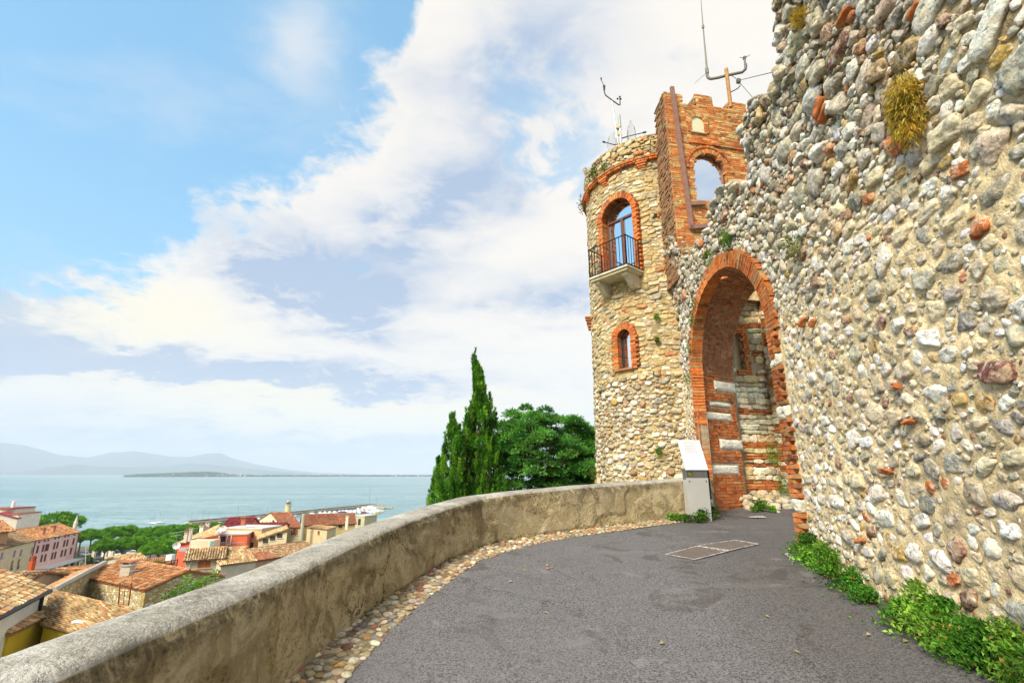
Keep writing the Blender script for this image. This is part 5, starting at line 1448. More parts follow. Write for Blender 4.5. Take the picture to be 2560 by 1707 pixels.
TP_ORANGE = [(.50, .20, .08, .30), (.56, .30, .14, .28), (.42, .15, .06, .18), (.58, .40, .22, .16), (.33, .17, .09, .08)]
TP_TAN = [(.55, .36, .18, .32), (.60, .45, .25, .26), (.47, .24, .11, .22), (.38, .24, .13, .12), (.66, .55, .36, .08)]
TP_BROWN = [(.36, .22, .12, .35), (.28, .16, .09, .25), (.45, .30, .17, .22), (.50, .38, .22, .12), (.22, .14, .08, .06)]
TP_RED = [(.42, .15, .08, .35), (.35, .14, .08, .25), (.48, .22, .12, .25), (.30, .15, .10, .15)]
TP_MAG = [(.40, .07, .08, .6), (.34, .06, .07, .4)]
def roof_patch(parent, eL, eR, rR, rL, pal, tile=.23, row=.38, seed=1, name='roof', far=False):
    """sheet of overlapping barrel tiles between an eave and a ridge (or verge) line"""
    g = np.random.default_rng(seed)
    eL, eR, rR, rL = [np.asarray(p, float) for p in (eL, eR, rR, rL)]
    n = unit(np.cross(eR - eL, rL - eL)); n = n if n[2] > 0 else -n
    nc = max(3, int(np.linalg.norm(eR - eL) / tile)); nr_ = max(2, int(max(np.linalg.norm(rL - eL), np.linalg.norm(rR - eR)) / row))
    a = Acc()
    # boarding under the tiles
    th = .16
    hexa(a, [eL - n * th, eR - n * th, rR - n * th, rL - n * th, eL - n * .02, eR - n * .02, rR - n * .02, rL - n * .02], np.array(pal[0][:3]) * .55)
    i, j = np.meshgrid(np.arange(nc), np.arange(nr_), indexing='ij'); i = i.ravel(); j = j.ravel(); N_ = len(i)
    jx = g.normal(0, .05, N_); jl = g.normal(0, .06, N_)
    def P(s, t): return (eL[None] * ((1 - s) * (1 - t))[:, None] + eR[None] * (s * (1 - t))[:, None] + rR[None] * (s * t)[:, None] + rL[None] * ((1 - s) * t)[:, None])
    prof = [(-.40, -.01), (-.22, .065), (0, .09), (.22, .065), (.40, -.01)]
    vs = []
    for (dt, lift, wsc) in ((-.12, .045, 1.0), (1.0, .0, .85)):
        for (w, h) in prof:
            s = (i + .5 + (w * wsc) + jx) / nc; t = np.clip((j + dt + jl) / nr_, -.05, 1)
            vs.append(P(np.clip(s, 0, 1), t) + n[None] * ((h * tile / .23 + lift) + .006 * g.normal(size=N_))[:, None])
    V = np.stack(vs, 1)
    F = np.array([(k, k + 1, 5 + k + 1, 5 + k) for k in range(4)] + [(4, 3, 2, 1)][:0])
    FF = (F[None] + (np.arange(N_) * 10)[:, None, None]).reshape(-1, 4)
    cols = pick(pal, N_, g, .18)
    # patches of older tiles
    mid_ = V.mean(1); age = fbm(mid_ * .45, seed, 3)
    cols *= (1 + .35 * age)[:, None]
    a.add(V.reshape(-1, 3), FF, np.repeat(cols, 10, 0))
    # dark mouths of the lowest row
    E_ = (np.array([(0, 1, 2), (0, 2, 3), (0, 3, 4)])[None] + (np.arange(N_)[j == 0] * 10)[:, None, None]).reshape(-1, 3)
    a.add(V.reshape(-1, 3), E_, (.10, .06, .04))
    # ridge caps
    m = max(2, int(np.linalg.norm(rR - rL) / .42)); d = (rR - rL) / m
    for k in range(m):
        p = rL + d * k; tube(a, [p - d * .06 + n * .02, p + d * 1.02 + n * .06], [.10, .12], 6, pick(pal, 1, g)[0], caps=True)
    return a.build(name, M_TILE, parent)
PLASTER = {}
def plaster(col):
    if col not in PLASTER: PLASTER[col] = plain_mat('plaster', col, .9, 0, .10, 1.2, 6, .15, stain=(.5, .35, tuple(.62 * c for c in col)))
    return PLASTER[col]
def V3(p, z): return np.array((p[0], p[1], z))
SHUT = {'brown': (.23, .07, .03), 'maroon': (.14, .03, .03), 'mauve': (.34, .21, .33), 'ochre': (.30, .19, .04), 'teal': (.18, .33, .35), 'grey': (.10, .10, .11), 'dark': (.03, .028, .026), 'rust': (.36, .10, .02)}
SHM = {k: plain_mat(k + '_shutter', c, .7, 0, .2, 4, 20, .1) for k, c in SHUT.items()}
def window(parent, p, u, n, w, h, kind):
    """a small window: pane or closed shutters in a frame with a sill"""
    ax = frame(u, n); ax[1] = np.array((0, 0, 1.0)); p = np.asarray(p, float)
    a = Acc()
    if kind == 'dark': box(a, p + n * .01, (w, h, .06), ax)
    else:
        for s_ in (-1, 1):
            box(a, p + ax[0] * s_ * w * .255 + n * .03, (w * .47, h, .05), ax)
            for k in range(5): box(a, p + ax[0] * s_ * w * .255 + n * .06 + ax[1] * h * (k - 2) * .19, (w * .40, h * .03, .015), ax)
    o = a.build('window', SHM[kind], parent)
    a = Acc(); box(a, p - ax[1] * (h / 2 + .06) + n * .05, (w * 1.15, .09, .16), ax); box(a, p + n * .005, (w * 1.12, h * 1.07, .03), ax)
    adopt(a.build('sill', M_CREAMST, None), o)
def house(name, label, A, B, ze, depth, rise, zb, wall, pal, wins=(), group=None, kind='gable', back=None, over=.35, seed=1, tile=.23, wallmat=None, doors=(), cat='house', rv=None):
    """A,B: ends of the facade seen from the castle, left to right (x, y); eaves at ze; depth is run behind the facade"""
    A = np.array(A[:2], float); B = np.array(B[:2], float)
    d = unit(B - A); n = np.array((d[1], -d[0]))
    bk = -n * depth if back is None else np.array(back[:2], float)
    t_ = thing(name, label, cat, (float((A[0] + B[0]) / 2), float((A[1] + B[1]) / 2), zb), group)
    wm_ = wallmat or plaster(wall)
    a = Acc()
    C, D = B + bk, A + bk
    if rv is not None:      # survey row of the ridge fixes its height
        mid = (A + B) / 2 + bk * (.5 if kind == 'gable' else 1.0); q_ = -(rv - 853.5) / FPX
        rise = max(mid[1] * (q_ * CP + SP) / (CP - q_ * SP) - ze, .35)
    if kind == 'gable':
        mA, mB = A + bk / 2, B + bk / 2; zr = ze + rise
        hexa(a, [V3(A, zb), V3(B, zb), V3(C, zb), V3(D, zb), V3(A, ze), V3(B, ze), V3(C, ze), V3(D, ze)])
        for P_, Q_, M_ in ((A, D, mA), (B, C, mB)):
            s_ = (1 if P_ is A else -1) * d * .12
            prism(a, [V3(P_, ze - .01), V3(Q_, ze - .01), V3(M_, zr - .08)], (s_[0], s_[1], 0))
        a.build('wall', wm_, t_)
        dz = rise / (np.linalg.norm(bk) / 2) * over; bo = unit(bk) * over
        roof_patch(t_, V3(A - d * over - bo, ze - dz + .1), V3(B + d * over - bo, ze - dz + .1), V3(mB + d * over, zr + .1), V3(mA - d * over, zr + .1), pal, tile, .38, seed)
        roof_patch(t_, V3(C + d * over + bo, ze - dz + .1), V3(D - d * over + bo, ze - dz + .1), V3(mA - d * over, zr + .1), V3(mB + d * over, zr + .1), pal, tile * 1.4, .5, seed + 1)
    elif kind == 'shed':
        hexa(a, [V3(A, zb), V3(B, zb), V3(C, zb), V3(D, zb), V3(A, ze), V3(B, ze), V3(C, ze + rise), V3(D, ze + rise)])
        a.build('wall', wm_, t_)
        dz = rise / np.linalg.norm(bk) * over; bo = unit(bk) * over
        roof_patch(t_, V3(A - d * over - bo, ze - dz + .18), V3(B + d * over - bo, ze - dz + .18), V3(C + d * over, ze + rise + .18), V3(D - d * over, ze + rise + .18), pal, tile, .38, seed)
    else:   # flat roof with a rim
        hexa(a, [V3(A, zb), V3(B, zb), V3(C, zb), V3(D, zb), V3(A, ze), V3(B, ze), V3(C, ze), V3(D, ze)])
        a.build('wall', wm_, t_)
        a = Acc(); q = [V3(p, ze + .01) + np.append(e, 0) for p, e in ((A, (-d + n) * .15), (B, (d + n) * .15), (C, (d - n) * .15), (D, (-d - n) * .15))]
        prism(a, q, (0, 0, .22)); a.build('roof', plaster((.55, .55, .52)) if pal is None else pal, t_)
    n3 = np.array((n[0], n[1], 0)); d3 = np.array((d[0], d[1], 0)); P0 = V3(A, ze)
    for (u, v, w, h, kd) in wins:
        window(t_, pl(u, v, P0, n3) + n3 * .01, d3, n3, w, h, kd)
    return t_
def chimney(parent, p, h, w, col, cap=True):
    a = Acc(); p = np.asarray(p, float)
    box(a, p + np.array((0, 0, h / 2)), (w, w * .8, h), None, col)
    if cap:
        box(a, p + np.array((0, 0, h + .05)), (w * 1.3, w * 1.1, .1), None, np.array(col) * .8)
        for k in (-1, 1): box(a, p + np.array((k * w * .4, 0, h + .2)), (.1, w * .8, .22), None, col)
        box(a, p + np.array((0, 0, h + .35)), (w * 1.35, w * 1.1, .09), None, (.40, .17, .08))
    a.build('chimney', M_VC, parent)
TOWN = 'old town houses below the castle'
def roofed(label, FL, FR, BR, BL, zb, wall, pal, seed):
    t_ = thing('town_house', label, 'house', tuple((FL + FR) / 2 * np.array((1, 1, 0)) + up * zb), TOWN)
    lo = [np.array(p) - up * .12 for p in (FL, FR, BR, BL)]
    a = Acc(); hexa(a, [V3(p, zb) for p in lo] + lo); a.build('wall', plaster(wall), t_)
    d = unit(FR - FL) * .3; e = unit(FL - BL) * .45
    roof_patch(t_, BL - d + up * .1, FL - d + e + up * .1, FR + e + d * .3 + up * .1, BR + d * .3 + up * .1, pal, .23, .38, seed)
    return t_
# -- nearest roofs under the parapet
h1 = house('town_house', 'white walled house with dark gutter, its tan tiled roof nearest below the parapet', zp(-50, 1566, -7.7), zp(103, 1486, -7.7), -7.35, 8, 2.0, -20, (.62, .64, .64), TP_TAN, group=TOWN, over=.35, seed=11)
ga, gb = zp(-50, 1566, -7.7), zp(103, 1486, -7.7); gd = unit((gb - ga) * (1, 1, 0)); gn = np.array((gd[1], -gd[0], 0))
a = Acc(); tube(a, [ga + gn * .45 + up * .18, gb + gn * .45 + up * .18], .13, 8); tube(a, [gb + gn * .1 + up * .1, gb + gn * .1 - up * 9], .10, 8); a.build('gutter', M_IRON, h1)
h2 = roofed('yellow house with broad tan tiled roof and skylights just below the parapet', zp(110, 1560, -9.2), zp(345, 1616, -9.2), zp(345, 1529, -8.0), zp(134, 1477, -8.0), -20, (.60, .46, .03), TP_TAN, 12)
h2b = house('roofed_porch', 'small lean-to with yellow wall in front of the yellow house', zp(22, 1588, -9.05), zp(131, 1533, -9.05), -9.05, 3.4, 1.25, -20, (.52, .40, .03), TP_TAN, group=TOWN, kind='shed', over=.2, seed=13, cat='lean-to')
a = Acc(); box(a, zp(236, 1513, -8.35) + np.array((0, 0, .08)), (1.3, .5, .12), None); a.build('skylight', M_GREYMETAL, h2)
a = Acc(); box(a, zp(202, 1557, -8.85) + np.array((0, 0, .1)), (.9, .35, .1), None); a.build('skylight', M_WHITE, h2)
m, N, b_ = new_mat('rubble_walling')
pos = N.n('ShaderNodeNewGeometry').outputs['Position']
vo = N.n('ShaderNodeTexVoronoi'); N.put(vo.inputs['Vector'], N.mapping(pos, (1, 1, 1.5))); vo.inputs['Scale'].default_value = 3.0
vd = N.n('ShaderNodeTexVoronoi', feature='DISTANCE_TO_EDGE'); N.put(vd.inputs['Vector'], N.mapping(pos, (1, 1, 1.5))); vd.inputs['Scale'].default_value = 3.0
vs_ = N.n('ShaderNodeSeparateColor'); N.t.links.new(vo.outputs['Color'], vs_.inputs[0])
c = N.mix(vs_.outputs[0], (.58, .49, .30), (.36, .27, .12)); c = N.mix(N.step(vs_.outputs[1], .7, .8), c, (.66, .62, .52)); c = N.mix(N.step(vs_.outputs[2], .82, .9), c, (.44, .28, .05))
c = N.mix(N.step(vd.outputs[0], .0, .09, 1, 0), c, (.30, .25, .15))
N.put(b_.inputs['Base Color'], c); b_.inputs['Roughness'].default_value = .95; bump(N, b_, N.step(vd.outputs[0], 0, .2), .8, .05)
M_RUB = m
sA, sB = zp(205, 1442, -10), zp(364, 1476, -10)
h3 = house('town_house', 'house with rough stone wall under an orange roof in the middle of the near roofs', sA, sB, -10, 7.0, 1.25, -22, None, TP_ORANGE, group=TOWN, seed=14, wallmat=M_RUB, over=.15, rv=1413)
chimney(h3, zp(316, 1440, -9.6), 1.0, .9, (.50, .45, .36)); 
# left wing with a stone verge
wng = thing('roof_wing', 'long orange roof wing with pale mortared verge running up to the car park', 'house', tuple(zp(150, 1455, -10.5)), TOWN)
q = [zp(78, 1487, -10.4), zp(133, 1478, -9.6), zp(262, 1409, -9.1), zp(188, 1431, -10.5)]
roof_patch(wng, q[0], q[3], q[2], q[1], TP_ORANGE, .23, .38, 15)
a = Acc(); tube(a, [q[1] + up * .1, (q[1] + q[2]) / 2 + up * .14, q[2] + up * .1], .26, 6); a.build('verge', plaster((.42, .40, .33)), wng)
a = Acc(); hexa(a, [V3(q[0], -22), V3(q[1], -22), V3(q[2], -22), V3(q[3], -22), q[0] - up * .2, q[1] - up * .2, q[2] - up * .2, q[3] - up * .2]); a.build('wall', M_RUB, wng)
h4 = house('town_house', 'orange roofed house with a slim red chimney before the cream street house', zp(46, 1452, -11.2), zp(150, 1454, -11.2), -11.2, 9, 1.6, -24, (.5, .42, .3), TP_ORANGE, group=TOWN, seed=16, rv=1428)
a = Acc(); box(a, zp(76, 1427, -10.6) + up * .3, (.45, .45, 1.5), None, (.46, .09, .03)); tube(a, [zp(76, 1427, -10.6) + up * 1.0, zp(76, 1427, -10.6) + up * 1.6], .16, 8, (.40, .08, .03)); a.build('chimney', M_VC, h4)
h5 = house('town_house', 'dark brown ribbed tile roof just beyond the white walled house', zp(-25, 1478, -10.4), zp(34, 1470, -10.2), -10.3, 7.0, 1.7, -24, (.45, .38, .28), TP_BROWN, group=TOWN, seed=17, tile=.30, rv=1432)
h6 = house('town_house', 'low cottage with short tiled roof and blank grey wall beside the pines', zp(304, 1403, -13), zp(362, 1396, -13), -13, 5, 1.0, -26, (.42, .42, .34), TP_TAN, group=TOWN, seed=18, tile=.34, rv=1388)
h7 = house('town_house', 'small orange tiled roof left of the white gabled cottage', zp(345, 1416, -13.2), zp(428, 1408, -13.2), -13.2, 6, 1.3, -26, (.55, .48, .36), TP_ORANGE, group=TOWN, seed=19, rv=1399)
chimney(h7, zp(424, 1402, -12.6), .9, .9, (.72, .72, .70), False)
h8 = house('town_house', 'cream cottage with rust brown shutters and white gable end', zp(467, 1400, -10.7), zp(557, 1394, -10.7), -10.7, 5.4, 1.2, -24, (.56, .50, .36), TP_TAN, [(510.6, 1408, 1.45, 1.0, 'rust')], TOWN, seed=20, tile=.30, over=.4, rv=1372)
a = Acc(); A8, B8 = zp(467, 1400, -10.7), zp(557, 1394, -10.7); d8 = unit((B8 - A8) * (1, 1, 0)); bk8 = np.array((-d8[1], d8[0], 0)) * 5.4
prism(a, [A8 - d8 * .03 + up * (-13.3), A8 - d8 * .03 + bk8 + up * -13.3, A8 - d8 * .03 + bk8, A8 - d8 * .03 + bk8 / 2 + up * 1.15, A8 - d8 * .03], -d8 * .05); a.build('white_gable', M_WHITE, h8)
a = Acc(); tube(a, [A8 + d8 * .75 + d8[[1, 0, 2]] * 0 + np.array((.0, -.3, -.15)), A8 + d8 * .45 + np.array((0, -.12, -.5)), A8 + d8 * .45 + np.array((0, -.12, -6))], .05, 6); a.build('drainpipe', M_WHITE, h8)
h9 = house('town_house', 'pale lichened roof right of the cream cottage with patched low wall', zp(553, 1413, -11.4), zp(640, 1402, -11.4), -11.4, 9, 1.7, -24, (.58, .52, .42), TP_TAN, group=TOWN, seed=21, over=.2, rv=1372)
h9b = house('town_house', 'low reddish roof tucked between the lichened roof and the parapet', zp(640, 1401, -12.6), zp(690, 1394, -12.6), -12.6, 6, .8, -24, (.5, .3, .2), TP_RED, group=TOWN, seed=37, rv=1385)
# -- middle distance, reds and oranges
F10, G10 = at(446, 1358, 88), at(547, 1336, 88)
h10 = roofed('long red house with sloping tiled roof beside the pines', F10, G10, at(548, 1312, 98), at(503, 1332, 98), -27, (.66, .14, .07), TP_TAN, 22)
d10 = unit((G10 - F10) * (1, 1, 0)); n10 = np.array((d10[1], -d10[0], 0))
a = Acc(); q = pl(522, 1366, F10, n10) + n10 * 1.2; box(a, q, (3.9, 2.6, 2.4), frame(d10, n10), (.78, .58, .42)); a.build('peach_annex', M_VC, h10)
window(h10, pl(530, 1361, F10 + n10 * 2.4, n10) + n10 * .02, d10, n10, .65, 1.2, 'teal')
a = Acc(); box(a, pl(500, 1373, F10 + n10 * 2.4, n10), (7.0, .5, .5), frame(d10, n10), (.42, .36, .48)); a.build('awning', M_VC, h10)
chimney(h10, at(463, 1356, 87), 1.5, .5, (.62, .54, .44)); chimney(h10, at(474, 1353, 87), 1.9, .45, (.58, .52, .44)); chimney(h10, at(504, 1330, 96), 1.0, .7, (.72, .66, .58)); chimney(h10, at(518, 1322, 97), .9, .6, (.74, .72, .66))
h12 = house('town_house', 'bright red terrace house with railing and white glazed door', zp(550, 1338, -11.2), zp(619, 1336, -11.2), -11.2, 6, 1, -27, (.68, .15, .06), None, [(558, 1347, .8, .9, 'dark')], TOWN, kind='flat')
A12, B12 = zp(550, 1338, -11.2), zp(619, 1336, -11.2); d12 = unit(B12 - A12); n12 = np.array((d12[1], -d12[0], 0)); ax12 = frame(d12, n12)
a = Acc(); q = pl(572.5, 1348, A12, n12) + n12 * .05; box(a, q, (.85, 1.9, .08), ax12); dr = a.build('door', M_WHITE, h12)
a = Acc(); box(a, q + n12 * .05, (.5, 1.5, .02), ax12); adopt(a.build('pane', M_GLASS, None), dr)
a = Acc(); box(a, (A12 + B12) / 2 + n12 * 2.0 - up * 2.55, (np.linalg.norm(B12 - A12) + 1.0, 1.3, 3.6), ax12, (.62, .30, .15)); box(a, (A12 + B12) / 2 + n12 * 2.0 - up * 9, (np.linalg.norm(B12 - A12) + .9, 12, 3.5), ax12, (.50, .20, .09)); a.build('terrace', M_VC, h12)
a = Acc()
for k in range(25):
    p = A12 - d12 * .4 + d12 * (np.linalg.norm(B12 - A12) + .8) * k / 24 + n12 * 3.7 - up * 1.9
    tube(a, [p, p + up * .95], .03, 4)
p, q = A12 - d12 * .4 + n12 * 3.7 - up * .95, B12 + d12 * .4 + n12 * 3.7 - up * .95
tube(a, [p, q], .04, 4); a.build('railing', M_GREYMETAL, h12)
h13 = house('town_house', 'peach and orange house with flat pale roof and rust window', zp(566, 1321, -10.6), zp(655, 1323, -10.6), -10.6, 6, 1, -27, (.74, .45, .24), None, [(631, 1336, .75, 1.25, 'brown'), (628, 1366, .9, 1.6, 'dark'), (604, 1335, .6, .6, 'grey')], TOWN, kind='flat')
A13, B13 = zp(566, 1321, -10.6), zp(655, 1323, -10.6); d13 = unit(B13 - A13); n13 = np.array((d13[1], -d13[0], 0))
a = Acc(); box(a, A13 * .12 + B13 * .88 + n13 * .06 - up * 7.6, (2.4, 5.6, .12), frame(d13, n13), (.74, .27, .04)); a.build('orange_base', M_VC, h13)
a = Acc(); box(a, A13 * .66 + B13 * .34 + n13 * .3 - up * 1.3, (.95, .7, .4), frame(d13, n13)); a.build('air_conditioner', M_WHITE, h13)
h14 = house('town_house', 'house with plain magenta red metal roof behind the peach house', zp(556, 1318, -11.0), zp(618, 1317, -11.0), -11.0, 8, 1.5, -27, (.55, .20, .12), TP_MAG, group=TOWN, seed=24, tile=.5)
chimney(h14, zp(609, 1306, -9.4) - up * .5, 1.2, .8, (.42, .14, .08))
h14b = house('town_house', 'narrow red roofed house between the peach house and the big gable', zp(650, 1321, -11.3), zp(712, 1319, -11.3), -11.3, 5, .8, -27, (.55, .40, .06), TP_MAG, group=TOWN, seed=38, tile=.5)
# -- the big gabled house, sheds and the long roof
qA, qB = zp(709, 1318, -11.4), zp(756, 1318, -11.4)
h15 = house('town_house', 'big gabled house with dark red roof and cream gable in front of the lighthouse', qA, qB, -11.4, 9, 2.5, -28, (.46, .42, .27), TP_RED, [(736, 1327.5, .9, 1.5, 'dark'), (730, 1327.5, .45, 1.5, 'brown'), (742, 1327.5, .45, 1.5, 'brown')], TOWN, back=(-12.5, 14.0), seed=25, over=.3)
a = Acc(); bk15 = np.array((-12.5, 14.0, 0)); e15 = unit((-14.0, -12.5, 0)) * .06
prism(a, [qA + e15 - up * 8, qA + bk15 + e15 - up * 8, qA + bk15 + e15, qA + bk15 / 2 + e15 + up * 2.4, qA + e15], e15); gw = a.build('cream_gable', plaster((.70, .62, .44)), h15)
a = Acc(); box(a, qA + bk15 * .36 + e15 * 3 + up * .5, (1.0, 1.2, .1), frame(unit(-bk15), unit(e15))); adopt(a.build('gable_window', SHM['dark'], None), gw)
a = Acc(); cp = zp(753, 1346, -13.4); tube(a, [cp - up * 6, cp, zp(753, 1346, -13.4) + up * 5.0], .36, 8); tag(a.build('concrete_post', plaster((.46, .44, .34)), None), 'tall round concrete flue post standing in front of the big gabled house', 'post')
h16 = house('town_house', 'long low house with speckled red roof and yellow walls near the harbour', zp(757, 1313, -11.9), zp(888, 1308, -11.9), -11.9, 9, 2.0, -28, (.62, .48, .22), TP_RED, [(851, 1314, .85, .9, 'dark'), (779, 1314, .8, .7, 'dark')], TOWN, seed=26, over=.35)
chimney(h16, zp(864, 1312, -11.8) + np.array((.4, -.4, -1)), 3.0, .6, (.72, .66, .52))
F17, G17 = at(647, 1347, 90), at(719, 1322, 90)
h17 = roofed('open sided shed with three dark bays below the big gabled house', F17, G17, at(716, 1315, 95), at(652, 1337, 95), -27, (.56, .48, .32), TP_TAN, 27)
d17 = unit((G17 - F17) * (1, 1, 0)); n17 = np.array((d17[1], -d17[0], 0))
for u_, v_ in ((664, 1352), (682, 1345), (699.5, 1338.5)): window(h17, pl(u_, v_, F17, n17) + n17 * .01, d17, n17, 1.0, .75, 'dark')
h18 = house('town_house', 'wide brown tiled roof close behind the parapet right of the orange house', zp(640, 1402, -13.4), zp(800, 1376, -13.4), -13.4, 9, 1.7, -26, (.5, .42, .3), TP_BROWN, group=TOWN, seed=28, rv=1365)
h19 = house('town_house', 'plain beige annex with low sloping roof in front of the long low house', zp(768, 1320, -11.6), zp(818, 1325, -11.6), -11.6, 2.2, .3, -27, (.58, .48, .30), TP_TAN, [(797, 1331, .7, .7, 'brown')], TOWN, kind='shed', seed=29, over=.15)
h20 = house('stone_block', 'small flat topped beige block at the harbour end of the long red roof', zp(886, 1290, -12.6), zp(912, 1291, -12.6), -12.6, 6, 1, -28, (.50, .46, .30), None, [(898.5, 1304, 1.0, 1.8, 'dark')], TOWN, kind='flat')
# -- the street facades by the car park
cA, cB, pB = zp(-70, 1388, -16.5), zp(89, 1349.5, -16.5), zp(198, 1329, -16.5)
zs5 = [(4, 1389, .9, 1.5, 'mauve'), (35.5, 1383.5, .9, 1.5, 'mauve'), (52, 1381, .9, 1.5, 'mauve'), (80, 1375, .9, 1.5, 'mauve'), (29.5, 1409, .9, 1.5, 'ochre'), (46, 1405, .9, 1.5, 'ochre'), (75, 1399, .9, 1.5, 'ochre'), (28.5, 1420, 1.1, .9, 'grey'), (45, 1416.5, 1.1, .9, 'grey'), (74, 1410.5, 1.1, .9, 'grey')]
h21 = house('street_house', 'cream street house with mauve upper shutters adjoining the pink house', cA, cB, -16.5, 10, 2.2, -28, (.66, .56, .36), TP_BROWN, zs5, TOWN, seed=30)
w1_ = [(93.5, 1372.5), (107.5, 1369.5), (115, 1368), (119.5, 1367.3), (135.5, 1363.5), (143.5, 1361.8), (160.3, 1357.8), (168, 1355.8), (183.5, 1352)]
w2_ = [(87.5, 1399), (103.5, 1395), (112.5, 1393), (130, 1388.8), (137.5, 1386.8), (154, 1382.5), (163, 1380.2), (177, 1376.5)]
h22 = house('street_house', 'pink street house with dark shutters and arcade facing the car park', cB + (pB - cB) * .01, pB, -16.5, 11, 2.4, -28, (.80, .53, .49), TP_ORANGE, [(u, v, .8, 1.75, 'maroon') for u, v in w1_ + w2_], TOWN, seed=31)
dP = unit(pB - cB); nP = np.array((dP[1], -dP[0], 0)); LP = np.linalg.norm(pB - cB)
a = Acc()
for (u, v) in [(98, 1354.5), (112, 1352), (121, 1350), (138, 1345.5), (147, 1343.5), (162.5, 1340.5), (171, 1339), (186, 1336)]: box(a, pl(u, v, cB, nP) + nP * .02, (.7, .45, .08), frame(dP, nP), (.16, .06, .05))
a.build('vent', M_VC, h22)
a = Acc(); box(a, cB + dP * LP * .56 + nP * 1.4 - up * 7.4, (LP * .88, .35, 2.8), frame(dP, nP), (.72, .70, .66)); a.build('canopy', M_VC, h22)
for k in range(6):
    a = Acc(); box(a, cB + dP * LP * (.14 + .165 * k) + nP * 2.5 - up * 9.5, (.5, 4.2, .5), frame(dP, nP)); a.build('arcade_pier', M_CREAMST, h22)
a = Acc(); box(a, cB + dP * LP * .56 + nP * .05 - up * 9.6, (LP * .86, 3.9, .1), frame(dP, nP)); a.build('shop_front', M_DARK, h22)
for s_ in (.0, .995):
    a = Acc(); tube(a, [cB + dP * LP * s_ + nP * .1, cB + dP * LP * s_ + nP * .1 - up * 11.5], .10, 6); a.build('drainpipe', SHM['brown'], h22)
for (u, v) in [(106, 1327), (132, 1321)]: chimney(h22, zp(u, v + 4, -14.6) - up * .4, 1.2, .9, (.60, .26, .14))
a = Acc(); sp = pB + np.array((-4, 3, 2.0)); lathe(a, tuple(sp), [(.55, -3), (.5, .2), (.04, 2.3)], 8); a.build('pinnacle', plaster((.66, .62, .52)), h22)
h23 = house('white_villa', 'large cream white villa with rooftop terrace and round white chimney', at(-30, 1287, 150), at(46, 1289, 152), at(0, 1288, 150)[2], 12, 1, -28, (.80, .74, .62), plaster((.30, .10, .07)), [(6, 1298.5, 1.6, 1.1, 'grey')], TOWN, kind='flat')
A23 = at(-30, 1287, 150); z23 = A23[2]
a = Acc(); q0, q1 = at(-30, 1271, 154), at(38, 1271, 156); hexa(a, [V3(q0, z23), V3(q1, z23), V3(q1 + np.array((0, 7, 0)), z23), V3(q0 + np.array((0, 7, 0)), z23), V3(q0, q0[2]), V3(q1, q0[2]), V3(q1 + np.array((0, 7, 0)), q0[2]), V3(q0 + np.array((0, 7, 0)), q0[2])]); a.build('penthouse', plaster((.80, .74, .62)), h23)
a = Acc(); box(a, (q0 + q1) / 2 + np.array((0, 3.5, .12)), (np.linalg.norm(q1 - q0) + .8, 8, .25), None); a.build('penthouse_roof', plaster((.30, .10, .07)), h23)
a = Acc(); cp = at(31, 1271, 158); tube(a, [cp - up, cp + up * 2.3], [.55, .45], 12); a.build('round_chimney', M_WHITE, h23)
q0, q1 = at(46, 1289, 152), at(84, 1282, 163)
h24 = house('white_villa', 'wing of the white villa with dark red hipped roof and corner chimney', q0, q1, -13.2, 9, 1.6, -28, (.80, .73, .60), TP_MAG, [(81, 1293, .8, 1.6, 'maroon')], TOWN, seed=33, tile=.5, over=.3)
chimney(h24, at(81, 1279, 166) - up * 1.2, 1.6, 1.1, (.80, .74, .62), False)
h25 = house('town_house', 'brown house with deep eaves in front of the white villa', at(-60, 1322, 112), at(23, 1326, 118), at(0, 1326, 116)[2], 8, 1.8, -28, (.52, .30, .16), TP_ORANGE, group=TOWN, seed=34, over=.9)
h26 = house('town_house', 'low grey and red roofed block between the white villa and the pink house', at(26, 1335, 150), at(92, 1322, 164), -17.0, 7, 1.2, -28, (.42, .40, .36), TP_MAG, group=TOWN, seed=35, tile=.5)
# trellis terrace with plants between the near roofs
tb = thing('trellis_terrace', 'roof terrace with wooden trellis and low white wall between the near houses', 'terrace', tuple(zp(400, 1450, -12)))
a = Acc(); p0, p1 = zp(370, 1462, -11.9), zp(436, 1450, -11.9); dT = unit(p1 - p0); nT = np.array((dT[1], -dT[0], 0)); LT = np.linalg.norm(p1 - p0)
box(a, (p0 + p1) / 2 - up * 4, (LT, 8, .3), frame(dT, nT)); a.build('wall', plaster((.62, .60, .54)), tb)
a = Acc(); box(a, (p0 + p1) / 2 + up * .08, (LT + .2, .16, .5), frame(dT, nT)); a.build('coping', plaster((.34, .24, .16)), tb)
a = Acc()
for k in range(14):
    x = LT * k / 13
    for s_ in (-1, 1): tube(a, [p0 + dT * x + up * .2, p0 + dT * min(max(x + s_ * 1.8, 0), LT) + up * (.2 + 1.8 * (abs(min(max(x + s_ * 1.8, 0), LT) - x) / 1.8))], .03, 4)
for k in range(5): tube(a, [p0 + dT * LT * k / 4, p0 + dT * LT * k / 4 + up * 2.3], .06, 5)
tube(a, [p0 + up * 2.2, p1 + up * 2.2], .05, 5); a.build('trellis', SHM['brown'], tb)
for (u, v, z, nm, pal_, r_) in [(385, 1413, -11.5, 'yellow green bush on the left end of the trellis terrace', [(.30, .24, .02), (.22, .22, .03)], 1.0), (412, 1436, -11.8, 'brownish climbing plant on the trellis terrace', [(.16, .10, .03), (.08, .12, .02), (.2, .16, .03)], .9), (436, 1428, -11.7, 'bright green potted shrub at the right end of the trellis terrace', [(.12, .24, .03), (.07, .16, .02)], .7)]:
    broadleaf('terrace_shrub', nm, zp(u, v + 8, z), r_, r_, r_ * .9, 26, 2200, pal_, u, .8, .35, (.10, .2), .6)
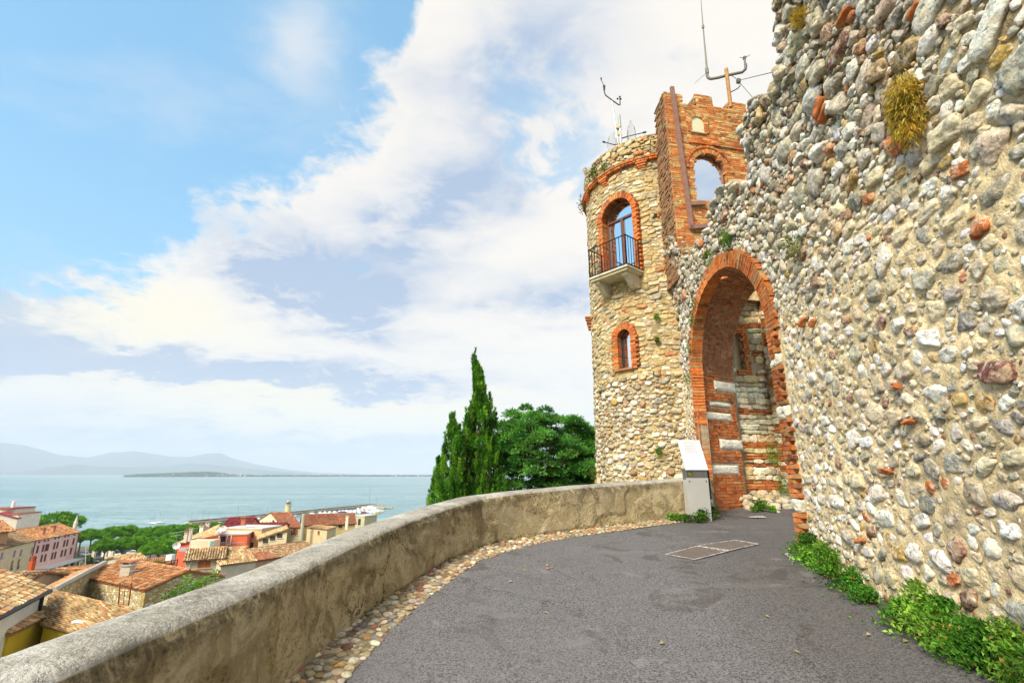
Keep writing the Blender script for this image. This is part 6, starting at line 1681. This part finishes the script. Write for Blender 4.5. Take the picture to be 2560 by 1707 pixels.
# green shoots growing up just outside the parapet
for i, (u, v, h_) in enumerate([(468, 1438, .9), (478, 1450, .6), (490, 1452, .6), (506, 1446, .75), (516, 1440, .9), (541, 1425, .95), (450, 1462, .5), (430, 1474, .45), (414, 1482, .35)]):
    r = ray(u, v); p = r * (7.6 / r[1]); gq = np.random.default_rng(300 + i); n = 240
    f = gq.uniform(0, 1, n); th = gq.uniform(0, 6.28, n); rr = .085 * (1 - f * .7) * gq.uniform(.3, 1, n)
    pos = np.stack((p[0] + rr * np.cos(th), p[1] + rr * np.sin(th), p[2] - h_ * f * 1.5), 1) if False else np.stack((p[0] + rr * np.cos(th), p[1] + rr * np.sin(th), p[2] - .9 * (1 - f)), 1)
    a = Acc(); leaves(a, pos, np.stack((np.cos(th), np.sin(th), .2 + 0 * th), 1), gq.uniform(.035, .07, n), gq.uniform(.016, .03, n), greens(n, gq, [(.15, .34, .04), (.11, .26, .03), (.20, .38, .07)]), gq)
    tube(a, [p - up * 3.4, p - up * .9, p], [.012, .006, .003], 5, (.10, .2, .04))
    o = tag(a.build('shoot', M_LEAF, None), ['tallest leafy', 'short leafy', 'small leafy', 'upright leafy', 'tall leafy', 'rightmost leafy', 'low spreading', 'low trailing', 'leftmost low'][i] + ' green shoot rising just behind the parapet edge', 'plant', 'green shoots behind the parapet')

# -- the umbrella pines of the lakeside
PN = [(.11, .30, .016), (.15, .37, .02), (.075, .22, .014), (.19, .42, .03)]
def pine_proto(seed, nl=8500):
    g = np.random.default_rng(seed)
    t_ = thing('umbrella_pine', 'x', 'tree', (0, 0, 0))
    a = Acc(); nc = 150
    d = g.normal(size=(nc, 3)); d[:, 2] = np.abs(d[:, 2]); d /= np.linalg.norm(d, axis=1)[:, None]
    cc = d * np.array((4.1, 4.1, 2.1)) * g.uniform(.7, 1.02, (nc, 1)) + np.array((0, 0, 4.9)); 
    low = g.random(nc) < .3; cc[low, 2] = 4.8 + g.normal(0, .15, low.sum()); cc[low, :2] *= .9
    k = g.integers(0, nc, nl); e = g.normal(size=(nl, 3)); e /= np.linalg.norm(e, axis=1)[:, None]; e[:, 2] = np.abs(e[:, 2]) - .2
    pos = cc[k] + e * g.uniform(.3, .75, (nl, 1)) * np.array((1, 1, .7))
    cols = np.clip(greens(nc, g, PN, .18)[k] * (1 + g.normal(0, .2, (nl, 1))), .005, .5)
    leaves(a, pos, e + np.array((0, 0, .5)) + g.normal(0, .3, (nl, 3)), g.uniform(.25, .55, nl), g.uniform(.08, .2, nl), cols, g)
    a.build('crown', M_LEAF, t_)
    tr = Acc(); tube(tr, [(0, 0, -.3), (.1, .05, 2), (.0, .1, 4.2)], [.30, .24, .2], 8, (.20, .13, .09))
    for i in range(9):
        q = cc[g.integers(0, nc)]; tube(tr, [(0, .1, 4.0), (q[0] * .5, q[1] * .5, 4.9), q], [.15, .1, .03], 5, (.20, .13, .09))
    tr.build('trunk', M_BARK, t_)
    return t_
protos = [pine_proto(s_) for s_ in (1, 2, 3)]
used_p = [False] * 3
def pine(u, v, t, label, sc=1.0, i=0):
    """crown top seen at (u, v) at depth t; stands on the promenade"""
    p = at(u, v, t); k = i % 3
    root = protos[k] if not used_p[k] else copy_tree(protos[k])
    used_p[k] = True
    h = (p[2] + 28.0) / 7.2
    root.location = (p[0], p[1], -28.0); root.scale = (sc, sc, h); root.rotation_euler = (0, 0, i * 1.3)
    tag(root, label, 'tree', 'umbrella pines along the lakeside')
ORD = ['leftmost', 'second', 'third', 'fourth', 'fifth', 'sixth', 'seventh', 'eighth', 'ninth', 'tenth', 'eleventh', 'twelfth', 'thirteenth', 'fourteenth']
bk = [(206, 1328, 176), (234, 1322, 178), (260, 1323, 182), (287, 1316, 180), (318, 1313, 182), (346, 1320, 186), (376, 1318, 182), (406, 1314, 184), (436, 1312, 186), (466, 1311, 188), (497, 1311, 192), (522, 1308, 196), (542, 1306, 200)]
for i, (u, v, t) in enumerate(bk): pine(u, v, t, (ORD[i] + (' umbrella pine of the back row' if i == 0 else ' umbrella pine from the left in the back row') + ' along the water'), 1.0, i)
fr_ = [(268, 1345, 148), (312, 1343, 152), (348, 1341, 156), (384, 1343, 158)]
for i, (u, v, t) in enumerate(fr_): pine(u, v, t, ['front row umbrella pine standing before the white van', 'second umbrella pine of the front row by the car park', 'third umbrella pine of the front row by the car park', 'fourth umbrella pine of the front row by the car park'][i], .82, i + 5)
pine(402, 1350, 142, 'nearest umbrella pine with low rounded crown right of the car park', 1.15, 9)
pine(430, 1334, 166, 'umbrella pine beside the long red house, last of the front row', 1.0, 10)
pine(142, 1281, 176, 'very wide umbrella pine behind the pink house and beside the white villa', 1.95, 11)
for i, (u, v, r_, t, nm) in enumerate([(152, 1413, 1.35, 148, 'round clipped tree nearest the pink house arcade'), (187, 1404, 1.35, 150, 'round clipped tree second from the arcade beside the lamp post'), (221, 1400, 1.0, 156, 'smallest round clipped tree beside the white pillar')]):
    broadleaf('clipped_tree', nm, at(u, v, t), r_, r_, r_ * .95, 60, 3000, [(.06, .22, .015), (.05, .17, .012), (.09, .26, .02)], 70 + i, 2.2, .35, (.15, .3), .6, .75)

# -- vehicles, posts and lamps in the car park
M_TYRE = plain_mat('tyre', (.02, .02, .02), .9); M_CARGLASS = glass_mat('car_glass', (.5, .6, .7), .5)
CARMAT = {k: plain_mat('car_paint_' + k, c, .3, 0, .03, spec=.6, bstr=0) for k, c in dict(white=(.78, .78, .78), dark=(.04, .045, .055), grey=(.25, .26, .27), blue=(.06, .10, .25), silver=(.52, .53, .55)).items()}
def vehicle(label, u, v, yaw, kind, colour):
    p = zp(u, v, -27.88); c_, s_ = math.cos(yaw), math.sin(yaw); ax = np.array(((c_, s_, 0), (-s_, c_, 0), (0, 0, 1.0)))
    t_ = thing('parked_van' if kind == 'van' else 'parked_car', label, 'van' if kind == 'van' else 'car', tuple(p), 'vehicles in the lakeside car park')
    if kind == 'van': L_, W_ = 5.8, 2.0; prof = [(-2.9, .4), (2.85, .4), (2.9, .95), (2.6, 1.15), (1.75, 1.3), (1.05, 2.25), (.8, 2.4), (-2.85, 2.45), (-2.9, 2.3)]; gl = [(1.05, 1.4), (1.72, 1.34), (1.1, 2.15), (.5, 2.15), (.5, 1.4)]
    else: L_, W_ = 4.2, 1.7; prof = [(-2.1, .35), (2.1, .35), (2.12, .7), (1.9, .85), (1.0, .95), (.45, 1.42), (-.9, 1.46), (-1.75, 1.0), (-2.1, .92)]; gl = [(.85, .96), (.40, 1.36), (-.85, 1.39), (-1.5, 1.0)]
    W3 = lambda x, y, z: p + ax[0] * x + ax[1] * y + ax[2] * z
    a = Acc()
    sec = []
    for y, k in ((-W_ / 2, .0), (-W_ / 2 + .06, .04), (W_ / 2 - .06, .04), (W_ / 2, 0)):
        sec.append([W3(x * (1 - (.02 if k == 0 else 0)), y * (1 - .10 * max(z - .95, 0)), z) for x, z in prof])
    n = len(prof)
    V = np.array(sec).reshape(-1, 3); a.add(V, [(k * n + i, k * n + (i + 1) % n, (k + 1) * n + (i + 1) % n, (k + 1) * n + i) for k in range(3) for i in range(n)])
    a.add(sec[0], [tuple(range(n))]); a.add(sec[3], [tuple(range(n))[::-1]])
    a.build('body', CARMAT[colour], t_)
    a = Acc()
    for sg in (-1, 1): prism(a, [W3(x, sg * (W_ / 2 - .10 * max(z - .95, 0) * W_ / 2 - .005), z) for x, z in gl], ax[1] * sg * .02)
    i0_ = 4 if kind != 'van' else 4
    q1, q2 = prof[i0_], prof[i0_ + 1]
    prism(a, [W3(q1[0] + .02, -W_ * .4, q1[1] + .03), W3(q1[0] + .02, W_ * .4, q1[1] + .03), W3(q2[0] + .03, W_ * .36, q2[1] - .05), W3(q2[0] + .03, -W_ * .36, q2[1] - .05)], ax[0] * .03)
    a.build('windows', M_CARGLASS, t_)
    for x in (-L_ * .31, L_ * .32):
        for sg in (-1, 1):
            a = Acc(); q = W3(x, sg * (W_ / 2 - .10), .32); tube(a, [q - ax[1] * sg * .1, q + ax[1] * sg * .12], .32, 12); w_ = a.build('wheel', M_TYRE, t_)
            a = Acc(); tube(a, [q + ax[1] * sg * .11, q + ax[1] * sg * .14], .19, 10); adopt(a.build('rim', M_GREYMETAL, None), w_)
vehicle('white delivery van parked under the front pines', 278, 1393, .05, 'van', 'white')
vehicle('white car parked on the street left of the white pillar', 219, 1389, .08, 'car', 'white')
vehicle('white car under the pines to the right of the white van', 334, 1386, .3, 'car', 'white')
vehicle('silver car beside the white car under the pines', 349, 1388, .35, 'car', 'silver')
vehicle('dark car in front of the white van behind the tiled verge', 250, 1405, .6, 'car', 'dark')
vehicle('second dark car parked to the right of the tree trunk', 268, 1408, .6, 'car', 'dark')
vehicle('dark car nearest the lamp post in the car park', 236, 1412, .6, 'car', 'dark')
vehicle('grey car parked half behind the front pine trunk', 290, 1406, .6, 'car', 'grey')
vehicle('blue car parked in front of the arcade', 133, 1420, .4, 'car', 'blue')
vehicle('white car parked at the arcade beside the round clipped tree', 172, 1410, .5, 'car', 'white')
for i, (u, v, nm) in enumerate([(231, 1404, 'white gate pillar standing left of the white van'), (278, 1402, 'white gate pillar in front of the white van'), (262, 1402, 'short white gate pillar beside the front pine trunk')]):
    p = zp(u, v, -27.88); a = Acc(); hh = 4.6 if i < 2 else 3.4; box(a, p + up * hh / 2, (.8, .8, hh)); box(a, p + up * (hh + .1), (1.0, 1.0, .2)); box(a, p + up * .2, (1.0, 1.0, .4)); box(a, p + up * (hh + .3), (.6, .6, .25))
    tag(a.build('gate_pillar', M_CREAMST, None), nm, 'pillar')
for i, (u, v, vt, nm) in enumerate([(213, 1424, 1366, 'tall slim white lamp post in front of the car park'), (198, 1428, 1404, 'short white post between the round clipped trees')]):
    p = at(u, v, 128); q = at(u + 2, vt, 128); lp = thing('lamp_post', nm, 'lamp post', tuple(p - up * 3))
    a = Acc(); tube(a, [p - up * 3, p, q], [.12, .10, .07], 6); a.build('pole', M_WHITE, lp)
    a = Acc(); box(a, q + np.array((.3, 0, .05)), (.8, .3, .14)); a.build('lamp_head', M_GREYMETAL, lp)
# television aerials and dishes
for i, (u, v0, v1, t, nm) in enumerate([(475, 1370, 1322, 84, 'television aerial with two crossbars on the long red house'), (440, 1378, 1330, 80, 'thin aerial pole left of the long red house'), (330, 1450, 1412, 46, 'television aerial on the chimney of the stone walled house'), (617, 1378, 1332, 90, 'slim pole beside the terrace railing of the red house')]):
    p, q = at(u, v0, t), at(u + 1, v1, t); ta_ = thing('television_aerial', nm, 'aerial', tuple(p))
    a = Acc(); tube(a, [p, q], .035, 5); a.build('pole', M_GREYMETAL, ta_)
    if i != 3:
        a = Acc(); e = np.array((1.0, .4, .12))
        for k, w in enumerate((.9, .6)):
            c_ = q - up * k * .5; tube(a, [c_ - e * w, c_ + e * w], .02, 4)
            for j in np.linspace(-1, 1, 7): tube(a, [c_ + e * w * j - np.array((-.1, .25, 0)), c_ + e * w * j + np.array((-.1, .25, 0))], .012, 4)
        a.build('antenna_rods', M_GREYMETAL, ta_)
for i, (u, v, t, nm) in enumerate([(441, 1364, 80, 'white satellite dish left of the long red house'), (547, 1325, 90, 'white satellite dish above the red terrace house'), (558, 1321, 94, 'small white satellite dish beside the peach wall'), (626, 1401, 68, 'white satellite dish on the lichened roof')]):
    p = at(u, v, t); a = Acc(); n_ = unit((.5, -.8, .35)); e1 = unit(np.cross((0, 0, 1), n_)); e2 = np.cross(n_, e1); r_ = .55
    rr, tt = np.meshgrid(np.linspace(0, 1, 5), np.linspace(0, 2 * math.pi, 17), indexing='ij')
    P = p + (rr * np.cos(tt))[..., None] * e1 * r_ + (rr * np.sin(tt))[..., None] * e2 * r_ + (.22 * rr ** 2)[..., None] * n_
    dd = thing('satellite_dish', nm, 'satellite dish', tuple(p)); grid(a, P); grid(a, P - n_ * .03); a.build('reflector', M_WHITE, dd)
    a = Acc(); tube(a, [p, p - n_ * .2, p - n_ * .2 - up * 1.2], .04, 5); tube(a, [p - e2 * .5, p + n_ * .5], .02, 4); a.build('mount', M_GREYMETAL, dd)
# iron gate frame on the stone walled house
ig = thing('iron_frame', 'rusty iron gate frame in front of the rough stone wall', 'gate', tuple(zp(310, 1500, -10.6)))
pp = [zp(296, 1515, -10.9), zp(324, 1514, -10.9), zp(329, 1466, -9.3), zp(298, 1476, -9.3)]
a = Acc(); n_ = np.array((.3, -.9, 0)) * .5
pb_, pc_ = at(296, 1513, 38), at(321, 1513, 37.5)
tube(a, [pb_, at(300, 1456, 38)], .05, 5); tube(a, [pc_, at(329, 1456, 37.5)], .05, 5)
for f_ in (.05, .62): tube(a, [at(296 + 3 * f_, 1513 - 57 * f_, 38), at(321 + 8 * f_, 1513 - 57 * f_, 37.5)], .03, 5)
tube(a, [at(308, 1512, 37.8), at(312, 1476, 37.8)], .03, 5); a.build('frame', SHM['rust'], ig)

# ================================================================== THE LAKE, ITS HARBOUR AND THE FAR SHORE
ZW = -29.0
m, N, b_ = new_mat('lake_water')
pos = N.n('ShaderNodeNewGeometry').outputs['Position']
dist = N.n('ShaderNodeVectorMath', operation='LENGTH'); N.put(dist.inputs[0], pos); dist = dist.outputs['Value']
w1_ = N.noise(N.mapping(pos, (.030, .075, 0), (0, 0, .12)), 1, 6, .62, .3)
w2_ = N.noise(N.mapping(pos, (.16, .36, 0), (0, 0, .1)), 1, 5, .65, .3)
w3_ = N.noise(N.mapping(pos, (.0016, .006, 0), (0, 0, .05)), 1, 5, .6, .5)
c = N.mix(N.step(w3_, .35, .65), (.15, .275, .305), (.28, .41, .43))
c = N.mix(N.step(N.add(N.mul(w2_, .5), N.mul(w1_, .5)), .45, .58), c, (.07, .19, .225))
N.put(b_.inputs['Base Color'], c); b_.inputs['Roughness'].default_value = .28; b_.inputs['Specular IOR Level'].default_value = .5; b_.inputs['IOR'].default_value = 1.33
bp = N.n('ShaderNodeBump'); bp.inputs['Distance'].default_value = 1.2; N.put(bp.inputs['Height'], N.add(w2_, N.mul(w1_, 1.5))); N.put(bp.inputs['Strength'], N.step(dist, 250, 6000, .55, .15))
N.t.links.new(bp.outputs[0], b_.inputs['Normal'])
a = Acc(); E = 27000
a.add([(-E, -E, ZW), (E, -E, ZW), (E, E, ZW), (-E, E, ZW)], [(0, 1, 2, 3)])
tag(a.build('lake_water', m, None), kind='structure')
# breakwater
bw = Acc(); bp_ = [at(520, 1311, 300), zp(600, 1301, ZW), zp(761, 1285, ZW), zp(925, 1267, ZW), zp(952, 1271, ZW)]
bp_[0] = V3(bp_[1] + (bp_[1] - bp_[2]) * .6, ZW)
for p, q in zip(bp_[:-1], bp_[1:]):
    d = unit((q - p) * (1, 1, 0)); n_ = np.array((-d[1], d[0], 0)); w = 2.5
    hexa(bw, [p - n_ * w - d + up * -3, q - n_ * w + d + up * -3, q + n_ * w + d + up * -3, p + n_ * w - d + up * -3, p - n_ * (w - .6) - d + up * 1.6, q - n_ * (w - .6) + d + up * 1.6, q + n_ * w + d + up * 1.6, p + n_ * w - d + up * 1.6])
    p2, q2 = p + n_ * (w - .4), q + n_ * (w - .4)
    hexa(bw, [p2 - n_ * .4 + up * 1.5, q2 - n_ * .4 + up * 1.5, q2 + n_ * .38 + up * 1.5, p2 + n_ * .38 + up * 1.5, p2 - n_ * .4 + up * 2.6, q2 - n_ * .4 + up * 2.6, q2 + n_ * .38 + up * 2.6, p2 + n_ * .38 + up * 2.6], (.8, .8, .8))
tag(bw.build('breakwater', plain_mat('breakwater_stone', (.30, .26, .21), .95, 0, .35, .5, 3, .6, stain=(.3, .5, (.14, .12, .10)))), 'long low grey stone breakwater curving out into the lake behind the roofs', 'breakwater')
a = Acc(); gq = np.random.default_rng(3); n = 160
k = gq.uniform(0, 1, n); e_ = bp_[-1]; pos_ = e_ + np.stack((gq.normal(1.5, 3.5, n), gq.normal(0, 3.0, n), gq.uniform(-.6, 1.0, n)), 1)
Em = np.tile(np.eye(3)[None], (n, 1, 1)); rr = gq.uniform(.5, 1.3, n)
put_stones(a, pos_, Em[:, 0], Em[:, 1], Em[:, 2], rr, rr, rr * .8, pick([(.40, .35, .28, 1), (.52, .47, .38, 1)], n, gq), 'rock', 2, gq, 3)
tag(a.build('rock_heap', M_TSTONE, None), 'heap of pale rocks round the head of the breakwater', 'rocks')
# lighthouse
lt = thing('lighthouse', 'small cream lighthouse with grey lantern rising behind the big gabled house', 'lighthouse', tuple(V3(at(718, 1290, 292), ZW + 1.2)))
lp = V3(at(718, 1290, 292), 0); ztop_ = at(718, 1263, 292)[2]
a = Acc(); lathe(a, (lp[0], lp[1], 0), [(1.75, ZW + 1), (1.55, ztop_), (1.9, ztop_ + .1), (1.9, ztop_ + .5)], 20); a.build('shaft', plaster((.66, .52, .26)), lt)
a = Acc(); lathe(a, (lp[0], lp[1], ztop_ + .5), [(1.2, 0), (1.2, 1.5)], 16); a.build('lantern', M_CARGLASS, lt)
a = Acc(); lathe(a, (lp[0], lp[1], ztop_ + 2.0), [(1.5, 0), (1.3, .3), (.5, .9), (.12, 1.0), (.08, 1.7)], 16); a.build('dome', M_GREYMETAL, lt)
a = Acc()
for k in range(16):
    t = k * math.pi / 8; q = np.array((lp[0] + 1.8 * math.cos(t), lp[1] + 1.8 * math.sin(t), ztop_ + .5)); tube(a, [q, q + up * .9], .04, 4)
    q2 = np.array((lp[0] + 1.8 * math.cos(t + math.pi / 8), lp[1] + 1.8 * math.sin(t + math.pi / 8), ztop_ + 1.4)); tube(a, [q + up * .9, q2], .04, 4)
a.build('gallery_rail', M_GREYMETAL, lt)
# boats
def hull(a, L, W, H, col, z0=0.0, n=9):
    xs_ = np.linspace(-L / 2, L / 2, n); V = []
    for x in xs_:
        f = (x + L / 2) / L; w = W / 2 * (math.sin(math.pi * min(.5 + f * .0, .5)) * (1 - max(f - .45, 0) ** 2 / .31)); w = max(w, .02)
        sh = H * (1 + .25 * f * f)
        V += [(x, -w, sh), (x, -w * .8, z0 + .1), (x, 0, z0 - .25), (x, w * .8, z0 + .1), (x, w, sh)]
    F = [(i * 5 + k, i * 5 + k + 1, (i + 1) * 5 + k + 1, (i + 1) * 5 + k) for i in range(n - 1) for k in range(4)] + [(i * 5 + 4, i * 5, (i + 1) * 5, (i + 1) * 5 + 4) for i in range(n - 1)]
    a.add(V, F, col); a.add(V[:5], [(0, 1, 2, 3, 4)], col)
def sail_proto():
    t_ = thing('sailing_boat', 'x', 'boat'); a = Acc(); hull(a, 8.5, 2.7, .9, (.75, .75, .74)); a.build('hull', M_VC, t_)
    a = Acc(); prism(a, [(-1.5, -.75, .9), (1.8, -.55, .95), (1.4, -.5, 1.45), (-1.4, -.65, 1.5)], (0, 1.3, 0), (.72, .72, .70)); a.build('cabin', M_VC, t_)
    a = Acc(); tube(a, [(.9, 0, .9), (.9, 0, 9.6)], [.15, .11], 6); tube(a, [(.9, -.7, 6.0), (.9, .7, 6.0)], .03, 4); a.build('mast', M_GREYMETAL, t_)
    a = Acc(); tube(a, [(.8, 0, 2.0), (-2.8, 0, 1.9)], [.16, .10], 6, (.08, .10, .25)); a.build('boom', M_VC, t_)
    a = Acc(); tube(a, [(.9, 0, 9.5), (4.2, 0, 1.1)], .02, 3); tube(a, [(.9, 0, 9.5), (-4.1, 0, .9)], .02, 3); a.build('rigging', M_GREYMETAL, t_)
    return t_
def motor_proto(col):
    t_ = thing('motor_boat', 'x', 'boat'); a = Acc(); hull(a, 6.5, 2.4, .95, col); a.build('hull', M_VC, t_)
    a = Acc(); prism(a, [(-1.2, -.7, .95), (1.2, -.55, 1.0), (.5, -.5, 1.7), (-1.0, -.6, 1.75)], (0, 1.25, 0), (.75, .75, .76)); a.build('cabin', M_VC, t_)
    a = Acc(); prism(a, [(1.0, -.57, 1.12), (.52, -.52, 1.62), (.52, .58, 1.62), (1.0, .62, 1.12)], (.05, 0, .03), (.03, .04, .06)); a.build('windscreen', M_VC, t_)
    return t_
sp = sail_proto(); first = True
masts = [(386, 1282, 300), (405, 1280, 305), (479, 1278, 300), (492, 1273, 310), (513, 1273, 305), (525, 1277, 320), (551, 1278, 300), (560, 1285, 310), (564, 1285, 320), (585, 1280, 300), (589, 1282, 318), (601, 1264, 290), (612, 1284, 310), (616, 1285, 325), (642, 1288, 315), (650, 1272, 330), (667, 1265, 315), (693, 1284, 330), (735, 1270, 345), (742, 1272, 352), (757, 1276, 360), (782, 1262, 372), (796, 1272, 380), (812, 1258, 372), (930, 1209, 420), (946, 1240, 395), (893, 1258, 400), (880, 1262, 395), (900, 1257, 405), (955, 1262, 420)]
gq = np.random.default_rng(4)
for i, (u, v, t) in enumerate(masts):
    b = sp if first else copy_tree(sp); first = False
    p = at(u, v, t); hgt = (p[2] - ZW - .15) / 9.6
    b.location = (p[0], p[1], ZW + .15); b.rotation_euler = (0, 0, gq.uniform(0, 6.28)); b.scale = (min(hgt, 1.6),) * 2 + (hgt,)
    if i == 24: lab = 'sailing boat with the tallest mast by the head of the breakwater'
    elif i == 25: lab = 'sailing boat with second tallest mast near the breakwater head'
    elif i == 11: lab = 'sailing boat with tall dark mast above the magenta roof'
    else: lab = 'moored sailing boat, mast number ' + str(i + 1) + ' from the left end of the harbour' if i < 24 else 'sailing boat moored by the outer breakwater, ' + ['first', 'second', 'third', 'last'][min(i - 26, 3)] + ' from the left'
    tag(b, lab, 'boat', 'sailing boats in the harbour')
mp = [motor_proto((.76, .76, .75)), motor_proto((.55, .38, .04)), motor_proto((.50, .10, .06)), motor_proto((.08, .13, .30))]
usedm = [False] * 4
mb = [(800, 1286, 0), (812, 1285.5, 0), (824, 1285, 0), (836, 1284.5, 0), (848, 1283, 3), (857, 1282, 3), (866, 1281.5, 0), (876, 1282, 0), (886, 1282, 0), (897, 1282.5, 0), (907, 1282, 2), (917, 1281.5, 0), (927, 1282, 0), (935, 1282.5, 0), (944, 1283, 1), (905, 1274, 0), (914, 1272.5, 0), (921, 1271.5, 0), (928, 1273, 0), (936, 1275, 0), (895, 1276, 0)]
for i, (u, v, k) in enumerate(mb):
    b = mp[k] if not usedm[k] else copy_tree(mp[k]); usedm[k] = True
    p = zp(u, v, ZW); b.location = (p[0], p[1], ZW + .15); b.rotation_euler = (0, 0, 2.0 + gq.normal(0, .25)); b.scale = (1.05, 1.05, 1.2)
    lab = {1: 'yellow motor boat moored at the right end of the harbour row', 2: 'red motor boat moored among white boats in the harbour row'}.get(k)
    if k == 3: lab = 'dark blue motor boat in the harbour row, the ' + ('left' if i == 4 else 'right') + ' one of two'
    if k == 0: lab = 'white motor boat, ' + (str(i + 1) + ' along the moored harbour row' if i < 15 else ['first', 'second', 'third', 'fourth', 'fifth', 'sixth'][i - 15] + ' of the boats drawn up behind the row')
    tag(b, lab, 'boat', 'motor boats in the harbour')

# ------------------------------------------------------------------ mountains and the far peninsula
def ridge(name, prof, D, depth, seed, col, rough=.10):
    """prof: list of (u, v) of the skyline in the photograph; D: distance of the crest"""
    us_ = np.linspace(prof[0][0], prof[-1][0], 160); vs__ = np.interp(us_, [p[0] for p in prof], [p[1] for p in prof])
    C_ = np.array([ray(u, v) for u, v in zip(us_, vs__)]); C_ *= (D / np.hypot(C_[:, 0], C_[:, 1]))[:, None]
    hgt = C_[:, 2] - ZW
    hgt = hgt * (1 + rough * fbm(np.stack((us_ * .03, us_ * 0, us_ * 0), 1), seed, 4))
    rows_ = []
    dirs = C_[:, :2] / np.linalg.norm(C_[:, :2], axis=1)[:, None]
    for k in np.linspace(-1, 1, 25):
        xy = C_[:, :2] + dirs * k * depth
        f = 1 - abs(k) ** 1.3
        z = ZW - 12 + hgt * f + hgt * .30 * (1 - f) * (abs(k) < .98) * fbm(np.concatenate((xy / (depth * .35), 0 * xy[:, :1]), 1), seed + 5, 4) + 12 * f
        rows_.append(np.concatenate((xy, z[:, None]), 1))
    a = Acc(); grid(a, np.array(rows_))
    mm = plain_mat(name + '_slope', col, .95, 0, .4, .0012, .01, 0)
    tag(a.build(name, mm, None, smooth=True), kind='structure')
ridge('mountains', [(-420, 1118), (-200, 1112), (-60, 1104), (0, 1106), (60, 1112), (110, 1126), (150, 1137), (220, 1143), (280, 1130), (340, 1127), (420, 1140), (470, 1143), (520, 1133), (550, 1131), (590, 1148), (650, 1162), (720, 1174), (800, 1181), (900, 1184)], 19500, 3200, 3, (.055, .09, .075), .03)
ridge('hills', [(-200, 1175), (60, 1180), (120, 1168), (190, 1160), (240, 1166), (330, 1168), (420, 1165), (470, 1157), (520, 1161), (610, 1170), (680, 1177), (780, 1183)], 14500, 900, 8, (.045, .08, .06), .05)
# low peninsula with its wood and village
a = Acc(); t = 5600
HP = ([296, 312, 350, 400, 450, 500, 540, 565, 600, 640, 1130], [-2, 3, 16, 22, 30, 38, 34, 20, 11, 7, 6])
us_ = np.linspace(298, 1125, 130); P = np.zeros((130, 5, 3))
for i, u in enumerate(us_):
    r = ray(u, 1188); r = np.array((r[0], r[1], 0)); r /= math.hypot(r[0], r[1]); hh = np.interp(u, *HP) * (1 + .12 * math.sin(i * 1.7) + .08 * math.sin(i * .6))
    for k, (dd, zz) in enumerate(((0, -2), (25, 1.5), (140, hh), (260, hh * .9), (420, -2))): P[i, k] = r * (t + dd) + np.array((0, 0, ZW + zz))
grid(a, P)
tag(a.build('peninsula', plain_mat('peninsula_ground', (.05, .08, .035), .95, 0, .3, .01, .1, 0), None), kind='structure')
gq = np.random.default_rng(15); a = Acc(); n = 2600
us_ = np.concatenate((gq.uniform(312, 570, 1700), gq.uniform(560, 1115, 900)))
dz = np.interp(us_, *HP)
rays_ = np.array([ray(u, 1188) for u in us_]); rays_[:, 2] = 0; rays_ /= np.hypot(rays_[:, 0], rays_[:, 1])[:, None]
dd_ = gq.uniform(2, 230, n) ** 1.0; pos_ = rays_ * (t + dd_)[:, None]; pos_[:, 2] = ZW + 3 + dz * np.interp(dd_, [0, 140, 260], [0, 1, .9])
rr = gq.uniform(4, 8.5, n); Em = np.tile(np.eye(3)[None], (n, 1, 1))
put_stones(a, pos_, Em[:, 0], Em[:, 1], Em[:, 2], rr * 1.3, rr * 1.3, rr * gq.uniform(.8, 1.4, n), pick([(.03, .07, .03, 1), (.045, .09, .035, 1), (.025, .055, .03, 1)], n, gq), 'cobble', 2, gq, 3)
tag(a.build('far_wood', M_VC, None, smooth=True), kind='stuff')
a = Acc(); n = 170
us_ = np.concatenate((gq.uniform(395, 560, 26), gq.uniform(540, 615, 34), gq.uniform(615, 1080, 24)))
for u in us_:
    r = ray(u, 1188); r[2] = 0; r /= math.hypot(r[0], r[1]); hh = gq.uniform(5, 9) if u < 615 else gq.uniform(5, 9)
    dd_ = gq.uniform(4, 110); box(a, r * (t + dd_) + np.array((0, 0, ZW + 1 + hh / 2 + np.interp(u, *HP) * dd_ / 140)), (gq.uniform(9, 22), 10, hh), None, pick([(.66, .60, .50, 1), (.62, .40, .30, 1), (.70, .68, .64, 1), (.50, .28, .18, .6)], 1, gq)[0])
r = ray(601, 1188); r[2] = 0; r /= math.hypot(r[0], r[1]); box(a, r * (t + 10) + np.array((0, 0, ZW + 17)), (9, 9, 34), None, (.60, .48, .36))
tag(a.build('far_village', M_VC, None), kind='stuff')
# ------------------------------------------------------------------ the hazy air over the lake
a = Acc(); box(a, (0, 0, (1290 - 42) / 2), (56000, 56000, 1290 + 42))
m = bpy.data.materials.new('haze_air'); m.use_nodes = True; m.node_tree.nodes.clear()
N = NT(m.node_tree); pv = N.n('ShaderNodeVolumePrincipled'); o_ = N.n('ShaderNodeOutputMaterial')
pv.inputs['Color'].default_value = (.75, .835, 1.0, 1); pv.inputs['Density'].default_value = 8.5e-5; pv.inputs['Anisotropy'].default_value = 0.0
N.t.links.new(pv.outputs[0], o_.inputs['Volume'])
hz_o = a.build('haze', m, None)
tag(hz_o, kind='stuff')
